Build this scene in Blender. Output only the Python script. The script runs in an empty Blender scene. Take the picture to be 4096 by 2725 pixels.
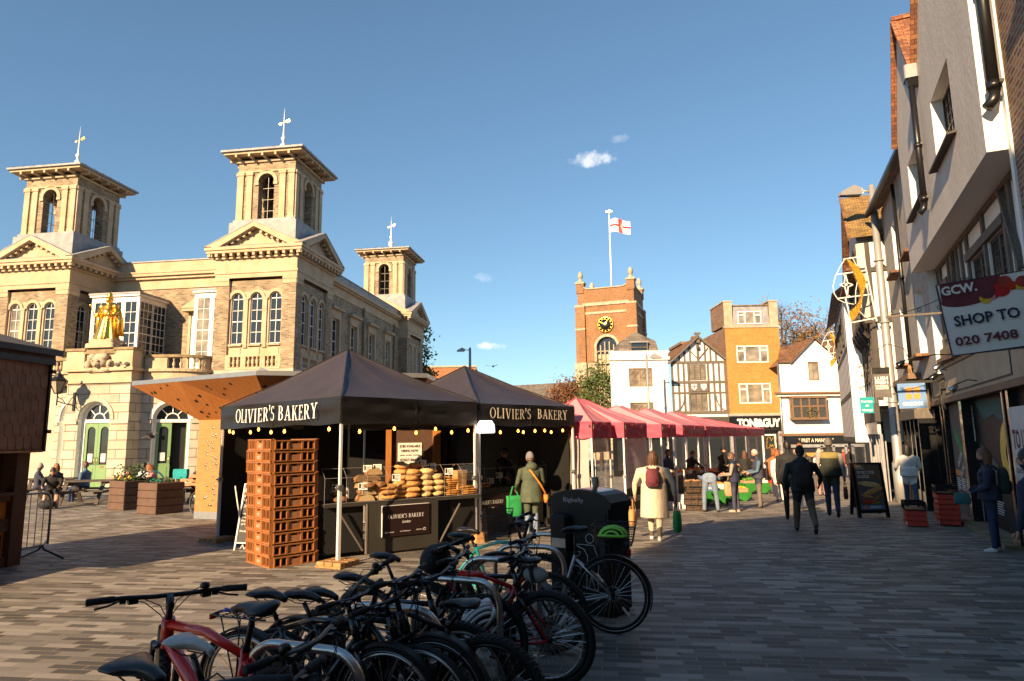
import bpy, math, random
import numpy as np
from mathutils import Vector, Matrix
R = math.radians
random.seed(11)
sc = bpy.context.scene
COL = sc.collection
V = Vector
def T(x=0, y=0, z=0): return Matrix.Translation((x, y, z))
def RZ(a): return Matrix.Rotation(a, 4, 'Z')
def RX(a): return Matrix.Rotation(a, 4, 'X')
def RY(a): return Matrix.Rotation(a, 4, 'Y')
def lerp(a, b, t): return a + (b - a) * t
MATS = {}
CAMH, FPX, PITCH, ROLL = 1.9, 2640.0, R(8.5), 0.0137
def ground(px, py, z=0.0):
    """point of the real ground (or of height z) seen at a photo pixel"""
    x = (px - 2048) / FPX; y = -(py - 1362.5) / FPX
    X = x + ROLL * y; Y = y - ROLL * x
    d = V((X, math.cos(PITCH) - Y * math.sin(PITCH), math.sin(PITCH) + Y * math.cos(PITCH)))
    t = (z - CAMH) / d.z
    return V((0, 0, CAMH)) + d * t
def gz(x, y):
    """height of the ground: the street falls gently away beyond the stalls"""
    return -.024*max(0., min(1., (x+7)/9.))*max(0., min(y, 60.)-13)
def groundS(px, py, z=0.0):
    h = 0.0
    for _ in range(6): P = ground(px, py, z+h); h = gz(P.x, P.y)
    return P
def at(px, py, Y):
    x = (px - 2048) / FPX; y = -(py - 1362.5) / FPX
    X = x + ROLL * y; Y_ = y - ROLL * x
    d = V((X, math.cos(PITCH) - Y_ * math.sin(PITCH), math.sin(PITCH) + Y_ * math.cos(PITCH)))
    return V((0, 0, CAMH)) + d * (Y/d.y)
_glyph_cache = {}
def text_mesh(s, bold=0.0, spacing=1.0):
    k = (s, bold, spacing)
    if k in _glyph_cache: return _glyph_cache[k]
    cu = bpy.data.curves.new('lettering', 'FONT'); cu.body = s; cu.size = 1.0
    cu.offset = bold; cu.resolution_u = 2; cu.space_character = spacing
    ob = bpy.data.objects.new('lettering', cu); COL.objects.link(ob)
    dg = bpy.context.evaluated_depsgraph_get()
    me = bpy.data.meshes.new_from_object(ob.evaluated_get(dg))
    vs = [v.co.copy() for v in me.vertices]; fs = [tuple(p.vertices) for p in me.polygons]
    bpy.data.objects.remove(ob); bpy.data.curves.remove(cu); bpy.data.meshes.remove(me)
    xs = [v.x for v in vs]; ys = [v.y for v in vs]
    w = (min(xs), max(xs)); h = (min(ys), max(ys))
    _glyph_cache[k] = (vs, fs, w, h)
    return _glyph_cache[k]
# serif capitals, each a list of polygons in a box one unit high
def _st(x, t=.13, y0=0., y1=1., s=.13):
    return [[(x-t/2, y0), (x+t/2, y0), (x+t/2, y1), (x-t/2, y1)], [(x-s, y0), (x+s, y0), (x+s, y0+.05), (x-s, y0+.05)],
            [(x-s, y1-.05), (x+s, y1-.05), (x+s, y1), (x-s, y1)]]
def _ln(a, b, t):
    (x0, y0), (x1, y1) = a, b
    return [[(x0-t/2, y0), (x0+t/2, y0), (x1+t/2, y1), (x1-t/2, y1)]]
def _hb(x0, x1, y, t=.05): return [[(x0, y-t/2), (x1, y-t/2), (x1, y+t/2), (x0, y+t/2)]]
def _arc(cx, cy, rx, ry, a0, a1, tx=.13, ty=.045, n=14):
    o = []
    for i in range(n):
        q = [lerp(a0, a1, i/n), lerp(a0, a1, (i+1)/n)]
        P = [(cx+rx*math.cos(a), cy+ry*math.sin(a)) for a in q] + [(cx+(rx-tx)*math.cos(a), cy+(ry-ty)*math.sin(a)) for a in reversed(q)]
        o.append(P)
    return o
pi = math.pi
SERIF = {
 'O': (.84, _arc(.42, .5, .4, .52, 0, 2*pi, .13, .045, 22)),
 'L': (.62, _st(.18)+_hb(.18, .58, .025)+_ln((.57, 0), (.6, .25), .05)),
 'I': (.38, _st(.19)),
 'V': (.8, _ln((.4, 0), (.14, 1), .13)+_ln((.42, 0), (.68, 1), .06)+_hb(.02, .3, .975)+_hb(.55, .8, .975)),
 'E': (.66, _st(.18)+_hb(.18, .58, .025)+_hb(.18, .56, .975)+_hb(.18, .46, .52)+_ln((.59, 0), (.61, .24), .05)+_ln((.57, 1), (.58, .78), .05)+_ln((.46, .42), (.46, .62), .04)),
 'R': (.78, _st(.18)+_arc(.3, .74, .34, .26, -pi/2, pi/2, .13, .045)+_hb(.18, .32, .975)+_hb(.18, .32, .5)+_ln((.68, 0), (.4, .5), .13)+_hb(.6, .8, .025)),
 'S': (.56, _arc(.27, .74, .22, .27, .25*pi, 1.45*pi, .1, .05)+_arc(.27, .26, .24, .28, -.75*pi, .5*pi, .1, .05)+_ln((.2, .5), (.3, .54), .12)+_ln((.44, .8), (.46, 1), .04)+_ln((.05, .2), (.04, 0), .04)),
 'B': (.7, _st(.18)+_arc(.28, .75, .3, .25, -pi/2, pi/2, .12, .045)+_arc(.28, .26, .36, .27, -pi/2, pi/2, .13, .045)+_hb(.18, .3, .975)+_hb(.18, .3, .52)+_hb(.18, .3, .02)),
 'A': (.8, _ln((.14, 0), (.4, 1), .06)+_ln((.66, 0), (.4, 1), .13)+_hb(.25, .57, .34)+_hb(.02, .26, .025)+_hb(.52, .8, .025)),
 'K': (.8, _st(.18)+_ln((.24, .42), (.6, 1), .06)+_ln((.64, 0), (.36, .6), .13)+_hb(.5, .74, .975)+_hb(.54, .8, .025)),
 'Y': (.76, _st(.38, .13, 0, .5)[:2]+_ln((.38, .46), (.14, 1), .13)+_ln((.4, .46), (.62, 1), .06)+_hb(.02, .28, .975)+_hb(.5, .74, .975)),
 "'": (.26, [[(.08, .84), (.19, .84), (.19, 1.12), (.05, 1.12)], [(.08, .84), (.19, .84), (.06, .66)]]), ' ': (.34, [])}

class MB:
    """collects shapes and links them as ONE mesh object"""
    def __init__(s, M=None):
        s.v = []; s.f = []; s.mi = []; s.sm = []; s.mn = []; s.cm = 0; s.M = M.copy() if M else Matrix()
    def m(s, name):
        if name not in s.mn: s.mn.append(name)
        s.cm = s.mn.index(name); return s
    def add(s, vs, fs, smooth=False):
        o = len(s.v); M = s.M; flip = M.determinant() < 0
        s.v.extend([tuple(M @ V(p)) for p in vs])
        for f in fs:
            f = [i + o for i in f]
            s.f.append(f[::-1] if flip else f); s.mi.append(s.cm); s.sm.append(smooth)
        return s
    def box(s, x0, x1, y0, y1, z0, z1):
        if x0 > x1: x0, x1 = x1, x0
        if y0 > y1: y0, y1 = y1, y0
        if z0 > z1: z0, z1 = z1, z0
        return s.add([(x0,y0,z0),(x1,y0,z0),(x1,y1,z0),(x0,y1,z0),(x0,y0,z1),(x1,y0,z1),(x1,y1,z1),(x0,y1,z1)],
            [(0,3,2,1),(4,5,6,7),(0,1,5,4),(1,2,6,5),(2,3,7,6),(3,0,4,7)])
    def cb(s, c, d): return s.box(c[0]-d[0]/2, c[0]+d[0]/2, c[1]-d[1]/2, c[1]+d[1]/2, c[2]-d[2]/2, c[2]+d[2]/2)
    def ob(s, c, d, M):
        k = s.M; s.M = k @ T(*c) @ M; s.cb((0,0,0), d); s.M = k; return s
    def rbox(s, x0, x1, y0, y1, z0, z1, b=.02):
        """box with chamfered vertical and top edges"""
        def ring(z, i): return [(x0+b+i,y0+i,z),(x1-b-i,y0+i,z),(x1-i,y0+b+i,z),(x1-i,y1-b-i,z),(x1-b-i,y1-i,z),(x0+b+i,y1-i,z),(x0+i,y1-b-i,z),(x0+i,y0+b+i,z)]
        vs = ring(z0, 0) + ring(z1-b, 0) + ring(z1, b*.7)
        fs = [tuple(range(7,-1,-1)), tuple(range(16,24))]
        for k in (0, 8):
            for i in range(8): fs.append((k+i, k+(i+1)%8, k+8+(i+1)%8, k+8+i))
        return s.add(vs, fs)
    def beam(s, p, q, w, h, up=(0,0,1)):
        p, q = V(p), V(q); d = (q-p); L = d.length
        if L < 1e-6: return s
        d /= L; u = V(up)
        if abs(d.dot(u)) > .98: u = V((0,1,0)) if abs(d.y) < .9 else V((1,0,0))
        a = d.cross(u).normalized(); b = a.cross(d)
        vs = []
        for c in (p, q):
            for i, j in ((-1,-1),(1,-1),(1,1),(-1,1)): vs.append(c + a*(i*w/2) + b*(j*h/2))
        return s.add(vs, [(0,3,2,1),(4,5,6,7),(0,1,5,4),(1,2,6,5),(2,3,7,6),(3,0,4,7)][::1])
    def tube(s, pts, r, n=8, closed=False, cap=True, sy=1.0):
        pts = [V(p) for p in pts]; N = len(pts)
        rr = r if isinstance(r, (list, tuple)) else [r]*N
        tang = []
        for i in range(N):
            if closed: t = pts[(i+1) % N] - pts[i-1]
            else: t = pts[min(i+1, N-1)] - pts[max(i-1, 0)]
            tang.append(t.normalized() if t.length > 1e-9 else V((0,0,1)))
        t0 = tang[0]; u = V((0,0,1)) if abs(t0.z) < .9 else V((0,1,0))
        a = (u - t0*u.dot(t0)).normalized(); vs = []
        for i in range(N):
            t = tang[i]; a = (a - t*a.dot(t))
            a = a.normalized() if a.length > 1e-6 else t.orthogonal().normalized()
            b = t.cross(a)
            for k in range(n):
                q = 2*pi*k/n
                vs.append(pts[i] + a*(math.cos(q)*rr[i]) + b*(math.sin(q)*rr[i]*sy))
        fs = []
        for i in range(N if closed else N-1):
            j = (i+1) % N
            for k in range(n): fs.append((i*n+k, i*n+(k+1)%n, j*n+(k+1)%n, j*n+k))
        if cap and not closed: fs += [tuple(range(n-1,-1,-1)), tuple(range((N-1)*n, N*n))]
        return s.add(vs, fs, n > 5)
    def cyl(s, p, q, r, r2=None, n=12): return s.tube([p, q], [r, r if r2 is None else r2], n)
    def lathe(s, prof, c=(0,0,0), n=16, a0=0., a1=2*pi, smooth=True, M=None, cap=True):
        k = s.M; s.M = k @ T(*c) @ (M or Matrix())
        full = abs(a1-a0-2*pi) < 1e-6; m = n if full else n+1
        vs = []
        for (r, z) in prof:
            for i in range(m):
                a = a0 + (a1-a0)*i/n; vs.append((r*math.cos(a), r*math.sin(a), z))
        fs = []
        for j in range(len(prof)-1):
            for i in range(n):
                i2 = (i+1) % m; fs.append((j*m+i, j*m+i2, (j+1)*m+i2, (j+1)*m+i))
        s.add(vs, fs, smooth)
        if full and cap:
            for j, rev in ((0, True), (len(prof)-1, False)):
                if prof[j][0] > 1e-4:
                    ring = [vs[j*m+i] for i in range(m)]
                    s.add(ring, [tuple(range(m-1,-1,-1)) if rev else tuple(range(m))])
        s.M = k; return s
    def ell(s, c, r, nu=12, nv=8, M=None, smooth=True):
        r = (r, r, r) if not isinstance(r, (tuple, list)) else r
        k = s.M; s.M = k @ T(*c) @ (M or Matrix()) @ Matrix.Diagonal((r[0], r[1], r[2], 1))
        vs = [(0,0,-1)]
        for j in range(1, nv):
            z = -math.cos(pi*j/nv); q = math.sin(pi*j/nv)
            vs += [(q*math.cos(2*pi*i/nu), q*math.sin(2*pi*i/nu), z) for i in range(nu)]
        vs.append((0,0,1)); L = len(vs)-1; fs = []
        for i in range(nu):
            fs.append((0, 1+(i+1)%nu, 1+i)); fs.append((L, L-nu+i, L-nu+(i+1)%nu))
        for j in range(nv-2):
            for i in range(nu): fs.append((1+j*nu+i, 1+j*nu+(i+1)%nu, 1+(j+1)*nu+(i+1)%nu, 1+(j+1)*nu+i))
        s.add(vs, fs, smooth); s.M = k; return s
    def loft(s, rings, smooth=True, cap=True):
        n = len(rings[0]); vs = [p for r in rings for p in r]; fs = []
        for j in range(len(rings)-1):
            for i in range(n): fs.append((j*n+i, j*n+(i+1)%n, (j+1)*n+(i+1)%n, (j+1)*n+i))
        if cap: fs += [tuple(range(n-1,-1,-1)), tuple(range((len(rings)-1)*n, len(rings)*n))]
        return s.add(vs, fs, smooth)
    def poly(s, pts): return s.add(pts, [tuple(range(len(pts)))])
    def prism(s, pts, vec):
        n = len(pts); vec = V(vec); a = [V(p) for p in pts]; b = [p+vec for p in a]
        nrm = V((0,0,0))
        for i in range(n): nrm += a[i].cross(a[(i+1) % n])
        if nrm.dot(vec) > 0: a.reverse(); b.reverse()
        return s.add(a+b, [tuple(range(n)), tuple(range(2*n-1, n-1, -1))] + [(i, n+i, n+(i+1)%n, (i+1)%n) for i in range(n)])
    def grid(s, fn, nu, nv, smooth=True):
        vs = [fn(i/nu, j/nv) for j in range(nv+1) for i in range(nu+1)]
        return s.add(vs, [(j*(nu+1)+i, j*(nu+1)+i+1, (j+1)*(nu+1)+i+1, (j+1)*(nu+1)+i) for j in range(nv) for i in range(nu)], smooth)
    def text(s, txt, h, org, ux=(1,0,0), uz=(0,0,1), align='c', bold=0.0, width=None, spacing=1.0, fn=None):
        """lettering in the plane ux/uz, cap height h"""
        vs, fs, w, hh = text_mesh(txt, bold, spacing)
        k = h/.73; ux, uz, org = V(ux), V(uz), V(org)
        kx = k if width is None else width/(w[1]-w[0])
        off = {'c': (w[0]+w[1])/2, 'l': w[0], 'r': w[1]}[align]
        P = [org + ux*((v.x-off)*kx) + uz*(v.y*k) for v in vs]
        if fn: P = [fn(p) for p in P]
        return s.add(P, fs)
    def serif(s, txt, h, org, ux=(1,0,0), uz=(0,0,1), width=None, fn=None):
        tot = sum(SERIF[c][0]+.09 for c in txt); k = h if width is None else width/tot
        x = -tot/2; ux, uz, org = V(ux), V(uz), V(org)
        for c in txt:
            w, ps = SERIF[c]
            for p in ps:
                P = [org + ux*((x+a)*k) + uz*(b*h) for a, b in p]
                if fn: P = [fn(q) for q in P]
                s.add(P, [tuple(range(len(P)))])
            x += w+.09
        return s
    def build(s, name, parent=None, loc=None, rot=None, label=None, cat=None, group=None, kind=None, smooth_all=False):
        me = bpy.data.meshes.new(name)
        me.from_pydata(s.v, [], s.f)
        for n in s.mn: me.materials.append(MATS[n])
        N = len(s.f)
        if N:
            me.polygons.foreach_set('material_index', np.array(s.mi, dtype=np.int32))
            me.polygons.foreach_set('use_smooth', np.array(s.sm, dtype=bool))
            uv = me.uv_layers.new(name='UVMap')
            nl = len(me.loops); vi = np.empty(nl, np.int32); me.loops.foreach_get('vertex_index', vi)
            co = np.empty(len(me.vertices)*3, np.float32); me.vertices.foreach_get('co', co); co = co.reshape(-1, 3)
            nr = np.empty(N*3, np.float32); me.polygons.foreach_get('normal', nr); nr = nr.reshape(-1, 3)
            lt = np.empty(N, np.int32); me.polygons.foreach_get('loop_total', lt)
            fi = np.repeat(np.arange(N), lt); n = nr[fi]; p = co[vi]
            flat = np.abs(n[:, 2]) > .92
            tx = -n[:, 1]; ty = n[:, 0]; L = np.sqrt(tx*tx+ty*ty)+1e-9; tx /= L; ty /= L
            # b = n x t
            bx = n[:, 1]*0 - n[:, 2]*ty; by = n[:, 2]*tx - n[:, 0]*0; bz = n[:, 0]*ty - n[:, 1]*tx
            u = np.where(flat, p[:, 0], p[:, 0]*tx+p[:, 1]*ty)
            w = np.where(flat, p[:, 1], p[:, 0]*bx+p[:, 1]*by+p[:, 2]*bz)
            uv.data.foreach_set('uv', np.stack([u, w], 1).astype(np.float32).ravel())
        me.validate(); me.update()
        ob = bpy.data.objects.new(name, me); COL.objects.link(ob)
        if parent is not None: ob.parent = parent
        if loc is not None: ob.location = loc
        if rot is not None: ob.rotation_euler = rot if isinstance(rot, tuple) else (0, 0, rot)
        tag(ob, label, cat, group, kind)
        return ob
def tag(o, label=None, cat=None, group=None, kind=None):
    if label: o['label'] = label
    if cat: o['category'] = cat
    if group: o['group'] = group
    if kind: o['kind'] = kind
    return o
def thing(name, label, cat, loc=(0,0,0), rz=0.0, group=None, rot=None):
    o = bpy.data.objects.new(name, None); COL.objects.link(o); o.empty_display_size = .1
    o.location = loc; o.rotation_euler = rot if rot else (0, 0, rz)
    return tag(o, label, cat, group)
def kids(o): return [c for c in bpy.data.objects if c.parent == o]
def copy_tree(o, parent=None, loc=None, rot=None, label=None, group=None):
    c = o.copy(); COL.objects.link(c)
    if parent is not None: c.parent = parent
    if loc is not None: c.location = loc
    if rot is not None: c.rotation_euler = rot if isinstance(rot, tuple) else (0, 0, rot)
    if label: c['label'] = label
    if group: c['group'] = group
    for ch in kids(o): copy_tree(ch, c)
    return c

# ---------- materials ----------
def mat(name, col, rough=.6, metal=0., var=.18, scale=6., col2=None, bump=0., bscale=40., spec=.5, emis=0., ecol=None, stretch=None, det=4., trans=0., coat=0., sheen=0.):
    m = bpy.data.materials.new(name); m.use_nodes = True; nt = m.node_tree; N = nt.nodes; L = nt.links
    b = N['Principled BSDF']; MATS[name] = m
    b.inputs['Roughness'].default_value = rough; b.inputs['Metallic'].default_value = metal
    b.inputs['Specular IOR Level'].default_value = spec
    c1 = (*col, 1); c2 = (*(col2 if col2 else [c*(1-var) for c in col]), 1)
    tc = N.new('ShaderNodeTexCoord'); out = tc.outputs['Object']
    if stretch:
        mp = N.new('ShaderNodeMapping'); mp.inputs['Scale'].default_value = stretch; L.new(out, mp.inputs['Vector']); out = mp.outputs['Vector']
    if var > 0 or col2:
        nz = N.new('ShaderNodeTexNoise'); nz.inputs['Scale'].default_value = scale; nz.inputs['Detail'].default_value = det
        L.new(out, nz.inputs['Vector'])
        cr = N.new('ShaderNodeValToRGB'); cr.color_ramp.elements[0].position = .32; cr.color_ramp.elements[1].position = .68
        cr.color_ramp.elements[0].color = c1; cr.color_ramp.elements[1].color = c2
        L.new(nz.outputs['Fac'], cr.inputs['Fac']); L.new(cr.outputs['Color'], b.inputs['Base Color'])
        mr = N.new('ShaderNodeMapRange'); mr.inputs['To Min'].default_value = max(.02, rough-.08); mr.inputs['To Max'].default_value = min(1, rough+.08)
        L.new(nz.outputs['Fac'], mr.inputs['Value']); L.new(mr.outputs['Result'], b.inputs['Roughness'])
    else: b.inputs['Base Color'].default_value = c1
    if bump:
        n2 = N.new('ShaderNodeTexNoise'); n2.inputs['Scale'].default_value = bscale; n2.inputs['Detail'].default_value = 4
        L.new(out, n2.inputs['Vector']); bp = N.new('ShaderNodeBump'); bp.inputs['Strength'].default_value = bump; bp.inputs['Distance'].default_value = .02
        L.new(n2.outputs['Fac'], bp.inputs['Height']); L.new(bp.outputs['Normal'], b.inputs['Normal'])
    if emis:
        b.inputs['Emission Color'].default_value = (*(ecol or col), 1); b.inputs['Emission Strength'].default_value = emis
    if coat: b.inputs['Coat Weight'].default_value = coat; b.inputs['Coat Roughness'].default_value = .1
    if sheen: b.inputs['Sheen Weight'].default_value = sheen
    return m
def brickmat(name, cols, mortar, bw=.225, bh=.075, ms=.01, rough=.85, bump=.5, dirt=.25, off=.5, dscale=1.2, rotz=0., loc=(0,0,0), dirtcol=None, sq=1.0):
    """courses of bricks, setts or tiles in metres; every unit takes one of several tones"""
    m = bpy.data.materials.new(name); m.use_nodes = True; nt = m.node_tree; N = nt.nodes; L = nt.links
    b = N['Principled BSDF']; MATS[name] = m; b.inputs['Roughness'].default_value = rough
    tc = N.new('ShaderNodeTexCoord'); mp = N.new('ShaderNodeMapping'); mp.inputs['Rotation'].default_value = (0, 0, rotz); mp.inputs['Location'].default_value = loc
    L.new(tc.outputs['UV'], mp.inputs['Vector'])
    br = N.new('ShaderNodeTexBrick'); L.new(mp.outputs['Vector'], br.inputs['Vector'])
    br.inputs['Scale'].default_value = 1; br.inputs['Brick Width'].default_value = bw; br.inputs['Row Height'].default_value = bh
    br.inputs['Mortar Size'].default_value = ms; br.inputs['Mortar Smooth'].default_value = .2; br.inputs['Bias'].default_value = 0
    br.offset = off; br.squash = sq
    br.inputs['Color1'].default_value = (0,0,0,1); br.inputs['Color2'].default_value = (1,1,1,1); br.inputs['Mortar'].default_value = (.5,.5,.5,1)
    cr = N.new('ShaderNodeValToRGB'); cr.color_ramp.interpolation = 'CONSTANT'
    els = cr.color_ramp.elements
    while len(els) < len(cols): els.new(.5)
    for i, c in enumerate(cols): els[i].position = i/len(cols); els[i].color = (*c, 1)
    L.new(br.outputs['Color'], cr.inputs['Fac'])
    nz = N.new('ShaderNodeTexNoise'); nz.inputs['Scale'].default_value = dscale; nz.inputs['Detail'].default_value = 6; L.new(tc.outputs['Object'], nz.inputs['Vector'])
    rg = N.new('ShaderNodeMapRange'); rg.inputs['From Min'].default_value = .3; rg.inputs['From Max'].default_value = .7
    rg.inputs['To Min'].default_value = 1-dirt; rg.inputs['To Max'].default_value = 1+dirt*.5; L.new(nz.outputs['Fac'], rg.inputs['Value'])
    n3 = N.new('ShaderNodeTexNoise'); n3.inputs['Scale'].default_value = 60; n3.inputs['Detail'].default_value = 3; L.new(tc.outputs['Object'], n3.inputs['Vector'])
    r3 = N.new('ShaderNodeMapRange'); r3.inputs['To Min'].default_value = .8; r3.inputs['To Max'].default_value = 1.2; L.new(n3.outputs['Fac'], r3.inputs['Value'])
    mu = N.new('ShaderNodeMath'); mu.operation = 'MULTIPLY'; L.new(rg.outputs['Result'], mu.inputs[0]); L.new(r3.outputs['Result'], mu.inputs[1])
    mx = N.new('ShaderNodeMix'); mx.data_type = 'RGBA'; mx.inputs['B'].default_value = (*mortar, 1)
    L.new(br.outputs['Fac'], mx.inputs['Factor']); L.new(cr.outputs['Color'], mx.inputs['A'])
    vm = N.new('ShaderNodeVectorMath'); vm.operation = 'SCALE'; L.new(mx.outputs['Result'], vm.inputs[0]); L.new(mu.outputs[0], vm.inputs['Scale'])
    L.new(vm.outputs[0], b.inputs['Base Color'])
    if bump:
        iv = N.new('ShaderNodeMath'); iv.operation = 'SUBTRACT'; iv.inputs[0].default_value = 1; L.new(br.outputs['Fac'], iv.inputs[1])
        ad = N.new('ShaderNodeMath'); ad.operation = 'MULTIPLY_ADD'; ad.inputs[1].default_value = .35; L.new(n3.outputs['Fac'], ad.inputs[0]); L.new(iv.outputs[0], ad.inputs[2])
        bp = N.new('ShaderNodeBump'); bp.inputs['Strength'].default_value = bump; bp.inputs['Distance'].default_value = .012
        L.new(ad.outputs[0], bp.inputs['Height']); L.new(bp.outputs['Normal'], b.inputs['Normal'])
    return m
def glassmat(name, tint=(.95, .97, .98), alpha=.1, rough=.02):
    m = bpy.data.materials.new(name); m.use_nodes = True; nt = m.node_tree; N = nt.nodes; L = nt.links
    MATS[name] = m; N.remove(N['Principled BSDF'])
    tr = N.new('ShaderNodeBsdfTransparent'); tr.inputs['Color'].default_value = (*tint, 1)
    gl = N.new('ShaderNodeBsdfGlossy'); gl.inputs['Roughness'].default_value = rough
    fr = N.new('ShaderNodeLayerWeight'); fr.inputs['Blend'].default_value = .3
    pw = N.new('ShaderNodeMath'); pw.operation = 'POWER'; pw.inputs[1].default_value = 3.5; L.new(fr.outputs['Facing'], pw.inputs[0])
    ad = N.new('ShaderNodeMath'); ad.operation = 'MULTIPLY_ADD'; ad.inputs[1].default_value = .5; ad.inputs[2].default_value = alpha*.3; L.new(pw.outputs[0], ad.inputs[0])
    mx = N.new('ShaderNodeMixShader'); L.new(ad.outputs[0], mx.inputs[0]); L.new(tr.outputs[0], mx.inputs[1]); L.new(gl.outputs[0], mx.inputs[2])
    L.new(mx.outputs[0], N['Material Output'].inputs['Surface'])
    return m
# colours: real-world base colours (linear)
mat('stone', (.5,.4,.275), .85, var=.2, scale=1.6, col2=(.41,.31,.2), bump=.12, bscale=30)
mat('stone_pale', (0.448,0.385,0.296), .85, scale=2.2, col2=(0.323,0.26,0.179), bump=.15, bscale=25)
mat('stone_portland', (0.484,0.431,0.359), .85, scale=1.4, col2=(0.376,0.323,0.251), bump=.1, bscale=30)
mat('stone_dirty', (.3,.23,.13), .9, scale=3, col2=(.16,.12,.07), bump=.2)
mat('lead', (.3,.31,.33), .6, scale=3, col2=(.2,.2,.21), bump=.1, bscale=12)
mat('white_paint', (.8,.79,.76), .45, var=.06)
mat('white_wall', (.78,.77,.74), .75, var=.06, scale=.8, bump=.05, bscale=18)
mat('render_wall', (.55,.51,.46), .9, col2=(.48,.445,.4), scale=1.6, stretch=(1,1,.55), bump=.35, bscale=14)
mat('roughcast', (0.391,0.365,0.332), .95, col2=(0.306,0.281,0.246), scale=5, bump=1., bscale=28)
mat('dark_glass', (.02,.025,.03), .04, var=0, spec=.7)
mat('sky_glass', (.12,.16,.2), .03, var=0, spec=1., metal=.6)
mat('curtain_glass', (.33,.29,.22), .08, col2=(.1,.09,.08), scale=1.7, spec=.6)
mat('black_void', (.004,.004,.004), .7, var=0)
mat('timber_black', (.045,.04,.036), .8, col2=(.075,.065,.055), scale=5, stretch=(6,6,1), bump=.3)
mat('timber_grey', (.16,.135,.115), .85, col2=(.1,.085,.07), scale=5, stretch=(6,6,1), bump=.3)
mat('timber_brown', (.22,.13,.07), .7, col2=(.14,.08,.045), scale=5, stretch=(5,5,1), bump=.2)
mat('green_paint', (.17,.3,.13), .4, var=.1)
mat('gold', (.95,.55,.1), .28, 1., var=.15, scale=9, bump=.25, bscale=14)
mat('gold_tinsel', (.75,.42,.04), .35, .7, scale=60, col2=(.3,.15,.01), bump=1., bscale=90)
mat('black_metal', (.009,.009,.0095), .35, var=.1)
mat('black_plastic', (.007,.007,.0075), .5, spec=.3, var=.2, scale=20)
mat('black_rubber', (.009,.009,.009), .75, var=.25, scale=30, bump=.2, bscale=120)
mat('tread_rubber', (.03,.028,.026), .85, scale=40, col2=(.055,.048,.04), bump=1., bscale=55)
mat('steel', (.55,.53,.51), .3, 1., var=.15, scale=14)
mat('galvanised', (.42,.43,.44), .42, .85, scale=7, col2=(.32,.33,.34))
mat('alu', (.72,.71,.69), .4, 0, var=.08)
mat('lamp_grey', (.34,.34,.335), .45, .3, var=.1)
mat('chrome', (.7,.7,.7), .12, 1., var=0)
mat('silver_paint', (.5,.51,.52), .3, .5, var=.05, coat=.5)
mat('red_paint', (.8,.02,.012), .25, 0, var=.06, coat=.6)
mat('dark_red_paint', (.5,.015,.02), .25, 0, var=.06, coat=.6)
mat('teal_paint', (.01,.35,.31), .28, 0, var=.08, coat=.6)
mat('black_paint', (.008,.008,.009), .25, 0, var=.1, coat=.5)
mat('blue_strap', (.01,.06,.4), .6, var=.1)
mat('saddle_black', (.011,.011,.013), .38, var=.15, scale=18, bump=.08, bscale=80)
mat('saddle_white', (.55,.54,.52), .45, col2=(.4,.39,.37), scale=9)
mat('grey_bag', (.3,.29,.27), .8, var=.2)
mat('reflector', (.75,.75,.72), .2, .3, var=0)
mat('red_lens', (.4,.01,.01), .15, var=0)
mat('orange_lens', (.8,.25,.02), .2, var=0)
mat('lime', (.25,.6,.06), .4, var=.1)
mat('helmet_white', (.7,.7,.69), .3, var=.05)
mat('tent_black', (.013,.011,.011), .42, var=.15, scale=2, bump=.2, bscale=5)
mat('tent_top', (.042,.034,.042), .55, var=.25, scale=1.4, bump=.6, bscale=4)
mat('tent_lining', (.3,.27,.23), .8, var=.15, bump=.2, bscale=5)
mat('pink_tent', (.93,.4,.46), .65, col2=(.86,.34,.4), scale=1.5, bump=.4, bscale=4)
mat('magenta_tent', (.74,.15,.23), .65, col2=(.64,.11,.19), scale=1.5, bump=.4, bscale=4)
mat('white_tarp', (.62,.6,.58), .6, var=.08, bump=.2, bscale=4)
mat('letter_white', (.8,.78,.74), .5, var=0)
mat('letter_cream', (.75,.66,.5), .5, var=0)
mat('letter_grey', (.34,.3,.31), .6, var=0)
mat('crate_brown', (.38,.155,.052), .45, col2=(.3,.115,.038), scale=6)
mat('crate_red', (.55,.05,.025), .6, var=.15)
mat('crate_orange', (.6,.16,.03), .6, var=.15)
mat('card', (.45,.29,.15), .8, var=.15)
mat('paper', (.68,.65,.6), .8, var=.06)
mat('sign_brown', (.018,.007,.006), .4, var=.1)
mat('board_dark', (.035,.032,.025), .6, col2=(.025,.022,.018), scale=2)
mat('slate_board', (.04,.04,.04), .7, var=.2)
mat('bread', (.66,.36,.12), .75, col2=(.5,.22,.06), scale=13, bump=.3, bscale=40)
mat('bread_pale', (.74,.53,.27), .8, col2=(.62,.38,.14), scale=11, bump=.3, bscale=40)
mat('bread_dark', (.36,.17,.06), .8, col2=(.1,.04,.018), scale=14, bump=.4, bscale=40)
mat('crumb', (.6,.43,.24), .85, col2=(.42,.27,.13), scale=40, bump=.3, bscale=60)
mat('pastry', (.7,.38,.1), .5, col2=(.45,.17,.03), scale=20)
mat('bulb_warm', (.8,.4,.1), .3, var=0, emis=5., ecol=(1., .36, .04))
mat('lamp_white', (.9,.9,.9), .4, var=0, emis=.6, ecol=(1,.97,.92))
glassmat('clear_glass')
glassmat('plastic_film', (.75,.73,.7), .3, .1)
mat('wood_ply', (0.426,0.205,0.0646), .55, col2=(0.35,0.152,0.0418), scale=3, stretch=(1,1,6), bump=.05)
mat('wood_orange', (0.425,0.17,0.0425), .45, col2=(0.34,0.119,0.0255), scale=3, stretch=(6,1,1), bump=.05)
mat('wood_pallet', (.43,.25,.1), .7, col2=(.28,.14,.05), scale=9, bump=.2)
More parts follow.
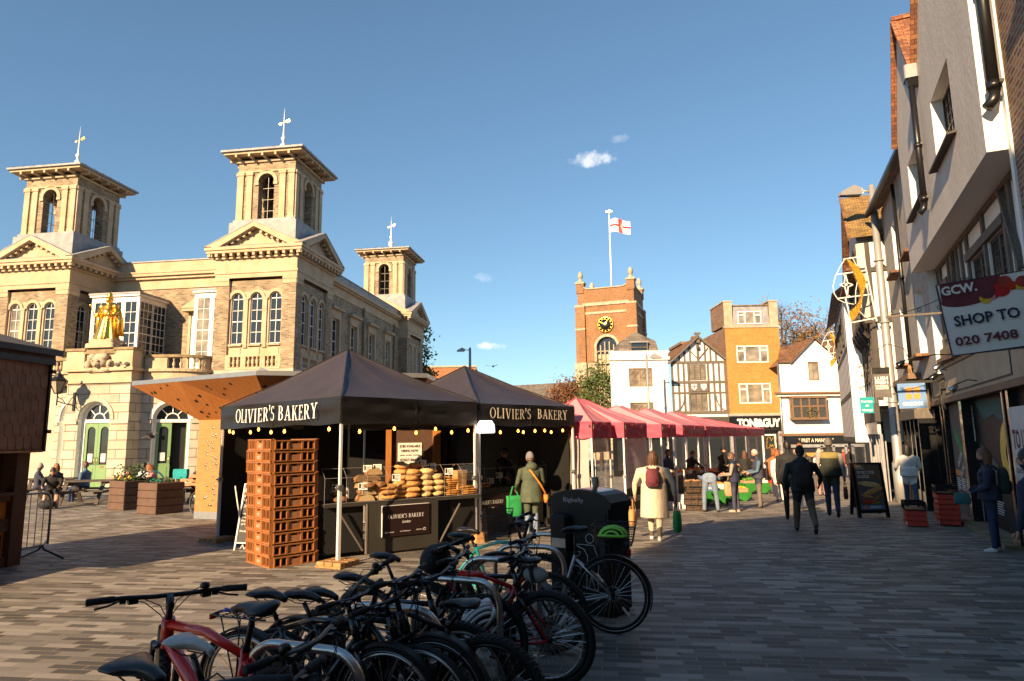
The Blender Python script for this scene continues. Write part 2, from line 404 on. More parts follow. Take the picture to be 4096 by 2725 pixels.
mat('wood_dark', (.1,.048,.027), .6, col2=(.065,.032,.018), scale=6, stretch=(6,6,1), bump=.2)
mat('shingle', (.27,.145,.085), .8, col2=(.2,.105,.06), scale=5, bump=.3)
mat('wood_knotty', (.48,.17,.035), .5, col2=(.34,.1,.02), scale=5, stretch=(5,5,.7))
mat('planter_brown', (.13,.075,.05), .6, col2=(.1,.058,.04), scale=4, bump=.1)
mat('table_wood', (.09,.07,.055), .8, col2=(.055,.042,.034), scale=6, bump=.2)
mat('leaf_green', (.05,.1,.02), .6, col2=(.03,.06,.012), scale=4)
mat('leaf_yew', (.045,.085,.015), .6, col2=(.09,.13,.025), scale=2)
mat('leaf_gold', (.28,.15,.03), .6, col2=(.16,.08,.02), scale=2)
mat('leaf_rust', (.2,.085,.03), .7, col2=(.11,.045,.02), scale=2)
mat('bark', (.12,.085,.06), .9, col2=(.08,.055,.04), scale=6, bump=.4)
mat('cloud_grey', (.6,.6,.6), .9)
mat('asphalt_roof', (.06,.06,.06), .9)
mat('fruit_orange', (.75,.26,.02), .45, var=.2, scale=20)
mat('fruit_yellow', (.75,.5,.04), .45, var=.2, scale=20)
mat('fruit_red', (.55,.04,.02), .35, var=.2, scale=20)
mat('veg_green', (.12,.3,.03), .5, col2=(.05,.16,.015), scale=20)
mat('mushroom', (.42,.23,.1), .7, col2=(.28,.14,.06), scale=20)
mat('cauli', (.7,.64,.45), .8, bump=.6, bscale=60)
mat('astro_green', (.03,.24,.03), .95, var=.25, scale=14, bump=.8, bscale=120)
mat('blue_card', (.12,.25,.5), .6, var=.1)
mat('plastic_white', (.7,.7,.69), .4, var=.05)
mat('pumpkin', (.75,.25,.03), .5, var=.15)
# clothing and people
mat('skin', (.5,.27,.18), .55, var=.12, scale=9)
mat('skin_dark', (.075,.04,.028), .5, var=.15, scale=9)
mat('skin_tan', (.4,.2,.13), .55, var=.12, scale=9)
mat('hair_brown', (.07,.032,.018), .5, col2=(.12,.055,.03), scale=40, stretch=(1,1,.2), bump=.5, bscale=60)
mat('hair_dark', (.018,.012,.01), .45, scale=40, bump=.5, bscale=60)
mat('hair_ginger', (.3,.11,.03), .5, col2=(.2,.07,.02), scale=30, bump=.5, bscale=60)
mat('hair_blond', (.2,.105,.045), .5, col2=(.12,.06,.028), scale=30, bump=.5, bscale=60)
mat('hair_grey', (.45,.42,.38), .6, col2=(.3,.28,.25), scale=30, bump=.5, bscale=60)
for n_, c_ in dict(olive_coat=(.075,.095,.06), jeans=(.075,.11,.19), jeans_dark=(.02,.04,.1), jeans_pale=(.2,.27,.38), cream_knit=(.68,.56,.4), trousers_olive=(.11,.095,.06),
      maroon=(.16,.03,.04), navy=(.018,.024,.055), navy_gilet=(.045,.05,.085), suit_black=(.012,.012,.014), hoodie_dark=(.012,.02,.019), khaki=(.13,.105,.065),
      gilet_olive=(.055,.05,.03), gilet_mustard=(.24,.19,.06), gilet_dark=(.03,.034,.022), grey_knit=(.3,.29,.28), white_jacket=(.78,.76,.72), black_cloth=(.013,.013,.014), blue_shirt=(.09,.16,.24),
      grey_trousers=(.17,.14,.12), brown_bag=(.09,.045,.025), pink_knit=(.55,.25,.22), turquoise=(.01,.33,.36), denim_shirt=(.1,.17,.27), print_shirt=(.3,.27,.22),
      orange_strap=(.65,.22,.03), green_bag=(.02,.3,.08), tan_bag=(.5,.27,.1), white_cloth=(.7,.68,.65), grey_cap=(.2,.19,.2), red_cloth=(.4,.05,.03), orange_top=(.5,.13,.04), grey_hood=(.13,.115,.105), straw=(.5,.33,.17), pink_shoe=(.65,.42,.33), white_shoe=(.75,.73,.7), dark_shoe=(.03,.025,.022), teal_bag=(.03,.13,.13)).items():
    mat(n_, c_, .8, var=.22, scale=7, bump=.8, bscale=10)
mat('cream_knit', (.66,.54,.39), .9, var=.12, scale=9, bump=1., bscale=26, stretch=(1,1,.3))
for n_ in ('pink_tent', 'magenta_tent', 'white_tarp', 'tent_lining'):      # thin cloth lets some light through
    nt_ = MATS[n_].node_tree; pb = nt_.nodes['Principled BSDF']; tl = nt_.nodes.new('ShaderNodeBsdfTranslucent'); ms_ = nt_.nodes.new('ShaderNodeMixShader'); ms_.inputs[0].default_value = .42
    src = pb.inputs['Base Color'].links[0].from_socket; nt_.links.new(src, tl.inputs['Color']); nt_.links.new(pb.outputs[0], ms_.inputs[1]); nt_.links.new(tl.outputs[0], ms_.inputs[2]); nt_.links.new(ms_.outputs[0], nt_.nodes['Material Output'].inputs['Surface'])
# masonry
brickmat('brick_stock', [(0.247,0.183,0.115),(0.323,0.247,0.158),(0.281,0.208,0.128),(0.17,0.128,0.0851),(0.358,0.281,0.187),(0.255,0.187,0.12)], (0.358,0.298,0.221), .24, .08, .009, dirt=.3)
brickmat('brick_church', [(0.288,0.128,0.048),(0.328,0.152,0.056),(0.24,0.1,0.0384),(0.264,0.12,0.048),(0.176,0.08,0.04)], (0.288,0.2,0.12), .26, .1, .012, dirt=.2, dscale=.4)
brickmat('brick_yellow', [(0.418,0.198,0.0456),(0.456,0.228,0.057),(0.38,0.175,0.038),(0.433,0.217,0.0532)], (0.38,0.228,0.076), .22, .075, .008, dirt=.1)
brickmat('brick_red', [(0.368,0.12,0.04),(0.4,0.144,0.048),(0.304,0.088,0.032),(0.336,0.12,0.044)], (0.32,0.208,0.128), .23, .08, .01, dirt=.2)
brickmat('brick_brown', [(.15,.065,.035),(.2,.09,.045),(.12,.05,.03),(.24,.12,.06)], (.3,.24,.18), .22, .078, .014, dirt=.2)
brickmat('flint', [(.4,.34,.25),(.3,.25,.18),(.5,.44,.34),(.22,.19,.15)], (.4,.34,.26), .3, .22, .05, dirt=.3)
brickmat('tile_red', [(.3,.11,.05),(.24,.085,.04),(.35,.15,.065),(.2,.08,.04)], (.06,.03,.02), .17, .11, .006, bump=1., dirt=.35)
brickmat('tile_brown', [(.22,.1,.045),(.27,.13,.06),(.18,.08,.04),(.24,.13,.06)], (.05,.03,.02), .2, .13, .007, bump=1., dirt=.4, dscale=2)
brickmat('tile_moss', [(.3,.19,.06),(.26,.17,.07),(.34,.21,.06),(.22,.13,.05)], (.07,.045,.02), .17, .11, .008, bump=1., dirt=.4, dscale=2)
brickmat('slate', [(.15,.13,.11),(.19,.165,.14),(.12,.105,.09),(.17,.14,.11)], (.05,.045,.04), .4, .22, .01, bump=.6, dirt=.3)
brickmat('ashlar', [(0.448,0.394,0.314),(0.484,0.431,0.349),(0.421,0.368,0.287)], (0.179,0.152,0.117), 1.05, .42, .018, bump=1., dirt=.2, dscale=1.5)
brickmat('pavers', [(.072,.066,.06),(.19,.175,.155),(.115,.106,.096),(.285,.262,.232),(.094,.087,.079),(.225,.207,.184),(.15,.139,.124),(.33,.305,.27)], (.25,.2,.135), .34, .108, .0075, rough=.7, bump=.5, dirt=.28, off=.37, dscale=.45)
# ---------- camera, sun, sky ----------
cam = bpy.data.cameras.new('camera'); co = bpy.data.objects.new('camera', cam); COL.objects.link(co); sc.camera = co
cam.sensor_width = 36; cam.lens = 36*FPX/4096; cam.clip_start = .05; cam.clip_end = 3000
st_, ct_ = math.sin(PITCH), math.cos(PITCH)
r_ = V((1, ROLL*st_, -ROLL*ct_)).normalized(); u_ = V((ROLL, -st_, ct_)).normalized(); f_ = V((0, ct_, st_))
co.matrix_world = Matrix(((r_.x, u_.x, -f_.x, 0), (r_.y, u_.y, -f_.y, 0), (r_.z, u_.z, -f_.z, CAMH), (0,0,0,1)))
SUN_AZ, SUN_EL = R(31.5), R(23.5)      # the sun stands behind the camera, to its left
sd = V((-math.sin(SUN_AZ)*math.cos(SUN_EL), -math.cos(SUN_AZ)*math.cos(SUN_EL), math.sin(SUN_EL)))
sl = bpy.data.lights.new('sun', 'SUN'); sl.energy = 5.0; sl.angle = R(.5); sl.color = (1., .7, .4)
so = bpy.data.objects.new('sun', sl); COL.objects.link(so); so.rotation_euler = sd.to_track_quat('Z', 'Y').to_euler()
w = bpy.data.worlds.new('World'); sc.world = w; w.use_nodes = True; nt = w.node_tree; N = nt.nodes; L = nt.links
sky = N.new('ShaderNodeTexSky'); sky.sky_type = 'NISHITA'; sky.sun_disc = False; sky.sun_elevation = SUN_EL
sky.sun_rotation = math.atan2(sd.x, sd.y); sky.air_density = 1.0; sky.dust_density = .1; sky.ozone_density = 2.2; sky.altitude = 50
bg = N['Background']; bg.inputs['Strength'].default_value = .07
tc = N.new('ShaderNodeTexCoord')
gm = N.new('ShaderNodeGamma'); gm.inputs['Gamma'].default_value = .82; L.new(sky.outputs['Color'], gm.inputs['Color'])
tn = N.new('ShaderNodeMix'); tn.data_type = 'RGBA'; tn.blend_type = 'MULTIPLY'; tn.inputs['Factor'].default_value = 1; tn.inputs['B'].default_value = (.9, 1.12, 1.2, 1); L.new(gm.outputs['Color'], tn.inputs['A'])
acc = tn.outputs['Result']
def cloud(px, py, wx, wy, dens, seed):
    """a small wisp of cloud far off in one direction of the sky"""
    global acc
    d = (ground(px, py, 500.) if py < 1700 else ground(px, py)) - V((0,0,CAMH)); d.normalize()
    rt = V((d.y, -d.x, 0)).normalized(); up = rt.cross(d)
    def dot(v):
        n = N.new('ShaderNodeVectorMath'); n.operation = 'DOT_PRODUCT'; n.inputs[1].default_value = v; L.new(tc.outputs['Generated'], n.inputs[0]); return n.outputs['Value']
    def mth(op, a, b):
        n = N.new('ShaderNodeMath'); n.operation = op
        for i, q in enumerate((a, b)):
            if isinstance(q, (int, float)): n.inputs[i].default_value = q
            else: L.new(q, n.inputs[i])
        return n.outputs[0]
    a = mth('POWER', mth('MULTIPLY', dot(rt), FPX/wx), 2.0); a = mth('ABSOLUTE', a, 0)
    b = mth('MULTIPLY', dot(up), FPX/wy); b = mth('MULTIPLY', b, b)
    a2 = mth('MULTIPLY', dot(rt), FPX/wx); a = mth('MULTIPLY', a2, a2)
    g = mth('SUBTRACT', 1.0, mth('ADD', a, b))
    front = mth('GREATER_THAN', dot(d), .5)
    nz = N.new('ShaderNodeTexNoise'); nz.inputs['Scale'].default_value = 55; nz.inputs['Detail'].default_value = 7; nz.inputs['Roughness'].default_value = .62
    mp = N.new('ShaderNodeMapping'); mp.inputs['Location'].default_value = (seed, seed*.7, 0); L.new(tc.outputs['Generated'], mp.inputs['Vector']); L.new(mp.outputs['Vector'], nz.inputs['Vector'])
    k = mth('ADD', g, mth('MULTIPLY', mth('SUBTRACT', nz.outputs['Fac'], .5), 3.2))
    mr = N.new('ShaderNodeMapRange'); mr.interpolation_type = 'SMOOTHSTEP'; mr.inputs['From Min'].default_value = .0; mr.inputs['From Max'].default_value = 1.1; mr.inputs['To Max'].default_value = dens
    L.new(mth('MULTIPLY', k, front), mr.inputs['Value'])
    mx = N.new('ShaderNodeMix'); mx.data_type = 'RGBA'; mx.inputs['B'].default_value = (9.5, 9.0, 8.6, 1)
    L.new(mr.outputs['Result'], mx.inputs['Factor']); L.new(acc, mx.inputs['A']); acc = mx.outputs['Result']
cloud(2365, 636, 100, 34, .5, 3.1); cloud(1962, 1385, 62, 18, .55, 5.3); cloud(1940, 1110, 45, 20, .16, 8.2); cloud(2480, 555, 45, 20, .15, 1.7)
L.new(acc, bg.inputs['Color'])
sc.view_settings.view_transform = 'Standard'; sc.view_settings.look = 'None'; sc.view_settings.gamma = 1; sc.view_settings.exposure = 1.27
sc.cycles.max_bounces = 6; sc.cycles.transparent_max_bounces = 12; sc.cycles.sample_clamp_indirect = 6; sc.cycles.caustics_reflective = False; sc.cycles.caustics_refractive = False
# ---------- ground ----------
AX = R(-8.2)
g_ = MB(RZ(-AX)); g_.m('pavers')
gx = [-900,-200,-60,-30,-18,-12,-7,-5.5,-4,-2.5,-1,.5,2,4,7,10,15,25,40,80,200,900]; gy = [-900,-100,-20,0,5,9,13,14,16,19,23,28,34,42,50,60,62,80,120,300,900]
g_.add([(x, y, gz(x, y)) for y in gy for x in gx], [(j*len(gx)+i, j*len(gx)+i+1, (j+1)*len(gx)+i+1, (j+1)*len(gx)+i) for j in range(len(gy)-1) for i in range(len(gx)-1)], True)
g_.build('pavement', rot=AX, kind='structure')
# unseen building added behind the camera, its stepped roof shaped to shade the square
q = MB(); q.m('brick_brown')
A_ = V((-14.65, -15.75, 0)); d_ = V((.852, .524, 0)); n_ = V((.524, -.852, 0))
q.prism([A_, A_+d_*10, A_+d_*10+n_*10, A_+n_*10], (0,0,15.7)); q.prism([A_+d_*10.002, A_+d_*26, A_+d_*26+n_*10, A_+d_*10.002+n_*10], (0,0,13.4)); q.m('stone_dirty')
q.prism([A_-d_*.02-n_*.05+V((0,0,15.7)), A_+d_*10-n_*.05+V((0,0,15.7)), A_+d_*10+n_*10+V((0,0,15.7)), A_-d_*.02+n_*10+V((0,0,15.7))], (0,0,.3))
tall = q.build('unseen_shade_building', label='unseen brick building added behind the photographer to shade the square', cat='building')

def wall_panel(mb, x0, x1, z0, z1, ops, th, face, rev=None, back=False):
    """wall in the plane y=0 facing -y with real openings (xa, xb, za, zb, arched) and reveals th deep"""
    xs = sorted({x0, x1, *[o[0] for o in ops], *[o[1] for o in ops]}); zs = sorted({z0, z1, *[o[2] for o in ops], *[o[3] for o in ops]})
    mb.m(face)
    ins = lambda x, z: any(o[0] < x < o[1] and o[2] < z < o[3] for o in ops)
    for i in range(len(xs)-1):
        for j in range(len(zs)-1):
            if not ins((xs[i]+xs[i+1])/2, (zs[j]+zs[j+1])/2):
                a, b, c, d = xs[i], xs[i+1], zs[j], zs[j+1]
                mb.add([(a,0,c),(b,0,c),(b,0,d),(a,0,d)], [(0,1,2,3)])
                if back: mb.add([(a,th,c),(b,th,c),(b,th,d),(a,th,d)], [(3,2,1,0)])
    for (xa, xb, za, zb, ar) in ops:
        mb.m(rev or face); r = (xb-xa)/2; cx = (xa+xb)/2; zt = zb-r if ar else zb
        mb.add([(xa,0,za),(xa,th,za),(xa,th,zt),(xa,0,zt)], [(3,2,1,0)]); mb.add([(xb,0,za),(xb,th,za),(xb,th,zt),(xb,0,zt)], [(0,1,2,3)])
        mb.add([(xa,0,za),(xb,0,za),(xb,th,za),(xa,th,za)], [(0,1,2,3)])
        if not ar: mb.add([(xa,0,zb),(xb,0,zb),(xb,th,zb),(xa,th,zb)], [(3,2,1,0)])
        else:
            n = 14; P = [(cx-r*math.cos(pi*k/n), zt+r*math.sin(pi*k/n)) for k in range(n+1)]
            for k in range(n):
                (a, c), (b, d) = P[k], P[k+1]
                mb.m(rev or face); mb.add([(a,0,c),(b,0,d),(b,th,d),(a,th,c)], [(3,2,1,0)], True)
                mb.m(face); mb.add([(a,0,c),(b,0,d),(b,0,zb),(a,0,zb)], [(0,1,2,3)])
                if back: mb.add([(a,th,c),(b,th,d),(b,th,zb),(a,th,zb)], [(3,2,1,0)])
def arch_ring(mb, cx, zt, r0, r1, y0, y1, a0=0, a1=pi, n=14):
    for k in range(n):
        p = [lerp(a0, a1, k/n), lerp(a0, a1, (k+1)/n)]
        pts = [(cx+r0*math.cos(a), y0, zt+r0*math.sin(a)) for a in p] + [(cx+r1*math.cos(a), y0, zt+r1*math.sin(a)) for a in reversed(p)]
        mb.prism(pts, (0, y1-y0, 0))
def sash(parent, M, cx, z0, w, h, arch=False, cols=2, rows=4, fr=.05, frame='white_paint', glass='dark_glass', name='window', bar=.022, d=.05, sill=None, lead=False):
    """a window: frame and glazing bars as one mesh, its pane a mesh below it"""
    k = MB(M); k.m(frame); x0, x1, z1 = cx-w/2, cx+w/2, z0+h; r = w/2; zt = z1-r if arch else z1
    k.box(x0, x0+fr, -d/2, d/2, z0, zt); k.box(x1-fr, x1, -d/2, d/2, z0, zt); k.box(x0+fr, x1-fr, -d/2, d/2, z0, z0+fr)
    if arch: arch_ring(k, cx, zt, r-fr, r, -d/2, d/2, n=10); k.box(x0+fr, x1-fr, -d/2, d/2, zt-fr*.4, zt+fr*.4)
    else: k.box(x0+fr, x1-fr, -d/2, d/2, z1-fr, z1)
    top = z1-fr*1.2 if arch else z1-fr
    for i in range(1, cols):
        x = lerp(x0+fr, x1-fr, i/cols); k.box(x-bar/2, x+bar/2, -d*.35, d*.35, z0+fr, top)
    for j in range(1, rows):
        z = lerp(z0+fr, zt-fr*.4 if arch else z1-fr, j/rows); b2 = bar*1.9 if (j == rows//2 and rows > 2 and not lead) else bar; k.box(x0+fr, x1-fr, -d*.36, d*.36, z-b2/2, z+b2/2)
    if sill: k.m(sill); k.box(x0-.06, x1+.06, -.12-d/2, d/2, z0-.07, z0-.002)
    f = k.build(name, parent)
    g = MB(M); g.m(glass)
    if arch: g.poly([(x0+fr*.5, .004, z0+fr*.5), (x1-fr*.5, .004, z0+fr*.5)] + [(cx+(r-fr*.5)*math.cos(pi*i/12), .004, zt+(r-fr*.5)*math.sin(pi*i/12)) for i in range(13)])
    else: g.poly([(x0+fr*.5, .004, z0+fr*.5), (x1-fr*.5, .004, z0+fr*.5), (x1-fr*.5, .004, z1-fr*.5), (x0+fr*.5, .004, z1-fr*.5)])
    g.build('pane', f)
    return f
BAL = [(.0,0),(.075,0),(.075,.05),(.04,.08),(.045,.14),(.085,.24),(.07,.32),(.035,.42),(.03,.5),(.055,.53),(.055,.56),(.03,.58),(.07,.6),(.07,.64),(0,.64)]
# ---------- the market house: two storeys, corner pavilions with belfries ----------
HALL = thing('market_house', 'cream stone and brick market house with square belfry towers and a columned corner', 'building', (-10.35, 31.0, 0), AX)
HALL['label'] = 'cream stone and stock brick market house with square belfry towers'
def pav_face(mb, w, ybase=0.0):
    """one outer face of a pavilion, x from 0 to w, plane y=0 facing -y"""
    pier = w*.165; xs = [w/2-.99, w/2, w/2+.99]; ow = .62
    wall_panel(mb, 0, w, 0, 5.35, [], .3, 'stone_portland')
    wall_panel(mb, 0, pier, 5.35, 9.75, [], .3, 'brick_stock'); wall_panel(mb, w-pier, w, 5.35, 9.75, [], .3, 'brick_stock')
    k = mb.M; mb.M = k @ T(0, .12, 0)
    wall_panel(mb, pier, w-pier, 9.2, 9.75, [], .2, 'brick_stock')
    wall_panel(mb, pier, w-pier, 5.35, 9.2, [(x-ow/2, x+ow/2, 6.62, 9.15, True) for x in xs], .16, 'stone')
    mb.M = k
    mb.m('stone'); mb.box(pier, pier+.002, 0, .12, 5.35, 9.75); mb.box(w-pier-.002, w-pier, 0, .12, 5.35, 9.75)
    for x in xs: arch_ring(mb, x, 9.15-ow/2, ow/2+.0, ow/2+.15, .06, .12)
    for x in (xs[0]-.5, (xs[0]+xs[1])/2, (xs[1]+xs[2])/2, xs[2]+.5):
        mb.box(x-.085, x+.085, .05, .12, 6.5, 8.78); mb.box(x-.12, x+.12, .03, .125, 8.78, 8.88); mb.box(x-.1, x+.1, .04, .12, 6.42, 6.5)
    for x in xs: mb.m('stone_pale'); mb.box(x-.34, x+.34, .0, .12, 6.5, 6.6); mb.m('stone'); mb.box(x-.26, x+.26, .085, .12, 6.06, 6.42)
    mb.box(pier, w-pier, -.02, .12, 5.98, 6.07); mb.box(pier, w-pier, -.02, .12, 5.36, 5.48)
    for x in xs:
        for s in (-.2, .02, .24): mb.lathe([(r, z*.8) for r, z in BAL], (x+s-.02, .03, 5.475), 8)
    for x in (pier+.1, (xs[0]+xs[1])/2, (xs[1]+xs[2])/2, w-pier-.1): mb.box(x-.13, x+.13, -.01, .12, 5.48, 5.98)
    # pier caps, frieze and cornice with blocks
    for a in (0, w-pier): mb.box(a-.04 if a == 0 else a, a+pier+(0 if a == 0 else .04), -.06, .0, 9.72, 9.86); mb.box(a, a+pier, -.035, .0, 9.5, 9.72)
    mb.m('stone'); mb.box(pier, w-pier, -.02, .12, 9.86, 10.15)
def entab(mb, w, d, o=.0):
    """stone entablature round a w by d block from z 9.86, cornice projecting .4"""
    mb.m('stone'); mb.box(-.05, w+.05, -.05, d+.05, 9.86, 10.08); mb.box(-.09, w+.09, -.09, d+.09, 10.08, 10.2)
    mb.box(-.03, w+.03, -.03, d+.03, 10.2, 10.82); mb.box(-.14, w+.14, -.14, d+.14, 10.82, 10.9); mb.box(-.4, w+.4, -.4, d+.4, 11.06, 11.2); mb.box(-.46, w+.46, -.46, d+.46, 11.2, 11.36)
    n = 13
    for i in range(n):
        for (sx, sy, ln) in ((1, 0, w), (0, 1, d)):
            t = -.26 + (ln+.52)*i/(n-1)
            if sx: mb.cb((t, -.24, 10.98), (.14, .26, .16)); mb.cb((t, d+.24, 10.98), (.14, .26, .16))
            else: mb.cb((-.24, t, 10.98), (.26, .14, .16)); mb.cb((w+.24, t, 10.98), (.26, .14, .16))
def gable(mb, w, d, z=11.36, rise=1.2, o=.46):
    """pediments on all four sides: two crossing low gables"""
    for (M, W, D) in ((T(0,0,0), w, d), (T(w, 0, 0) @ RZ(pi/2), d, w)):
        k = mb.M; mb.M = k @ M
        for y in (-o, D+o-.34):
            L_, c = W/2+o, W/2
            for s in (-1, 1):
                mb.m('stone'); mb.prism([(c+s*L_, y, z), (c, y, z+rise), (c, y, z+rise-.24), (c+s*(L_-.75), y, z)], (0, .34, 0))
                mb.m('lead'); mb.prism([(c+s*(L_+.05), y-.02, z+.01), (c, y-.02, z+rise+.05), (c, y-.02, z+rise+.002), (c+s*(L_+.02), y-.02, z+.0)], (0, .4, 0))
            mb.m('stone')
            for i in range(1, 6):
                t = i/6
                for s in (-1, 1): mb.ob((c+s*(L_-.55)*(1-t)*.9, y+.28 if y < 0 else y+.06, z-.05+(rise-.3)*t), (.13, .26, .13), RY(s*.5))
            mb.add([(c-L_+.6, y+.4 if y < 0 else y-.06, z), (c+L_-.6, y+.4 if y < 0 else y-.06, z), (c, y+.4 if y < 0 else y-.06, z+rise-.18)], [(0,1,2) if y < 0 else (2,1,0)])
        mb.m('lead')
        for s in (0, 1):
            a = (-o+.03) if s == 0 else W+o-.03
            mb.add([(a, -o+.02, z-.005), (W/2, -o+.02, z+rise-.005), (W/2, D+o-.02, z+rise-.005), (a, D+o-.02, z-.005)], [(0,1,2,3) if s else (3,2,1,0)])
        mb.M = k
def belfry(parent, cx, cy):
    tw = MB(T(cx, cy, 0)); h = 1.53
    tw.m('lead'); tw.box(-1.78, 1.78, -1.78, 1.78, 11.4, 12.82); tw.box(-1.66, 1.66, -1.66, 1.66, 12.82, 12.98)
    for i in range(4):
        k = tw.M; tw.M = k @ RZ(i*pi/2) @ T(-h, -h, 12.98); w = 2*h
        wall_panel(tw, 0, w, 0, 3.1, [(w/2-.42, w/2+.42, 0, 2.42, True)], .42, 'brick_stock', 'brick_stock', True)
        tw.m('stone')
        for x in (.16, .64, w-.64, w-.16):
            tw.box(x-.155, x+.155, -.075, 0, 0, 2.36); tw.box(x-.2, x+.2, -.11, 0, 2.36, 2.52); tw.box(x-.18, x+.18, -.09, 0, 0, .1)
        arch_ring(tw, w/2, 2.0, .42, .6, -.06, .02); tw.box(w/2-.62, w/2-.40, -.07, .05, 1.82, 1.98); tw.box(w/2+.40, w/2+.62, -.07, .05, 1.82, 1.98)
        tw.box(-.06, w+.06, -.06, 0, 2.52, 2.6)
        tw.box(-.1, w+.1, -.1, 0, 3.04, 3.16)
        for j in range(5): tw.cb((.12+(w-.24)*j/4, -.3, 3.25), (.11, .5, .15))
        tw.m('black_metal')
        for z in (.5, 1.1, 1.7): tw.box(w/2-.42, w/2+.42, .2, .215, z, z+.02)
        tw.box(w/2-.01, w/2+.01, .2, .215, 0, 2.4)
        tw.M = k
    tw.m('stone'); tw.box(-h-.55, h+.55, -h-.55, h+.55, 16.3, 16.42); tw.m('black_void'); tw.box(-h+.42, h-.42, -h+.42, h-.42, 15.95, 16.02)
    t = tw.build('belfry', parent)
    rf = MB(T(cx, cy, 0)); rf.m('lead'); e = h+.66
    rf.box(-e, e, -e, e, 16.42, 16.52)
    rf.add([(-e,-e,16.52),(e,-e,16.52),(e,e,16.52),(-e,e,16.52),(0,0,17.05)], [(0,1,4),(1,2,4),(2,3,4),(3,0,4)])
    for s in (-1, 1):
        for j in range(-3, 4): rf.beam((s*e*.0+j*e/3.6, -e, 16.53), (j*e/14, -.1, 17.02), .05, .05); rf.beam((e, j*e/3.6, 16.53), (.1, j*e/14, 17.02), .05, .05)
    rf.build('roof', t)
    fn = MB(T(cx, cy, 17.0)); fn.m('white_paint')
    fn.lathe([(.0,0),(.16,0),(.16,.12),(.1,.16),(.2,.4),(.21,.52),(.12,.68),(.06,.76),(.06,.86),(.12,.96),(.12,1.04),(.05,1.12),(.035,1.5),(.02,2.2),(.004,2.75)], n=12)
    fn.m('gold'); fn.beam((-.24,.02,1.85), (.26,-.02,1.98), .025, .03); fn.beam((.14,0,1.95), (.32,0,2.05), .02, .14); fn.prism([(-.3,.0,1.82),(-.18,0,1.94),(-.17,0,1.8)], (0,.02,0))
    fn.build('weather_vane', t)
def pavilion(x0, y0, w=4.15, d=4.2, faces=(0, 1)):
    mb = MB(T(x0, y0, 0))
    wins = []
    for i in range(4):
        M = [T(0,0,0), T(w,0,0) @ RZ(pi/2), T(w,d,0) @ RZ(pi), T(0,d,0) @ RZ(-pi/2)][i]; W = w if i % 2 == 0 else d
        if i in faces:
            k = mb.M; mb.M = k @ M; pav_face(mb, W); mb.M = k
            for x in (W/2-.99, W/2, W/2+.99): wins.append(T(x0, y0, 0) @ M @ T(0, .22, 0) @ T(x, 0, 0))
        else:
            k = mb.M; mb.M = k @ M; wall_panel(mb, 0, W, 0, 9.9, [], .3, 'brick_stock'); mb.M = k
    entab(mb, w, d); gable(mb, w, d)
    p = mb.build('pavilion', HALL)
    for M in wins: sash(p, M, 0, 6.6, .64, 2.56, True, 2, 4, glass='curtain_glass' if random.random() < .45 else 'dark_glass')
    belfry(HALL, x0+w/2, y0+d/2)
pavilion(-4.15, 0); pavilion(-16.43, 0); pavilion(-4.15, 17.8)
# long side wing, set back .65 m behind the pavilions
mb = MB(T(-.65, 4.2, 0) @ RZ(pi/2)); Wl = 13.6
wy = [1.9, 4.65, 7.75, 10.95]
wall_panel(mb, 0, Wl, 0, 10.2, [(y-.5, y+.5, 6.3, 8.85, False) for y in wy], .22, 'brick_stock', 'stone')
mb.m('stone')
for y in wy:
    mb.box(y-.68, y-.5, -.1, 0, 6.2, 9.0); mb.box(y+.5, y+.68, -.1, 0, 6.2, 9.0); mb.box(y-.7, y+.7, -.1, 0, 8.85, 9.35); mb.box(y-.85, y+.85, -.32, 0, 9.35, 9.47); mb.m('lead'); mb.box(y-.87, y+.87, -.34, 0, 9.47, 9.5); mb.m('stone'); mb.box(y-.72, y+.72, -.14, 0, 6.16, 6.3)
mb.box(0, Wl, -.05, 0, 10.2, 10.35); mb.box(0, Wl, -.02, 0, 10.35, 10.75); mb.box(0, Wl, -.18, 0, 10.75, 10.85); mb.box(0, Wl, -.3, 0, 10.85, 11.05); mb.m('lead'); mb.box(0, Wl, -.06, .4, 11.05, 11.5); mb.box(0, Wl, -.1, .44, 11.5, 11.54)
for y in (.3, 6.2, 12.3): mb.m('stone_dirty'); mb.cyl((y, -.09, 0), (y, -.09, 10.3), .06)
wg = mb.build('wing', HALL)
for y in wy: sash(wg, T(-.65, 4.2, 0) @ RZ(pi/2) @ T(0, .14, 0), y, 6.3, .98, 2.55, False, 2, 4, glass='dark_glass')
# recessed front wall between the pavilions, roofs and parapet
mb = MB(T(-12.28, 3.1, 0)); Wr = 8.13
wall_panel(mb, 0, Wr, 0, 10.4, [], .3, 'brick_stock')
mb.m('stone'); mb.box(0, Wr, -.06, 0, 10.3, 10.55); mb.box(0, Wr, -.03, 0, 10.55, 10.85); mb.box(0, Wr, -.2, 0, 10.85, 11.0); mb.box(0, Wr, -.34, 0, 11.0, 11.15); mb.box(0, Wr, -.38, 0, 11.15, 11.24)
mb.box(0, Wr, -.02, .3, 11.24, 11.85); mb.m('lead'); mb.box(0, Wr, -.08, .36, 11.85, 11.92)
for x in (.15, .55): mb.m('galvanised'); mb.cyl((x, -.1, 5.5), (x, -.1, 9.2-x), .07)
mb.m('stone_dirty'); mb.box(0, 11.6, .3, 18, 10.4, 11.2)
mb.build('recessed_wall', HALL)
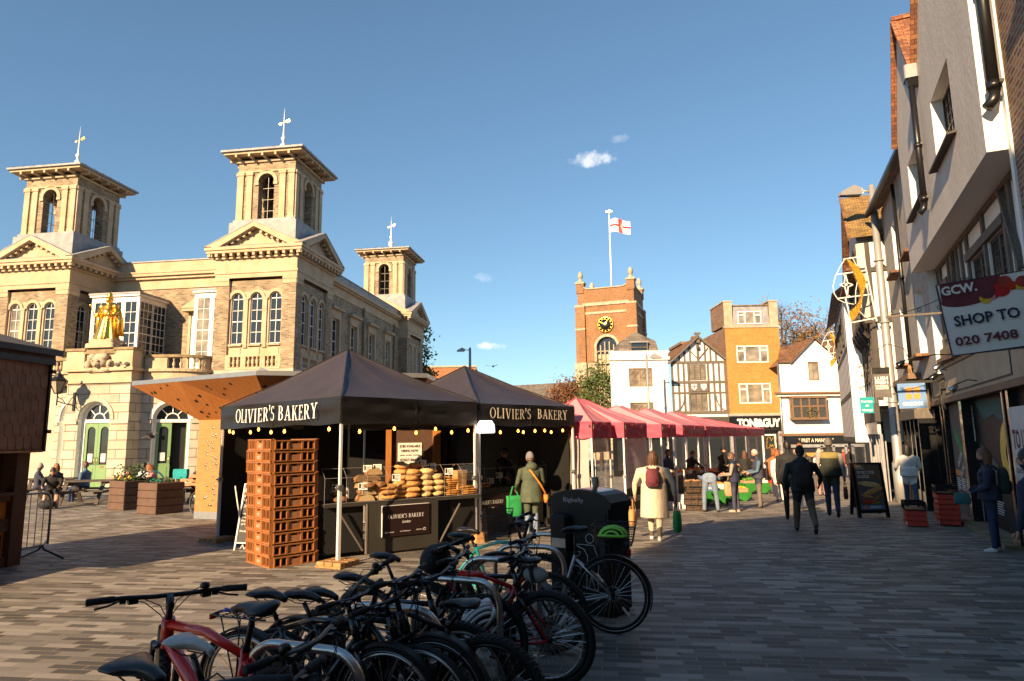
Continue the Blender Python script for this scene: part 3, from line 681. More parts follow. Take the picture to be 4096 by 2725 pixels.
# glazed white bays on the balcony
def bay(x0, x1, y0, y1, z0, z1, cf, cs, side=True, glass='dark_glass', glass_s='dark_glass'):
    mb = MB(); mb.m('white_paint')
    mb.box(x0, x1, y0, y1, z1-.22, z1); mb.box(x0-.12, x1+.12, y0-.12, y1, z1, z1+.1); mb.m('lead'); mb.box(x0-.16, x1+.16, y0-.16, y1, z1+.1, z1+.2); mb.m('white_paint')
    mb.box(x0, x1, y0, y1, z0, z0+.25)
    for x in [lerp(x0, x1, i/cf) for i in range(cf+1)]: mb.box(x-.06, x+.06, y0-.01, y0+.1, z0, z1)
    b = mb.build('glazed_bay', HALL)
    for i in range(cf):
        a, c = lerp(x0, x1, i/cf)+.06, lerp(x0, x1, (i+1)/cf)-.06
        sash(b, T(0, y0+.05, 0), (a+c)/2, z0+.25, c-a, z1-z0-.47, False, 2, 6, glass=glass, fr=.06)
    if side:
        for i in range(cs):
            a, c = lerp(y0+.1, y1, i/cs)+.03, lerp(y0+.1, y1, (i+1)/cs)-.03
            sash(b, T(x1-.05, 0, 0) @ RZ(pi/2), (a+c)/2, z0+.25, c-a, z1-z0-.47, False, 3, 8, glass=glass_s, fr=.04, bar=.03)
bay(-11.6, -9.0, .9, 3.1, 5.6, 9.45, 3, 2)
bay(-5.95, -4.16, 1.1, 3.1, 5.6, 9.5, 2, 1, False, 'curtain_glass')
mb = MB(); mb.m('stone'); mb.box(-7.7, -6.05, 2.5, 3.1, 8.9, 9.05); mb.prism([(-7.75,2.45,9.05),(-6.0,2.45,9.05),(-6.88,2.45,9.62)], (0,.65,0)); mb.box(-7.55,-7.4,2.9,3.1,5.5,8.9); mb.box(-6.2,-6.05,2.9,3.1,5.5,8.9)
dw = mb.build('pedimented_surround', HALL)
sash(dw, T(0, 2.98, 0), -6.8, 5.6, 1.16, 3.3, False, 2, 4, fr=.12)
# portico: central block, curved balcony bays, arched green doors
PB = MB()
x0, x1, yp = -10.05, -6.83, -2.0
M_ = T(0, yp, 0)
PB.M = M_
wall_panel(PB, x0, x1, 0, 4.7, [(-9.35, -7.73, .0, 3.86, True)], .5, 'ashlar', 'white_paint')
PB.m('stone_portland'); PB.box(x0-.06, x1+.06, -.07, 0, 2.92, 3.06) if False else None
PB.m('stone'); PB.box(x0-.1, x1+.1, -.1, 1.6, 4.7, 4.82); PB.box(x0-.02, x1+.02, -.02, 1.6, 4.82, 5.25); PB.box(x0-.16, x1+.16, -.16, 1.6, 5.25, 5.4); PB.box(x0, x1, 0, 1.4, 5.4, 6.05)
PB.box(x0-.08, x0+.85, -.1, .5, 5.4, 6.2); PB.box(x1-.85, x1+.08, -.1, .5, 5.4, 6.2); PB.m('stone_dirty'); PB.box(x0-.14, x0+.9, -.16, .56, 6.2, 6.32); PB.box(x1-.9, x1+.14, -.16, .56, 6.2, 6.32); PB.box(-9.25, -7.6, -.1, .6, 6.05, 6.32)
PB.M = Matrix(); PB.m('ashlar')
PB.add([(x1,yp,0),(x1,yp+1.6,0),(x1,yp+1.6,4.7),(x1,yp,4.7)], [(0,1,2,3)]); PB.add([(x0,yp,0),(x0,yp+1.6,0),(x0,yp+1.6,4.7),(x0,yp,4.7)], [(3,2,1,0)])
PB.m('stone_portland')
for a, b in ((x0-.05, -9.38), (-7.7, x1+.05)): PB.box(a, b, yp-.08, yp, 2.84, 3.0)
arch_ring(PB, -8.54, 3.05, .82, 1.0, yp-.05, yp+.05)
# swags, shield and lion carving below the statue
PB.m('stone_pale'); PB.ell((-8.45, yp-.08, 5.72), (.42, .22, .36)); PB.ell((-8.45, yp-.2, 5.62), (.2, .18, .22)); PB.ell((-8.45, yp-.3, 5.5), (.1, .12, .1))
for s in (-1, 1):
    PB.ell((-8.45+s*.3, yp-.15, 5.9), (.2, .15, .16)); PB.ell((-8.45+s*.55, yp-.1, 5.55), (.16, .12, .22)); PB.ell((-8.45+s*.12, yp-.33, 5.7), (.06, .06, .05)); PB.ell((-8.45+s*.42, yp-.12, 5.3), (.22, .1, .1))
PB.box(-9.0, -7.9, yp-.12, yp+.1, 5.2, 5.36)
for s in (-1, 1):   # side bays bulge towards the pavilions
    cx = x1 if s > 0 else x0; pts = []
    for i in range(13):
        t = i/12; a = lerp(-pi/2, 0, t)
        pts.append((cx + s*(.05+2.55*math.sin(t*pi/2)**.9), -1.25 + 1.35*(1-math.cos(t*pi/2))))
    def band(z0, z1, o, th=.25, mt='stone'):
        PB.m(mt)
        for i in range(12):
            (ax, ay), (bx, by) = pts[i], pts[i+1]; n = V((by-ay, -(bx-ax), 0)); n = n.normalized()*(1 if s > 0 else -1)
            A, B = V((ax, ay, z0))+n*o, V((bx, by, z0))+n*o
            PB.prism([A, B, B-n*th, A-n*th] if s > 0 else [B, A, A-n*th, B-n*th], (0, 0, z1-z0))
    band(4.7, 4.82, .1); band(4.82, 5.25, .02, .25, 'stone'); band(5.25, 5.38, .14); band(5.92, 6.05, .05, .25, 'stone_dirty')
    for i in range(11):
        t = (i+.5)/11*12; j = min(11, int(t)); f = t-j
        px_, py_ = lerp(pts[j][0], pts[j+1][0], f), lerp(pts[j][1], pts[j+1][1], f)
        if 3 <= i <= 8: PB.m('stone'); PB.lathe([(r*.9, z*.84) for r, z in BAL], (px_, py_+.1, 5.38), 8)
    for (ra, rb) in ((0, 3), (9, 12)):
        PB.m('stone')
        for i in range(ra, rb):
            (ax, ay), (bx, by) = pts[i], pts[i+1]; n = V((by-ay, -(bx-ax), 0)).normalized()*(1 if s > 0 else -1); A, B = V((ax, ay, 5.38)), V((bx, by, 5.38))
            PB.prism([A, B, B-n*.2, A-n*.2] if s > 0 else [B, A, A-n*.2, B-n*.2], (0, 0, .54))
    PB.m('stone_portland'); PB.poly([(p[0], p[1], 5.37) for p in pts] + [(pts[-1][0], 3.1, 5.37), (cx, 3.1, 5.37)])
    # flat ashlar wall behind the door of the bay, then the curve above it
    k = PB.M; wl = 2.62
    PB.M = T(cx, -1.2, 0) @ RZ(s*R(27)) if s > 0 else T(cx, -1.2, 0) @ RZ(R(-27)) @ T(-wl, 0, 0)
    da = wl/2-.02 if s > 0 else wl/2+.02
    wall_panel(PB, 0, wl, 0, 4.7, [(da-.8, da+.8, 0, 3.86, True)], .45, 'ashlar', 'white_paint')
    PB.m('white_paint'); arch_ring(PB, da, 3.06, .8, .94, -.03, .05)
    PB.m('stone_portland'); PB.box(0, da-.84, -.07, 0, 2.86, 3.0); PB.box(da+.84, wl, -.07, 0, 2.86, 3.0)
    PB.M = k
portico = PB.build('portico', HALL)
def green_doors(M, openr=False):
    d = MB(M); d.m('white_paint'); d.box(-.8, -.66, -.04, .1, 0, 3.05); d.box(.66, .8, -.04, .1, 0, 3.05); d.box(-.66, .66, -.06, .1, 2.9, 3.05)
    arch_ring(d, 0, 3.05, .68, .8, -.04, .1); arch_ring(d, 0, 3.05, .26, .31, 0, .05)
    for a in (.25*pi, .5*pi, .75*pi): d.beam((.28*math.cos(a), .02, 3.05+.28*math.sin(a)), (.7*math.cos(a), .02, 3.05+.7*math.sin(a)), .04, .04)
    fr = d.build('door_frame', portico)
    g = MB(M); g.m('dark_glass'); g.poly([(.7*math.cos(pi*i/12), .04, 3.05+.7*math.sin(pi*i/12)) for i in range(13)]); g.build('fanlight', fr)
    for s in (-1, 1):
        if openr and s > 0:
            v = MB(M); v.m('black_void'); v.box(0, .66, .3, .32, 0, 2.9); v.m('green_paint'); v.box(.61, .66, .02, .62, 0.01, 2.9); v.build('door_leaf', portico); continue
        l = MB(M); a, b = (-.66, -.005) if s < 0 else (.005, .66); cx = (a+b)/2
        wall_panel(l, a, b, .01, 2.9, [(cx-.2, cx+.2, 1.0, 2.72, True)], .05, 'green_paint', 'green_paint'); l.m('green_paint'); l.box(cx-.2, cx+.2, -.015, 0, .2, .85)
        l.m('paper'); l.box(cx-.14, cx+.1, .034, .044, 1.12, 1.5); l.m('brick_red') if s > 0 else l.m('paper'); l.box(cx-.1, cx+.06, -.012, 0, .72, .95) if s > 0 else None
        l.m('gold'); l.cyl((a+.06 if s > 0 else b-.06, -.05, 1.0), (a+.06 if s > 0 else b-.06, -.05, 1.35), .014)
        L_ = l.build('door_leaf', portico)
        g = MB(M); g.m('dark_glass'); g.box(cx-.21, cx+.21, .045, .055, .98, 2.73); g.build('pane', L_)
green_doors(T(-8.54, yp+.3, 0)); green_doors(T(x1, -1.2, 0) @ RZ(R(27)) @ T(1.29, .28, 0), True); green_doors(T(x0, -1.2, 0) @ RZ(R(-27)) @ T(-1.29, .28, 0))
HM = T(-10.35, 31, 0) @ RZ(AX)
# gilded statue on the portico
st = thing('gilded_statue', 'gilded statue of a robed queen with sceptre above the market house doors', 'statue', tuple(HM @ V((-8.42, -1.75, 6.32))), AX)
p = MB(); p.m('stone'); p.rbox(-.72, .72, -.5, .5, 0, .22, .05); p.rbox(-.6, .6, -.42, .42, .22, .42, .05); p.build('plinth', st)
s = MB(); s.m('gold')
def robe(t, q):
    z = .42 + q*1.55; a = 2*pi*t
    r = lerp(.52, .2, min(1, q*1.15)**.8) if q < .8 else lerp(.235, .3, (q-.8)/.2)
    r *= 1 + (.09*math.sin(a*9)+.05*math.sin(a*5+2))*(1-q)**.5
    return (r*math.cos(a)*1.12, r*math.sin(a)*.85, z)
s.grid(robe, 54, 20)
s.ell((0, 0, 1.92), (.34, .24, .22)); s.ell((.0, -.12, 1.68), (.24, .18, .26)); s.cyl((0, -.02, 2.0), (0, -.04, 2.2), .085)
s.ell((0, -.05, 2.3), (.125, .14, .165)); s.ell((0, .02, 2.34), (.15, .15, .15)); s.ell((0, -.19, 2.28), (.025, .03, .04))
s.lathe([(.1,0),(.135,.0),(.15,.1),(.11,.14),(.13,.2),(.03,.28),(0,.36)], (0, -.01, 2.4), 10)
for sx in (-1, 1):
    s.tube([(sx*.3, 0, 1.98), (sx*.47, -.05, 1.68), (sx*.38, -.3, 1.5)], [.12, .13, .075], 8); s.ell((sx*.38, -.34, 1.49), .075); s.tube([(sx*.42, 0, 1.85), (sx*.55, .08, 1.3), (sx*.52, .12, .6)], [.16, .14, .2], 8)
    s.ell((sx*.34, -.02, 1.98), (.17, .15, .15))
s.tube([(-.36, -.36, 1.38), (-.62, -.42, 1.98)], .022, 6); s.ell((-.63, -.42, 2.02), .055); s.ell((.36, -.4, 1.56), .1)
s.build('figure', st)
# wall lantern on a scrolled bracket
lt = thing('wall_lantern', 'black hexagonal glass lantern on scrolled bracket by the arched green doors', 'lantern', tuple(HM @ V((-9.62, yp, 3.95))), AX)
l = MB(); l.m('black_metal'); l.box(-.06, .06, -.05, 0, -.5, .35); l.tube([(0,-.02,-.25),(0,-.5,-.2),(0,-.98,-.1)], .025, 6); l.tube([(0,-.02,.2),(0,-.2,.05),(0,-.35,-.2),(0,-.5,-.2)], .018, 6); l.tube([(0,-.5,-.2),(0,-.7,.0),(0,-.9,.05),(0,-.98,.15)], .018, 6); l.cyl((0,-.98,-.3), (0,-.98,.24), .03)
l.build('bracket', lt)
l = MB(T(0,-.98,.22)); l.m('black_metal'); l.lathe([(.0,0),(.14,0),(.15,.04),(.0,.05)], n=6); l.lathe([(.37,.55),(.39,.6),(.2,.76),(.17,.86),(.07,.92),(.05,1.0),(.02,1.12),(0,1.13)], n=6, smooth=False)
for i in range(6): a = 2*pi*i/6; l.beam((.14*math.cos(a), .14*math.sin(a), .04), (.36*math.cos(a), .36*math.sin(a), .56), .03, .03)
h_ = l.build('lamp_head', lt)
l = MB(T(0,-.98,.22)); l.m('stone_pale'); l.lathe([(.13,.05),(.345,.55)], n=6, smooth=False); l.build('glass', h_)
# floodlight on the corner of the pavilion
fl = thing('floodlight', 'grey floodlight tilted up on the timber kiosk roof', 'floodlight', tuple(HM @ V((-.65, -1.4, 4.55))), AX+.35)
l = MB(); l.m('galvanised'); l.ob((0, 0, .38), (.62, .34, .42), RY(.45) @ RX(-.2)); l.ob((-.02, -.18, .42), (.5, .03, .32), RY(.45) @ RX(-.2)); l.build('housing', fl)
l = MB(); l.m('galvanised'); l.beam((-.25,0,-.1), (-.3,0,.35), .05, .02); l.beam((.25,0,-.1), (.28,0,.3), .05, .02); l.box(-.3,.3,-.1,.1,-.14,-.08); l.build('bracket', fl)
# ---------- bakery: two black gazebos, counter, bread, crates ----------
TA = R(47.8); TO = V((-2.74, 10.57, 0)); TM = T(*TO) @ RZ(TA)
def tw_(x, y, z=0): return tuple(TM @ V((x, y, z)))
ORD = ['lowest', 'second from the bottom', 'third from the bottom', 'fourth from the bottom', 'fifth from the bottom', 'sixth from the bottom', 'fifth from the top', 'fourth from the top', 'third from the top', 'second from the top', 'topmost']
def canopy(name, parent, sx, sy, ze, za, top, side, val, ridge=0., sag=.12, seed=0, lining=None, extra=None):
    """pitched gazebo canopy with sagging panels, valance skirts hanging from the eaves"""
    c = MB(); c.m(top); cx, cy = sx/2, sy/2; rnd = random.Random(seed)
    A = [(0,0),(sx,0),(sx,sy),(0,sy)]
    ax0, ax1 = (cx-ridge/2, cx+ridge/2)
    for i in range(4):
        (x0, y0), (x1, y1) = A[i], A[(i+1) % 4]
        if i in (0, 2): p0, p1 = ((ax0, cy), (ax1, cy)) if i == 0 else ((ax1, cy), (ax0, cy))
        else: q = ax1 if i == 1 else ax0; p0 = p1 = (q, cy)
        ph = rnd.random()*6
        def fn(u, v, x0=x0, y0=y0, x1=x1, y1=y1, p0=p0, p1=p1, ph=ph):
            bx, by = lerp(x0, x1, u), lerp(y0, y1, u); tx, ty = lerp(p0[0], p1[0], u), lerp(p0[1], p1[1], u)
            s = v**1.0; z = lerp(ze, za, s**1.12) - sag*math.sin(pi*v)*(.35+.65*abs(2*u-1))*.8*(1-(2*u-1)**4) - .02*math.sin(pi*u)*(1-v)
            w_ = .008*math.sin(u*31+ph+v*9)*math.sin(pi*u)*math.sin(pi*min(1, v*1.2+.05))
            return (lerp(bx, tx, s), lerp(by, ty, s), z + w_)
        c.grid(fn, 18, 14)
    for (a, b) in ((A[0], A[1]), (A[3], A[0]), (A[1], A[2]), (A[2], A[3])):
        m_ = side; c.m(m_); ph = rnd.random()*6; d = V((b[0]-a[0], b[1]-a[1], 0)); n = V((d.y, -d.x, 0)).normalized()
        def vf(u, v, a=a, d=d, n=n, ph=ph):
            w_ = (.02*math.sin(u*23+ph+v*9)*math.sin(v*pi*.9+.2) + .022*math.sin(u*7+ph*2-v*11)) * math.sin(pi*u)**.5
            return V((a[0], a[1], ze - val*v + .012*math.sin(u*17+ph)*v)) + d*u + n*(.012 + w_*(1-.3*v))
        c.grid(vf, 30, 6)
        if lining: c.m(lining); c.grid(lambda u, v: V(vf(1-u, v)) - n*.022, 30, 6)
        c.m(side)
        for e in (.5,): 
            q = V((a[0], a[1], 0)) + d*e + n*.02; c.beam(q+V((0,0,ze-.01)), q+V((0,0,ze-val+.01)), .012, .012)
    for (x, y), q in zip(A, ((ax0, cy), (ax1, cy), (ax1, cy), (ax0, cy))): c.tube([(x, y, ze+.01), (lerp(x, q[0], .5), lerp(y, q[1], .5), lerp(ze, za, .46)+.0), (q[0], q[1], za+.01)], .012, 5)
    if extra: extra(c)
    return c.build(name, parent)
def pole(name, parent, x, y, h, mt='alu', w=.05, foot=None):
    p = MB(); p.m(mt); p.box(x-w/2, x+w/2, y-w/2, y+w/2, .02, h*.46); q = w*.38; p.box(x-q, x+q, y-q, y+q, h*.46, h); p.box(x-w, x+w, y-w, y+w, 0, .02)
    p.m('black_plastic'); p.box(x-w*.8, x+w*.8, y-w*.8, y+w*.8, h-.12, h-.02); p.m('galvanised'); p.box(x-w*.8, x+w*.8, y-w*.8, y+w*.8, h*.44, h*.47); p.cyl((x-w, y-.01, h*.455), (x-w*1.9, y-.02, h*.455), .012)
    return p.build(name, parent)
def gazebo_frame(parent, sx, sy, h, mt='alu', legs=(0,1,2,3)):
    for i, (x, y) in enumerate(((.03,.03),(sx-.03,.03),(sx-.03,sy-.03),(.03,sy-.03))):
        if i in legs: pole('leg', parent, x, y, h, mt)
    t = MB(); t.m(mt)
    for (a, b) in (((.03,.03),(sx-.03,.03)),((sx-.03,.03),(sx-.03,sy-.03)),((.03,sy-.03),(sx-.03,sy-.03)),((.03,.03),(.03,sy-.03))):
        for k in range(2):
            p, q = lerp(a[0], b[0], k*.5), lerp(a[1], b[1], k*.5); r, s = lerp(a[0], b[0], k*.5+.5), lerp(a[1], b[1], k*.5+.5)
            t.beam((p, q, h-.05), (r, s, h-.32), .02, .03); t.beam((p, q, h-.32), (r, s, h-.05), .02, .03)
    t.build('truss', parent)
SX, SY, ZE = 3.04, 4.28, 2.62
g1 = thing('market_gazebo', 'black bakery gazebo with white lettering, nearer of the two, crate stack under it', 'gazebo', tuple(TO), TA)
def letters1(t):
    t.m('letter_white'); t.serif("OLIVIER'S BAKERY", .25, (-.085, SY*.465, 2.28), (0,-1,0), (0,0,1), width=2.95, fn=lambda p: V((p.x-.0+.012*math.sin(p.y*6)-.012, p.y, p.z+.01*math.sin(p.y*4))))
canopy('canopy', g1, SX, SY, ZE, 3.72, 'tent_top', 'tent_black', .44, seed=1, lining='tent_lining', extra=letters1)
gazebo_frame(g1, SX, SY, 2.6)
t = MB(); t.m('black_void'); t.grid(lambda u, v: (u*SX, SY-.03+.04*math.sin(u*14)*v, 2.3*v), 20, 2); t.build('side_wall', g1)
g2 = thing('market_gazebo', 'black bakery gazebo with white lettering standing behind the rubbish bin', 'gazebo', tw_(SX+.08, 0.03), R(43.5))
S2 = 2.8
def letters2(t):
    t.m('letter_cream'); t.serif("OLIVIER'S  BAKERY", .2, (S2*.49, -.075, 2.31), (1,0,0), (0,0,1), width=2.28, fn=lambda p: V((p.x, p.y+.01*math.sin(p.x*6), p.z+.01*math.sin(p.x*5))))
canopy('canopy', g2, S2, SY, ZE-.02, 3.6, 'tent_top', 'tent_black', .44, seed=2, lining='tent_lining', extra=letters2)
gazebo_frame(g2, S2, SY, 2.58)
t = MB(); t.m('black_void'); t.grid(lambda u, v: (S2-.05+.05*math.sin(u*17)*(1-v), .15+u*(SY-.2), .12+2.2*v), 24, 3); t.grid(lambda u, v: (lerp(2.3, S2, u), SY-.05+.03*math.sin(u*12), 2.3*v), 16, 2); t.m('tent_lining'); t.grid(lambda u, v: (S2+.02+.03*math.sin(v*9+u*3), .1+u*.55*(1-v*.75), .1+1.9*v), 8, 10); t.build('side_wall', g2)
# wooden feet under the gazebo legs
def foot(x, y, lab, n=2, rz=.3):
    o = thing('wooden_foot', lab, 'wood block', tw_(x, y), TA+rz, 'wooden blocks under the gazebo legs')
    b = MB(); b.m('wood_pallet')
    for i in range(3):
        for j in range(3): b.rbox(-.24+i*.16, -.24+i*.16+.15, -.24+j*.16, -.24+j*.16+.15, .012, .085, .012)
    b.box(-.25, .24, -.25, .24, 0, .03); b.build('block', o)
foot(.03, .03, 'wooden block foot under the nearest gazebo leg by the parked bikes'); foot(.0, SY-.1, 'wooden block foot under the far leg beside the slate board')
o = thing('wooden_foot', 'round wooden foot under the double pole between the two gazebos', 'wood block', tw_(SX+.03, .03), 0, 'wooden blocks under the gazebo legs')
b = MB(); b.m('wood_pallet'); b.lathe([(0,0),(.2,0),(.2,.07),(.19,.075),(.19,.08),(.2,.085),(.2,.15),(.18,.16),(0,.16)], n=8, smooth=False); b.build('block', o)
# a white cap of plastic round the top of the double pole
b = MB(); b.m('lamp_white'); b.lathe([(0,.1),(.12,.1),(.17,.02),(.18,-.12),(.16,-.14)], n=12); tag(b.build('pole_lamp', loc=tw_(SX+.12, -.12, 2.16)), 'white bowl lamp at the top of the double gazebo pole', 'lamp')
# strings of bulbs under the eaves
def bulb_string(lab, pts, bulbs, sag=.07):
    s = thing('string_lights', lab, 'string lights', tuple(pts[0])); P0 = V(pts[0]); P1 = V(pts[1])
    c = MB(); c.m('black_plastic'); n = 24
    path = [lerp(P0, P1, i/n) - P0 + V((0, 0, -sag*abs(math.sin(i/n*pi*3)))) for i in range(n+1)]
    c.tube(path, .006, 5); c.build('cable', s)
    for f in bulbs:
        i = min(n-1, int(f*n)); q = lerp(path[i], path[i+1], f*n-i)
        b = MB(T(*q)); b.m('black_plastic'); b.cyl((0,0,0), (0,0,-.06), .016, n=8); b.m('bulb_warm'); b.lathe([(.01,-.06),(.02,-.08),(.024,-.1),(.016,-.12),(0,-.127)], n=8); b.build('bulb', s)
def twv(x, y, z): return TM @ V((x, y, z))
bulb_string('string of warm bulbs along the lettered sunny side of the gazebo', (twv(.06, SY-.15, 2.24), twv(.06, .15, 2.24)), [.03,.07,.25,.33,.45,.57,.93])
bulb_string('string of warm bulbs above the bread counter with the glass case', (twv(.2, .1, 2.2), twv(SX, .1, 2.2)), [.08,.33,.5,.66,.8,.95])
bulb_string('string of warm bulbs over the customer in the grey cap', (T(*tw_(SX+.08, .03)) @ RZ(R(43.5)) @ V((.2,.15,2.2)), T(*tw_(SX+.08, .03)) @ RZ(R(43.5)) @ V((S2-.1,.15,2.2))), [.2,.4,.46,.6,.72,.8,.95])
# counter with folding front and glass sneeze guard
CA = R(34); TM2 = T(*tw_(SX+.08, .03)) @ RZ(R(43.5))
CT = thing('bakery_counter', 'long folding bakery counter with glass bread case and brown sign', 'counter', (-3.08, 11.0, 0), CA)
c = MB(); c.m('board_dark'); c.box(0, 2.95, 0, .75, .84, .885); c.box(-.01, 2.96, -.012, 0, .83, .89); c.build('top', CT)
c = MB(); c.m('board_dark'); c.box(.72, 2.05, -.03, .0, .04, .84); c.m('timber_grey'); c.beam((.66,0,.1), (.2,-.02,.8), .03, .02); c.beam((2.1,0,.1), (2.5,-.02,.75), .03, .02); c.box(.70, .725, -.04, .01, .04, .85)
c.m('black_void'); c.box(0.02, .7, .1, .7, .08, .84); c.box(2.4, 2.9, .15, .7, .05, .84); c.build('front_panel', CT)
c = MB(); c.m('sign_brown'); c.box(.98, 1.86, -.058, -.031, .29, .8); c.m('letter_white'); c.box(.972, .98, -.06, -.031, .29, .8); c.box(.972, 1.86, -.06, -.031, .8, .806)
c.serif("OLIVIER'S BAKERY", .066, (1.42, -.0605, .585), width=.68); c.text('London', .05, (1.42, -.0605, .5), (1,0,0), (.25,0,1), width=.15); c.text('@olivierlaved', .022, (1.13, -.0605, .35), width=.12); c.text('www.oliviersbakery.com', .022, (1.4, -.0605, .355), width=.2); c.text('#oliviersbakery', .022, (1.67, -.0605, .36), width=.12)
c.box(1.75, 1.79, -.0605, -.0585, .35, .39); c.ell((1.045, -.0605, .36), (.018, .002, .014)); c.m('sign_brown'); c.box(1.756, 1.784, -.0615, -.0605, .356, .384); c.build('sign', CT)
gc = MB(); gc.m('clear_glass')
gc.add([(0,.03,.885),(2.95,.03,.885),(2.95,.03,1.3),(0,.03,1.3)], [(0,1,2,3)]); gc.add([(0,.03,1.3),(2.95,.03,1.3),(2.95,.2,1.45),(0,.2,1.45)], [(0,1,2,3)])
gc.m('letter_grey')
for x in [i*2.95/8 for i in range(9)]: gc.beam((x,.03,.885),(x,.03,1.3), .004, .004); gc.beam((x,.03,1.3),(x,.2,1.45), .004, .004)
for (y, z) in ((.03,1.3),(.2,1.45),(.03,.89)): gc.beam((0,y,z),(2.95,y,z), .004, .004)
gc.build('glass_case', CT)
C2 = thing('bakery_counter', 'second bakery counter at which the customer in the grey cap stands', 'counter', tuple(TM2 @ V((.34,.72,0))), R(43.5))
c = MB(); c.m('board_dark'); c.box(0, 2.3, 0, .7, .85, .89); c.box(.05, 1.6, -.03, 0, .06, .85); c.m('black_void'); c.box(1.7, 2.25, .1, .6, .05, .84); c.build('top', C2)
c = MB(); c.m('sign_brown'); c.box(.15, 1.4, -.055, -.031, .2, .8); c.m('letter_white'); c.serif("OLIVIER'S BAKERY", .075, (.55, -.058, .58), width=.7); c.text('London', .05, (.55, -.058, .48), (1,0,0), (.25,0,1), width=.15); c.text('@olivierlaved', .022, (.28, -.058, .3), width=.12); c.build('sign', C2)
gc = MB(); gc.m('clear_glass'); gc.add([(0,.03,.89),(2.3,.03,.89),(2.3,.03,1.3),(0,.03,1.3)], [(0,1,2,3)]); gc.add([(0,.03,1.3),(2.3,.03,1.3),(2.3,.2,1.45),(0,.2,1.45)], [(0,1,2,3)]); gc.m('letter_grey')
for x in (0, .45, .9, 1.35, 1.8, 2.3): gc.beam((x,.03,.89),(x,.03,1.3), .004, .004); gc.beam((x,.03,1.3),(x,.2,1.45), .004, .004)
gc.beam((0,.03,1.3),(2.3,.03,1.3), .004, .004); gc.build('glass_case', C2)
CM = T(-3.08, 11.0, 0) @ RZ(CA)
# bread
def loaf_mesh(kind, rx, ry, rz, seed):
    b = MB(); rnd = random.Random(seed); b.m(kind); nu, nv = 18, 9
    ph = rnd.random()*6
    def f(u, v):
        a = 2*pi*u; e = lerp(-1, 1, v); q = math.sqrt(max(0, 1-e*e)); w_ = 1+.06*math.sin(3*a+ph)+.04*math.sin(7*a+ph*2)
        z = e*rz*(1 if e > 0 else .75)
        return (rx*q**.8*math.cos(a)*w_, ry*q**.8*math.sin(a)*w_, z+rz*.75)
    b.grid(f, nu, nv); b.m('bread_pale')
    for s in (-1, 1): b.ell((s*rx*.22, s*ry*.1, rz*1.62), (rx*.5, ry*.12, rz*.12), 8, 5, RZ(.6+s*.15))
    return b
def half_mesh(seed):
    b = MB(); b.m('bread_dark'); n = 10
    P = [(.15*math.cos(pi*i/n), 0, .115*math.sin(pi*i/n)**.8) for i in range(n+1)]
    b.prism([V(p)+V((0,.002,0)) for p in P], (0,.13,0)); b.m('crumb'); b.poly([(p[0]*.94, 0, p[2]*.93+.002) for p in reversed(P)]); return b
LOAF = {}
C2M = TM2 @ T(.34, .72, 0)
def place_loaf(key, x, y, z, rz, lab, grp, sc_=1.0):
    M = (C2M @ V((.1+(int(x) % 5)*.14, .2, .892+(int(x)//5)*.06))) if grp == 'pastries on the second counter' else CM @ V((x, y, z))
    if key not in LOAF:
        b = half_mesh(3) if key == 'half' else loaf_mesh(*key)
        LOAF[key] = b.build('bread_loaf', loc=M, rot=CA+rz, label=lab, cat='bread', group=grp)
    else:
        o = LOAF[key].copy(); COL.objects.link(o); o.location = M; o.rotation_euler = (0, 0, CA+rz); o['label'] = lab; o['group'] = grp; LOAF[key].copy
        o.scale = (sc_,)*3
rnd = random.Random(5); zt = .888
RB = ('bread', .15, .12, .062, 1); RB2 = ('bread_pale', .14, .12, .065, 4); BAT = ('bread', .22, .085, .05, 2); STK = ('pastry', .2, .035, .022, 3); DK = ('bread_dark', .13, .1, .06, 6)
G_ = [('cut', 'cut half loaf of dark bread in the pile at the left of the glass case', 'cut half loaves'), ('round', 'big golden round loaf in the tall pile in the middle of the glass case', 'round loaves in the tall pile'),
      ('pale', 'pale floury round loaf in the columns right of the tall golden pile', 'floury loaves in columns'), ('long', 'long crusty loaf in the low pile right of the cut loaves', 'long crusty loaves'), ('stick', 'thin golden breadstick in the stack beside the floury loaves', 'breadsticks')]
def lab(i): return G_[i][1], G_[i][2]
for x, y, n in ((.32,.15,1),(.4,.42,2),(.78,.12,3),(.8,.36,4),(1.0,.14,3),(1.02,.4,5)):
    for i in range(n): place_loaf('half' if (i+int(x*10)) % 3 else DK, x+rnd.uniform(-.02,.02), y, zt+i*.105, rnd.uniform(-.4,.3), *lab(0))
for x, y, n in ((1.2,.14,3),(1.38,.16,3),(1.24,.42,3)):
    for i in range(n): place_loaf(BAT, x, y, zt+i*.085, rnd.uniform(-.3,.4), *lab(3))
for x, y, n in ((1.62,.15,5),(1.55,.45,6),(1.82,.46,6)):
    for i in range(n): place_loaf(RB, x+rnd.uniform(-.02,.02), y, zt+i*.1, rnd.uniform(-1,1), *lab(1))
for x, y, n in ((1.9,.17,5),(2.13,.17,4),(2.06,.46,4)):
    for i in range(n): place_loaf(RB2, x+rnd.uniform(-.01,.01), y, zt+i*.1, rnd.uniform(-1,1), *lab(2))
for x, y, n in ((2.36,.14,8),(2.4,.3,9)):
    for i in range(n): place_loaf(STK, x+rnd.uniform(-.02,.02), y, zt+i*.038, rnd.uniform(-.2,.2), *lab(4))
for x, y, n in ((2.76,.16,4),(2.82,.32,4)):
    for i in range(n): place_loaf(STK, x, y, zt+i*.04, rnd.uniform(-.2,.2)+.1, 'thin golden breadstick at the far end of the long glass case', 'breadsticks at the far end')
for k in range(10): place_loaf(('pastry', .07, .06, .03, 8), k, 0, 0, k, 'small golden pastry on the second counter', 'pastries on the second counter')
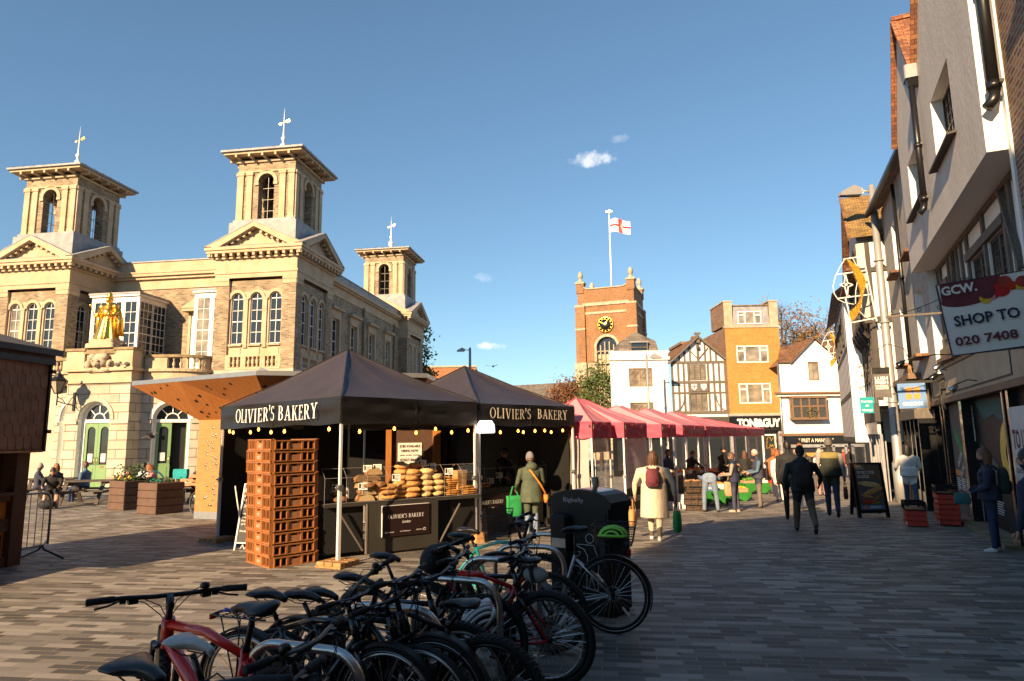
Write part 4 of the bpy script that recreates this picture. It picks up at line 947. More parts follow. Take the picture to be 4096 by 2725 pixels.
# ciabatta bag
b = MB(); b.m('tan_bag'); b.loft([[(x*s, y*s, z) for x, y in ((-.1,-.07),(.1,-.07),(.1,.07),(-.1,.07))] for s, z in ((1,0),(1.05,.2),(1.2,.45))], False); tag(b.build('paper_bag', loc=tuple(CM @ V((2.62,.2,zt))), rot=CA+.2), 'tall tan paper bag standing in the glass case among breadsticks', 'paper bag')
# price cards
def card(x, y, z, n, rz=-.45, MM=None):
    c = MB(); c.m('paper'); c.box(-.075, .075, 0, .004, .06, .18); c.m('black_plastic'); c.box(-.062, -.03, -.0015, 0, .09, .165)
    for k in range(4): c.box(-.02, .062-.02*(k % 2), -.0015, 0, .155-.022*k-.008, .155-.022*k)
    c.m('alu'); c.cyl((0,.006,0), (0,.006,.1), .003, n=5)
    tag(c.build('price_card', loc=tuple((MM or CM) @ V((x, y, z))), rot=CA+rz), 'white price card with dark print ' + n, 'price card', 'price cards in the bread case')
for a in ((.3,.3,1.0,'above the single cut loaf by the front pole'), (.68,.1,1.02,'leaning before the cut loaves'), (.9,.45,1.3,'on the taller cut loaf pile, first of a pair'), (1.08,.45,1.31,'on the taller cut loaf pile, second of a pair'), (1.32,.16,1.14,'on the long crusty loaves'),
          (1.6,.6,1.34,'behind the tall golden pile'), (1.92,.35,1.36,'on top of the floury columns'), (2.12,.35,1.3,'right of the floury columns'), (2.42,.25,1.2,'on the breadstick stack'), (2.7,.3,1.08,'on the far breadsticks, first of a pair'), (2.85,.25,1.08,'on the far breadsticks, second of a pair')): card(*a)
for a in ((.15,.4,.92,'at the left end of the second counter'), (.5,.42,.95,'on the pastries of the second counter'), (.85,.3,.9,'by the bread basket'), (1.2,.4,1.0,'beside the customer in the grey cap')): card(*a, MM=C2M)
# stack of brown plastic crates
CW, CD, CH = .78, .86, .172
def crate(first=None):
    b = MB(); b.m('crate_brown')
    def side(M, w, h, n):
        k = b.M; b.M = k @ M
        ps = [.07, .19, .32, .68, .81, .93]; ops = []
        for a, c in ((.05,.15),(.185,.295),(.705,.815),(.85,.95)): ops.append((w*a, w*c, .022, h-.03, False))
        ops.append((w*.43, w*.57, h-.055, h-.025, False))
        wall_panel(b, 0, w, 0, h, ops, .04, 'crate_brown', None, True)
        b.m('black_void'); b.box(.02, w-.02, .041, .045, .012, h-.012); b.m('crate_brown')  # black sheet inside each side stands in for the shade within the crate
        b.box(-.004, w+.004, -.02, .0, h-.016, h); b.box(-.004, w+.004, -.014, .0, 0, .014)
        for q in (.012, .17, .31, .335, .665, .69, .83, .988): b.box(w*q-.006, w*q+.006, -.017, 0, .014, h-.016)
        b.m('letter_grey' if n else 'letter_white'); b.text('OLIVIERS', .016, (w/2, -.0025, .07), width=.12); b.text('BAKERY', .016, (w/2, -.0025, .045), width=.1); b.m('crate_brown')
        b.M = k
    side(T(0, CD, 0) @ RZ(-pi/2), CD, CH, 0); side(T(CW, 0, 0) @ RZ(pi/2), CD, CH, 0)
    side(T(.05, 0, 0), CW-.1, CH*.9, 1); side(T(CW-.05, CD, 0) @ RZ(pi), CW-.1, CH*.9, 1)
    for x, s in ((0, 1), (CW, -1)):
        for y in (.0, CD): b.prism([(x, y, 0), (x+s*.05, y, 0), (x+s*.05, y, CH*.9), (x+s*.02, y, CH), (x, y, CH)], (0, .014 if y == 0 else -.014, 0)); b.beam((x+s*.015, y-.012 if y == 0 else y+.012, CH), (x+s*.055, y-.012 if y == 0 else y+.012, CH*.9), .02, .012)
    b.m('black_void'); b.box(.02, CW-.02, .02, CD-.02, .004, .016)  # black floor: the crate's inner shade put into the colour
    return b
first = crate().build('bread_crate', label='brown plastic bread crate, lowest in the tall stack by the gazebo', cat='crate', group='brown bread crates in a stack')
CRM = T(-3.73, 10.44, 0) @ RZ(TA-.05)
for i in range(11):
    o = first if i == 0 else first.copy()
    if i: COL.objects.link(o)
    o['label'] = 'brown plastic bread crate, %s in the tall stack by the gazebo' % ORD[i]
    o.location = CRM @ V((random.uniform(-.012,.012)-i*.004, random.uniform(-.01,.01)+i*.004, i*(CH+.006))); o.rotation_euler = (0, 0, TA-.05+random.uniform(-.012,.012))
# slate A-board behind the crates
ab = thing('chalkboard', 'black chalkboard with chalk menu leaning in a white scrolled frame behind crates', 'chalkboard', (-4.72, 12.15, 0), R(-14))
b = MB(RX(-.2)); b.m('slate_board'); b.box(-.3,.3,0,.02,.14,1.16); b.m('letter_white')
b.text('Fresh', .075, (-.28,-.004,1.02), align='l', width=.32); b.text('BREAD', .045, (-.28,-.004,.93), align='l', width=.26); b.text('ORGANIC', .045, (-.28,-.004,.86), align='l', width=.3); b.text('Open 7 days', .05, (-.28,-.004,.75), align='l', width=.42)
for k, s in enumerate(('SPECIALS', 'sourdough', 'Pain', 'd\'Olivier', '', 'Daily baked')): 
    if s: b.text(s, .032, (-.26,-.004,.62-.06*k), align='l', width=.03*len(s))
b.build('board', ab)
b = MB(RX(-.2)); b.m('white_paint'); b.box(-.325,-.3,-.005,.025,0,1.18); b.box(.3,.325,-.005,.025,0,1.18); b.box(-.3,.3,-.005,.025,1.16,1.18); b.box(-.3,.3,-.005,.025,.12,.14)
for s in (-1,1): b.tube([(s*(.05+.12*k/12)+.05*s*math.cos(k*.7), .01, 1.2+.05*math.sin(k*.7)+.02) for k in range(13)], .007, 5); b.tube([(s*(.05+.16*k/12), .01, .06+.035*math.sin(k*.9)) for k in range(13)], .007, 5)
b.build('frame', ab)
b = MB(RX(.28)); b.m('white_paint'); b.box(-.32,-.3,.25,.27,0,1.1); b.box(.3,.32,.25,.27,0,1.1); b.build('strut', ab)
# timber kiosk with folded, perforated canopy
KO = V((-8.2, 17.35, 0)); ka = math.atan2(16.55-17.35, -6.0+8.2); KM = T(*KO) @ RZ(ka); L1 = 2.34
kk = thing('timber_kiosk', 'timber kiosk with perforated plywood walls and folded overhanging canopy', 'kiosk', tuple(KO), ka)
KI = KM.inverted()
def kl(x, y, z): return KI @ V((x, y, z))
b = MB(); b.m('wood_ply'); b.box(0, L1, 0, .12, .18, 2.5); b.box(-.0, .12, .12, 2.6, .18, 2.5); b.m('galvanised'); b.box(-.005, L1, -.006, .0, 0.0, .18); b.box(0, .12, 0, 2.6, 0, .18)
rr = random.Random(4); b.m('steel')
for i in range(60):
    x = rr.choice([.34,.5,.62,.78,.86,1.0,1.1]) + rr.uniform(-.05,.05) ; z = .35+2.05*i/60
    if x < 1.3: b.cyl((x, -.004, z), (x, .0, z), rr.uniform(.022,.04), n=10)
for i in range(26): z = .35+2.05*i/26; b.cyl((rr.choice([1.5,1.75,2.0])+rr.uniform(-.06,.06), -.004, z), (1.5, .0, z), .02, n=8) if False else None
b.build('wall', kk)
p1 = kl(-6.0, 16.55, 0); p2 = kl(-.6, 18.5, 0)
d2 = (p2-p1); a2 = math.atan2(d2.y, d2.x)
b = MB(T(p1.x, p1.y, 0) @ RZ(a2)); LL = d2.length
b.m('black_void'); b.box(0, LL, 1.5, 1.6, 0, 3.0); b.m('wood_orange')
for x in (.05, 1.75, 2.85, 4.1, 5.2): b.box(x, x+(.32 if x == 4.1 else .12), .0, .16, 0, 2.7)
b.m('wood_dark'); b.box(3.0, 4.1, .12, .2, 0, 2.6); b.box(0, LL, .0, .2, 2.55, 2.75)
b.m('wood_dark'); b.box(4.3, 5.5, .7, 1.2, 1.5, 1.54); b.box(4.3, 5.5, .7, 1.2, 1.1, 1.14); b.m('paper'); b.box(4.5, 4.95, .8, 1.1, 1.14, 1.36)
b.build('shop_front', kk)
b = MB(T(p1.x, p1.y, 0) @ RZ(a2)); b.m('paper'); b.box(3.16, 3.8, .09, .115, 1.22, 1.84); b.m('black_plastic')
for s, z, h, w_ in (('JOBS AVAILABLE', 1.72, .066, .56), ('HIRING NOW', 1.6, .066, .46), ('BAKER - PACKER - CLEANER', 1.5, .03, .52), ('07427186625', 1.36, .068, .52), ('olivier@oliviersbakery.com', 1.26, .028, .5)): b.text(s, h, (3.48, .088, z), width=w_, bold=.045)
b.build('notice', kk)
b = MB(); zr = 3.42; zi = 2.5
e = [kl(-9.98, 17.25, 0), kl(-5.85, 15.0, 0), kl(-2.1, 16.2, 0), kl(-1.9, 20.5, 0), kl(-8.6, 20.6, 0)]; i_ = [kl(-8.2, 17.35, 0), kl(-6.0, 16.6, 0), kl(-2.6, 17.6, 0), kl(-2.6, 19.5, 0), kl(-7.6, 19.6, 0)]
mid = [(e[k]+e[(k+1) % 5])/2 for k in range(5)]
b.m('wood_orange')
for k in range(5):
    A, B = e[k], e[(k+1) % 5]; C, D = i_[k], i_[(k+1) % 5]; n = V((0,0,1))
    fold = lerp(A, B, .42)
    for tri in ((A, fold, C), (fold, B, D), (fold, D, C)):
        pts = [V((q.x, q.y, zr if (q in (A, B, fold)) else zi)) for q in tri]
        b.add(pts, [(0, 2, 1)])
        if k in (0, 1):
            b.m('black_void'); c_ = pts; nn = (c_[2]-c_[0]).cross(c_[1]-c_[0]).normalized(); nn = nn if nn.z < 0 else -nn
            ax = (c_[1]-c_[0]).normalized(); ay = nn.cross(ax)
            for q in range(17):
                u, v = rr.random(), rr.random()
                if u+v > 1: u, v = 1-u, 1-v
                if min(u, v, 1-u-v) < .06: continue
                ctr = c_[0]+(c_[1]-c_[0])*u+(c_[2]-c_[0])*v+nn*.004; r = rr.uniform(.03,.055)
                b.add([ctr+ax*r*math.cos(2*pi*j/10)+ay*r*math.sin(2*pi*j/10) for j in range(10)], [tuple(range(10))])
            b.m('wood_orange')
b.build('canopy', kk)
b = MB(); b.m('galvanised'); b.prism([V((q.x, q.y, zr+.004)) for q in e], (0, 0, .11)); b.build('roof', kk)
# rubbish bin with solar lid
bn = thing('rubbish_bin', 'tall black public rubbish bin with litter pictogram and a cup on top', 'bin', (.41, 7.8, 0), R(-36))
BW, BD, BH = .78, .46, 1.33
b = MB(); b.m('black_plastic'); b.rbox(0, BW, 0, BD, .04, BH-.13, .03); b.box(.03, BW-.03, .03, BD-.03, 0, .05); b.box(.06,.72,-.012,0,.2,1.08); b.build('body', bn)
b = MB(); b.m('black_plastic'); n = 10
prof = [(BW*i/n-.0, BH-.12+.12*math.sin(pi*i/n)**.5 if 0 < i < n else BH-.13) for i in range(n+1)]
b.prism([(x*1.04-.016, -.02, z) for x, z in prof] + [(BW+.016, -.02, BH-.2), (-.016, -.02, BH-.2)], (0, BD+.04, 0)); b.m('steel'); b.grid(lambda u, v: (.05+u*(BW-.1), .07+v*(BD-.1), BH-.117+.12*math.sin(pi*(.05+u*.9))**.5), 12, 2); b.m('letter_grey'); b.text('Bigbelly', .05, (BW*.42, -.0225, BH-.135), width=.26, bold=.01); b.build('lid', bn)
b = MB(); b.m('black_plastic'); b.rbox(.05, .29, -.1, -.01, .28, 1.0, .025); b.rbox(.05, .29, -.12, -.01, .9, 1.06, .03); b.m('galvanised'); b.box(.08, .26, -.105, -.1, .78, .8); b.box(.08, .26, -.104, -.1, .7, .78); b.build('hopper', bn)
b = MB(); b.m('letter_white'); W_ = .007
def ln_(pts): 
    for p_, q_ in zip(pts[:-1], pts[1:]): b.beam((p_[0], -.0155, p_[1]), (q_[0], -.0155, q_[1]), .004, W_*1.6, (0,1,0))
ln_([(.52+.05*math.cos(a/10*2*pi), .81+.05*math.sin(a/10*2*pi)) for a in range(11)])
ln_([(.36,.74),(.57,.74),(.63,.58),(.61,.4),(.61,.28),(.57,.28),(.53,.42),(.5,.28),(.47,.28),(.48,.5),(.49,.62),(.45,.69),(.36,.72),(.36,.74)]); ln_([(.3,.58),(.38,.62),(.4,.66),(.33,.66),(.31,.6)]); ln_([(.28,.52),(.4,.5),(.37,.3),(.31,.3),(.28,.52)])
b.build('pictogram', bn)
b = MB(); b.m('paper'); b.lathe([(0,0),(.03,0),(.042,.125),(.045,.127),(.045,.133),(.038,.133),(.03,.1)], n=14); b.m('letter_grey'); b.box(-.012,.012,-.0385,-.034,.04,.08)
tag(b.build('paper_cup', loc=tuple(T(.41,7.8,0) @ RZ(R(-36)) @ V((.5,.18,BH+.0)))), 'white paper cup left standing on the bin lid', 'cup')
# ---------- cycle stands and parked bicycles ----------
RA = R(-20.9)                      # the stands stand square to the row, this way round
for i, (x, y) in enumerate(((-1.12, 2.8), (-.8, 3.65), (-.48, 4.5), (-.12, 5.35), (.21, 6.2), (.5, 6.95), (.84, 7.75))):
    o = MB(); o.m('steel'); w, h, r = .76, .8, .2
    P = [(0,0,0),(0,0,h-r)] + [(-r+r*math.cos(a*pi/16), 0, h-r+r*math.sin(a*pi/16)) for a in range(1, 9)] + [(-w+r-r*math.sin(a*pi/16), 0, h-r+r*math.cos(a*pi/16)) for a in range(0, 9)] + [(-w,0,0)]
    o.tube(P, .026, 10); o.cyl((0,0,0), (0,0,.012), .06); o.cyl((-w,0,0), (-w,0,.012), .06)
    tag(o.build('cycle_stand', loc=(x, y, 0), rot=RA), 'steel hoop cycle stand, %s from the camera in its row' % ('nearest', 'second', 'third', 'fourth', 'fifth', 'sixth', 'seventh')[i], 'cycle stand', 'steel cycle stands in a row')
def saddle_mb(mt, wide=.075, ln=.27):
    b = MB(); b.m(mt); rings = []
    prof = [(-.5,.55,.028),(-.47,.85,.04),(-.35,1.,.05),(-.2,.9,.05),(-.05,.58,.045),(.12,.34,.04),(.3,.26,.035),(.44,.24,.032),(.5,.12,.02)]
    for t, w_, th in prof:
        x = t*ln; w = w_*wide; zc = .008*math.cos(t*6) + (.012 if t < -.3 else 0) - (.012 if t > .4 else 0)
        ring = []
        for k in range(14):
            a = 2*pi*k/14; c, s = math.cos(a), math.sin(a)
            ring.append((x, w*c*(1 if s > -.2 else .86), zc + (th*.42*s if s > 0 else th*(.62+.45*(1-w_))*s)))
        rings.append(ring)
    b.loft(rings); b.m('black_metal')
    for s in (-1, 1): b.tube([(.1*ln/.27,s*.015,-.02),(.06,s*.02,-.05),(-.05,s*.022,-.05),(-.1,s*.03,-.025)], .0035, 5)
    return b
def wheel(root, M, r, tw, rim, knob, tyre='black_rubber', disc=True, spokes=28, guard=None, refl=False):
    b = MB(M); b.m('black_metal'); ri = r-tw*1.15
    b.cyl((0,-.05,0), (0,.05,0), .016); b.cyl((0,-.028,0), (0,-.022,0), .028); b.cyl((0,.022,0), (0,.028,0), .028)
    b.m('steel')
    for k in range(spokes):
        a = 2*pi*k/spokes; s = 1 if k % 2 else -1; a2 = a + (.45 if (k//2) % 2 else -.45)
        b.tube([(.026*math.cos(a2), s*.025, .026*math.sin(a2)), (ri*math.cos(a), 0, ri*math.sin(a))], .0013, 3, cap=False)
    if disc:
        b.m('galvanised')
        for k in range(24):
            a0, a1 = 2*pi*k/24, 2*pi*(k+.72)/24
            b.prism([(.08*math.cos(q)*(1 if m else .72), -.03, .08*math.sin(q)*(1 if m else .72)) for q, m in ((a0,0),(a0,1),(a1,1),(a1,0))], (0,.002,0))
        for k in range(5): a = 2*pi*k/5; b.beam((.02*math.cos(a),-.029,.02*math.sin(a)), (.062*math.cos(a+.4),-.029,.062*math.sin(a+.4)), .004, .008, (0,1,0))
    if refl: b.m('reflector'); b.ob((.2*math.cos(refl), .006, .2*math.sin(refl)), (.1,.008,.022), RY(-refl)); b.ob((-.2*math.cos(refl), .006, -.2*math.sin(refl)), (.1,.008,.022), RY(-refl))
    w_ = b.build('wheel', root)
    b = MB(M); b.m(rim); n = 40
    vs = []; prof = [(ri-.012,-.009),(ri+.006,-.012),(ri+.006,.012),(ri-.012,.009)]
    for k in range(n):
        a = 2*pi*k/n
        for q, y in prof: vs.append((q*math.cos(a), y, q*math.sin(a)))
    b.add(vs, [(k*4+j, k*4+(j+1)%4, ((k+1)%n)*4+(j+1)%4, ((k+1)%n)*4+j) for k in range(n) for j in range(4)], True); b.build('rim', w_)
    b = MB(M); b.m(tyre); b.tube([((r-tw/2)*math.cos(2*pi*k/44), 0, (r-tw/2)*math.sin(2*pi*k/44)) for k in range(44)], tw/2, 10, closed=True)
    if knob:
        b.m('tread_rubber')
        for k in range(56):
            for j, y in ((0, 0), (.5, .3), (.5, -.3)):
                a = 2*pi*(k+j)/56; q = (r-tw/2)+tw/2*math.cos(y*2.2); M0 = b.M; b.M = M0 @ RY(-a) @ T(q, y*tw*1.35, 0) ; b.cb((0,0,0), (.011,.012 if y else .018,.013)); b.M = M0
    else:
        b.m('reflector')
        if knob is None: 
            for s in (-1, 1): b.tube([((r-tw*.72)*math.cos(2*pi*k/44), s*tw*.43, (r-tw*.72)*math.sin(2*pi*k/44)) for k in range(44)], .0022, 4, closed=True)
    b.build('tyre', w_)
    if guard:
        g = MB(M); g.m('black_plastic'); a0, a1 = guard
        for k in range(22):
            p = [lerp(a0, a1, k/22), lerp(a0, a1, (k+1)/22)]; R_ = r+.018
            A = [(R_*math.cos(q), y, R_*math.sin(q)+0) for q in p for y in (-.027, .027)]; B = [((R_-.012)*math.cos(q), y*1.15, (R_-.012)*math.sin(q)) for q in p for y in (-.027, .027)]
            g.add(A, [(0,1,3,2)], True); g.add([A[0],A[2],B[2],B[0]], [(0,1,2,3)], True); g.add([A[1],A[3],B[3],B[1]], [(0,1,2,3)], True)
        for s in (-1, 1): g.cyl((0, s*.05, 0), ((r+.01)*math.cos(lerp(a0, a1, .2)), s*.026, (r+.01)*math.sin(lerp(a0, a1, .2))), .003, n=5)
        g.build('mudguard', root)
def bike(label, feat, px, py, psi, lean=0., steer=0., fm='black_paint', r=.345, tw=.042, knob=False, rim='black_metal', bar=.66, barz=1.02, thick=.018, saddle='saddle_black', sw=.075, sz=.96, fork='black_paint', susp=False,
         step=False, rack=False, fbasket=False, rbasket=False, guards=False, decal=None, accent=None, barbag=False, sbag=False, bell=False, refl=False, ebike=False, tyre='black_rubber', sweep=.04, straps=False, sc_=1., sx_=-.24, rx_=-.44):
    """one bicycle; feat = the point of it (in its own frame) seen at photo pixel px, py"""
    Mr = RZ(psi) @ RX(lean); f = Mr @ (V(feat)*sc_); G = ground(px, py, f.z); loc = G - f; loc.z = 0
    root = thing('bicycle', label, 'bicycle', tuple(loc), rot=(lean, 0, psi), group='bicycles parked at the stands'); root.scale = (sc_,)*3
    bb = V((0,0,.28)); ra = V((rx_,0,r)); fa = V((.64,0,r)); st = V((-.165,0,.76)); hb = V((.435,0,r+.33)); ht = V((.385,0,r+.33+.15)); sd_ = V((sx_,0,sz))
    b = MB(); b.m(fm); t = thick
    if step: b.tube([ht-V((-.02,0,.06)), lerp(ht, bb, .5)+V((0,0,-.1)), bb+V((-.0,0,.08))], t*1.15, 8)
    else: b.tube([ht-V((0,0,.03)), lerp(ht, st, .5)+V((0,0,.005)), st+V((.01,0,-.04))], [t*1.1, t, t*.85], 8)
    b.tube([hb+V((-.01,0,.04)), lerp(hb, bb, .5)+V((0,0,-.015)), bb], [t*1.25, t*(1.9 if ebike else 1.3), t*(2.2 if ebike else 1.3)], 8); b.tube([bb, st], t*.95, 8); b.tube([hb-V((0,0,.0)), ht], t*1.35, 10)
    for s in (-1, 1):
        b.tube([st+V((0,s*.015,-.06)), lerp(st, ra, .5)+V((0,s*.05,-.02)), ra+V((0,s*.065,0))], t*.55, 6); b.tube([bb+V((-.02,s*.03,0)), lerp(bb, ra, .5)+V((0,s*.055,-.005)), ra+V((0,s*.065,0))], t*.6, 6)
    b.cyl(bb-V((0,.04,0)), bb+V((0,.04,0)), t*1.4)
    if accent:
        b.m(accent[0]); b.tube([lerp(hb, bb, .12)+V((0,0,.003)), lerp(hb, bb, accent[1])+V((0,0,.0))], t*1.42, 8)
        b.tube([lerp(ht, st, .12)-V((0,0,.02)), lerp(ht, st, .5)+V((0,0,.004))], t*1.16, 8)
    if decal:
        b.m('letter_white'); d = (bb-hb).normalized(); up = V((d.z*-1, 0, d.x))
        if up.z < 0: up = -up
        for s in (-1, 1): b.text(decal, t*1.15, lerp(hb, bb, .5)+V((0, s*t*(2.02 if ebike else 1.4), 0))-up*t*.5, (-d if s < 0 else d), up, bold=.02)
    b.build('frame', root)
    # steering parts turn about the head tube
    axd = (ht-hb).normalized(); MS = T(*hb) @ Matrix.Rotation(steer, 4, axd) @ T(*(-hb))
    b = MB(MS); b.m(fork)
    for s in (-1, 1):
        if susp: b.m('chrome' if susp == 2 else 'black_metal'); b.tube([hb+V((.02,s*.06,.02)), lerp(hb, fa, .45)+V((.0,s*.064,0))], .014, 8); b.m(fork); b.tube([lerp(hb, fa, .4)+V((.0,s*.064,0)), fa+V((0,s*.064,0))], .02, 8)
        else: b.tube([hb+V((0,s*.035,-.01)), lerp(hb, fa, .3)+V((-.0,s*.055,0)), fa+V((-.0,s*.058,0))], [.017,.016,.011], 8)
    b.tube([hb+V((.01,-.065,0)), hb+V((.01,0,.01)), hb+V((.01,.065,0))], .02, 8); b.build('fork', root)
    wheel(root, T(*ra), r, tw, rim, knob, tyre, refl=refl, guard=(R(-20), R(200)) if guards else None)
    wheel(root, MS @ T(*fa), r, tw, rim, knob, tyre, refl=refl, guard=(R(20), R(195)) if guards else None)
    bc = ht + axd*.02 + V((.06, 0, max(0, barz-ht.z-.06)))
    b = MB(MS); b.m('black_metal'); b.tube([ht, ht+axd*(max(.03, barz-ht.z-.07))], .017, 8); b.tube([ht+axd*max(.02, barz-ht.z-.08)+V((-.01,0,0)), bc], .02, 8)
    hw = bar/2; pts = [bc+V((-sweep*1.3, -hw, .012)), bc+V((-sweep*.6, -hw*.6, .012)), bc+V((0, -hw*.22, 0)), bc+V((0, hw*.22, 0)), bc+V((-sweep*.6, hw*.6, .012)), bc+V((-sweep*1.3, hw, .012))]
    b.tube(pts, .0125, 8)
    H = b.build('handlebar', root)
    for s in (-1, 1):
        b = MB(MS); b.m('black_rubber'); e = pts[0] if s < 0 else pts[-1]; i_ = pts[1] if s < 0 else pts[-2]; d = (e-i_).normalized()
        b.tube([e-d*.12, e-d*.1, e-d*.03, e+d*.004, e+d*.008], [.0155, .018, .0175, .019, .012], 10); b.build('grip', H)
        b = MB(MS); b.m('black_metal'); c_ = e-d*.155; b.ob(c_+V((.01,0,-.012)), (.045,.03,.03), RZ(0)); b.tube([c_+V((.03,0,-.015)), c_+d*.02+V((.06,0,-.03)), c_+d*.07+V((.055,0,-.045)), c_+d*.125+V((.045,0,-.05))], [.008,.006,.0055,.006], 6)
        b.ob(c_-d*.045+V((.012,0,-.02)), (.05,.045,.03), RZ(.2)); b.build('brake_lever', H)
    b = MB(MS); b.m('black_rubber')
    for k, (s, q) in enumerate(((-1,.16),(1,.16),(-1,.21),(1,.2))):
        e = pts[0] if s < 0 else pts[-1]; i_ = pts[1] if s < 0 else pts[-2]; d = (e-i_).normalized(); c_ = e-d*q+V((.02,0,-.02))
        b.tube([c_, c_-d*.06+V((.06,0,.02-.02*k)), V((bc.x+.09-.01*k, s*.04, bc.z-.05-.02*k)), V((hb.x+.07, -s*.03, hb.z+.05)), V((hb.x-.02, -s*.025, hb.z-.03))], .0028, 5, cap=False)
    b.build('cables', H)
    if bell: b = MB(MS); b.m('black_metal'); b.lathe([(.024,0),(.026,.012),(.02,.026),(0,.03)], tuple(lerp(pts[1], pts[2], .4)+V((0,0,.018))), 12); b.cyl(tuple(lerp(pts[1], pts[2], .4)), tuple(lerp(pts[1], pts[2], .4)+V((0,0,.03))), .008); b.build('bell', H)
    # saddle on its post
    k = saddle_mb(saddle, sw); k2 = MB(T(*sd_)); k2.v = [tuple(V(p)+sd_) for p in k.v]; k2.f, k2.mi, k2.sm, k2.mn = k.f, k.mi, k.sm, k.mn
    S = k2.build('saddle', root)
    b = MB(); b.m('black_metal'); b.tube([st-V((0,0,.02)), sd_+V((.0,0,-.05))], .0145, 8); b.cyl(st-V((0,.0,.015)), st+V((0,0,.015)), .022); b.build('seatpost', S)
    # crank, chain and sprockets
    b = MB(); b.m('black_metal'); b.cyl((0,-.075,.28), (0,-.07,.28), .085, n=24); b.m('galvanised'); b.cyl((0,-.08,.28), (0,-.076,.28), .045, n=16)
    ca = random.uniform(0, 6.28)
    for s in (-1, 1):
        e = V((s*.17*math.cos(ca), s*.085, .28+s*.17*math.sin(ca))); b.m('black_metal'); b.beam((0, s*.08, .28), e, .014, .028, (0,1,0)); b.m('black_plastic'); b.cb(e+V((0,s*.06,0)), (.09,.09,.02))
    b.m('black_metal'); b.cyl(ra+V((0,-.055,0)), ra+V((0,-.035,0)), .05, .075, n=20)
    b.beam((0,-.073,.28+.085), ra+V((0,-.05,.05)), .006, .008); b.beam((0,-.073,.28-.085), ra+V((.0,-.05,-.1)), .006, .008); b.ob(ra+V((.01,-.055,-.09)), (.03,.02,.1), RY(.3)); b.build('crankset', root)
    if rack:
        b = MB(); b.m('black_metal'); z = r*2+.09
        b.tube([(-.22,-.06,z),(-.62,-.065,z),(-.68,-.04,z),(-.68,.04,z),(-.62,.065,z),(-.22,.06,z)], .006, 6)
        for x in (-.3,-.4,-.5,-.58): b.cyl((x,-.063,z), (x,.063,z), .004, n=6)
        for y in (-.03,.0,.03): b.cyl((-.24,y,z), (-.66,y,z), .003, n=5)
        for s in (-1, 1): b.cyl((-.42,s*.065,z), (ra.x,s*.075,ra.z), .005, n=6); b.cyl((-.58,s*.065,z), (ra.x,s*.075,ra.z), .005, n=6)
        b.m('red_lens'); b.cb((-.7,0,z-.02), (.02,.07,.035))
        if straps:
            b.m('blue_strap'); b.tube([(-.25,-.05,z+.02),(-.45,.03,z+.025),(-.62,-.03,z+.02)], .006, 5); b.tube([(-.25,.04,z+.02),(-.45,-.03,z+.03),(-.64,.03,z+.02)], .006, 5); b.tube([(-.4,.06,z+.0),(-.42,0,z+.05),(-.4,-.06,z)], .006, 5)
        b.build('rack', root)
    def basket(M, w, d, h, taper=.8):
        b = MB(M); b.m('black_metal'); n = 12
        def P(i, z): 
            k = lerp(taper, 1, z/h); a = [(-w/2,-d/2),(w/2,-d/2),(w/2,d/2),(-w/2,d/2)]; e = i % 4; q = (i-int(i))
            e = int(i) % 4; x0, y0 = a[e]; x1, y1 = a[(e+1) % 4]; return (lerp(x0, x1, q)*k, lerp(y0, y1, q)*k, z)
        for j in range(9): b.tube([P(i, h*j/8) for i in (0,1,2,3)], .0055 if j == 8 else .0022, 4 if j < 8 else 6, closed=True)
        for i in range(4):
            for q in range(n): b.tube([P(i+q/n, 0), P(i+q/n, h)], .002, 3, cap=False)
        for q in range(1, 10): k = taper; b.tube([(-w/2*k, lerp(-d/2, d/2, q/10)*k, 0), (w/2*k, lerp(-d/2, d/2, q/10)*k, 0)], .0025, 3, cap=False)
        return b.build('basket', root)
    if fbasket: basket(MS @ T(bc.x+.2, 0, bc.z-.17), .3, .38, .25)
    if rbasket:
        basket(T(-.56, 0, r*2+.12), .42, .32, .19, .82); b = MB(); b.m('black_metal')
        for s in (-1, 1): b.cyl((-.42,s*.07,r*2+.12), (ra.x,s*.075,ra.z), .006, n=6); b.cyl((-.66,s*.07,r*2+.11), (ra.x,s*.075,ra.z), .006, n=6)
        b.m('red_lens'); b.cb((-.7,0,r*2+.04), (.03,.05,.07)); b.build('rack', root)
    if barbag: b = MB(MS); b.m('black_cloth'); b.ell(tuple(bc+V((.12,0,-.12))), (.12,.17,.125), 14, 10); b.ell(tuple(bc+V((.06,0,-.02))), (.06,.15,.04)); b.build('handlebar_bag', root)
    if sbag: b = MB(); b.m('grey_bag'); b.ell(tuple(sd_+V((-.1,0,-.11))), (.11,.045,.065), 12, 8); b.m('black_cloth'); b.ob(tuple(sd_+V((-.08,0,-.1))), (.03,.1,.12), RY(.2)); b.build('saddle_bag', root)
    if ebike == 2: b = MB(); b.m('black_plastic'); b.rbox(.12,.2,-.05,.05,.3,.5,.01); b.build('battery', root)
    return root
FL, FR = R(159.1), R(-20.9)
HT = (.385, 0, .82)
bike('red electric mountain bike with wide black bars, front wheel to the left', (.385, 0, .85), 675, 2470, R(153), R(-12), R(-36), 'red_paint', .365, .058, True, bar=.74, barz=.99, thick=.024, susp=1, ebike=1, sz=.97, sw=.078, bell=True, sweep=.03, sc_=1.1)
bike('silver bike with a white saddle and a bell, next to the red electric bike', (-.24, 0, .93), 770, 2572, FR-R(3), R(4), R(8), 'silver_paint', .35, .05, True, barz=1.03, saddle='saddle_white', sz=.93, bar=.68, bell=True, thick=.022, sc_=1.03)
bike('black bike with a broad dark saddle at the bottom edge', (-.24, 0, .86), 560, 2672, FR-R(6), R(3), 0, 'black_paint', .35, .04, False, sz=.86, sw=.1, barz=.9, guards=True, bar=.6, sc_=1.12)
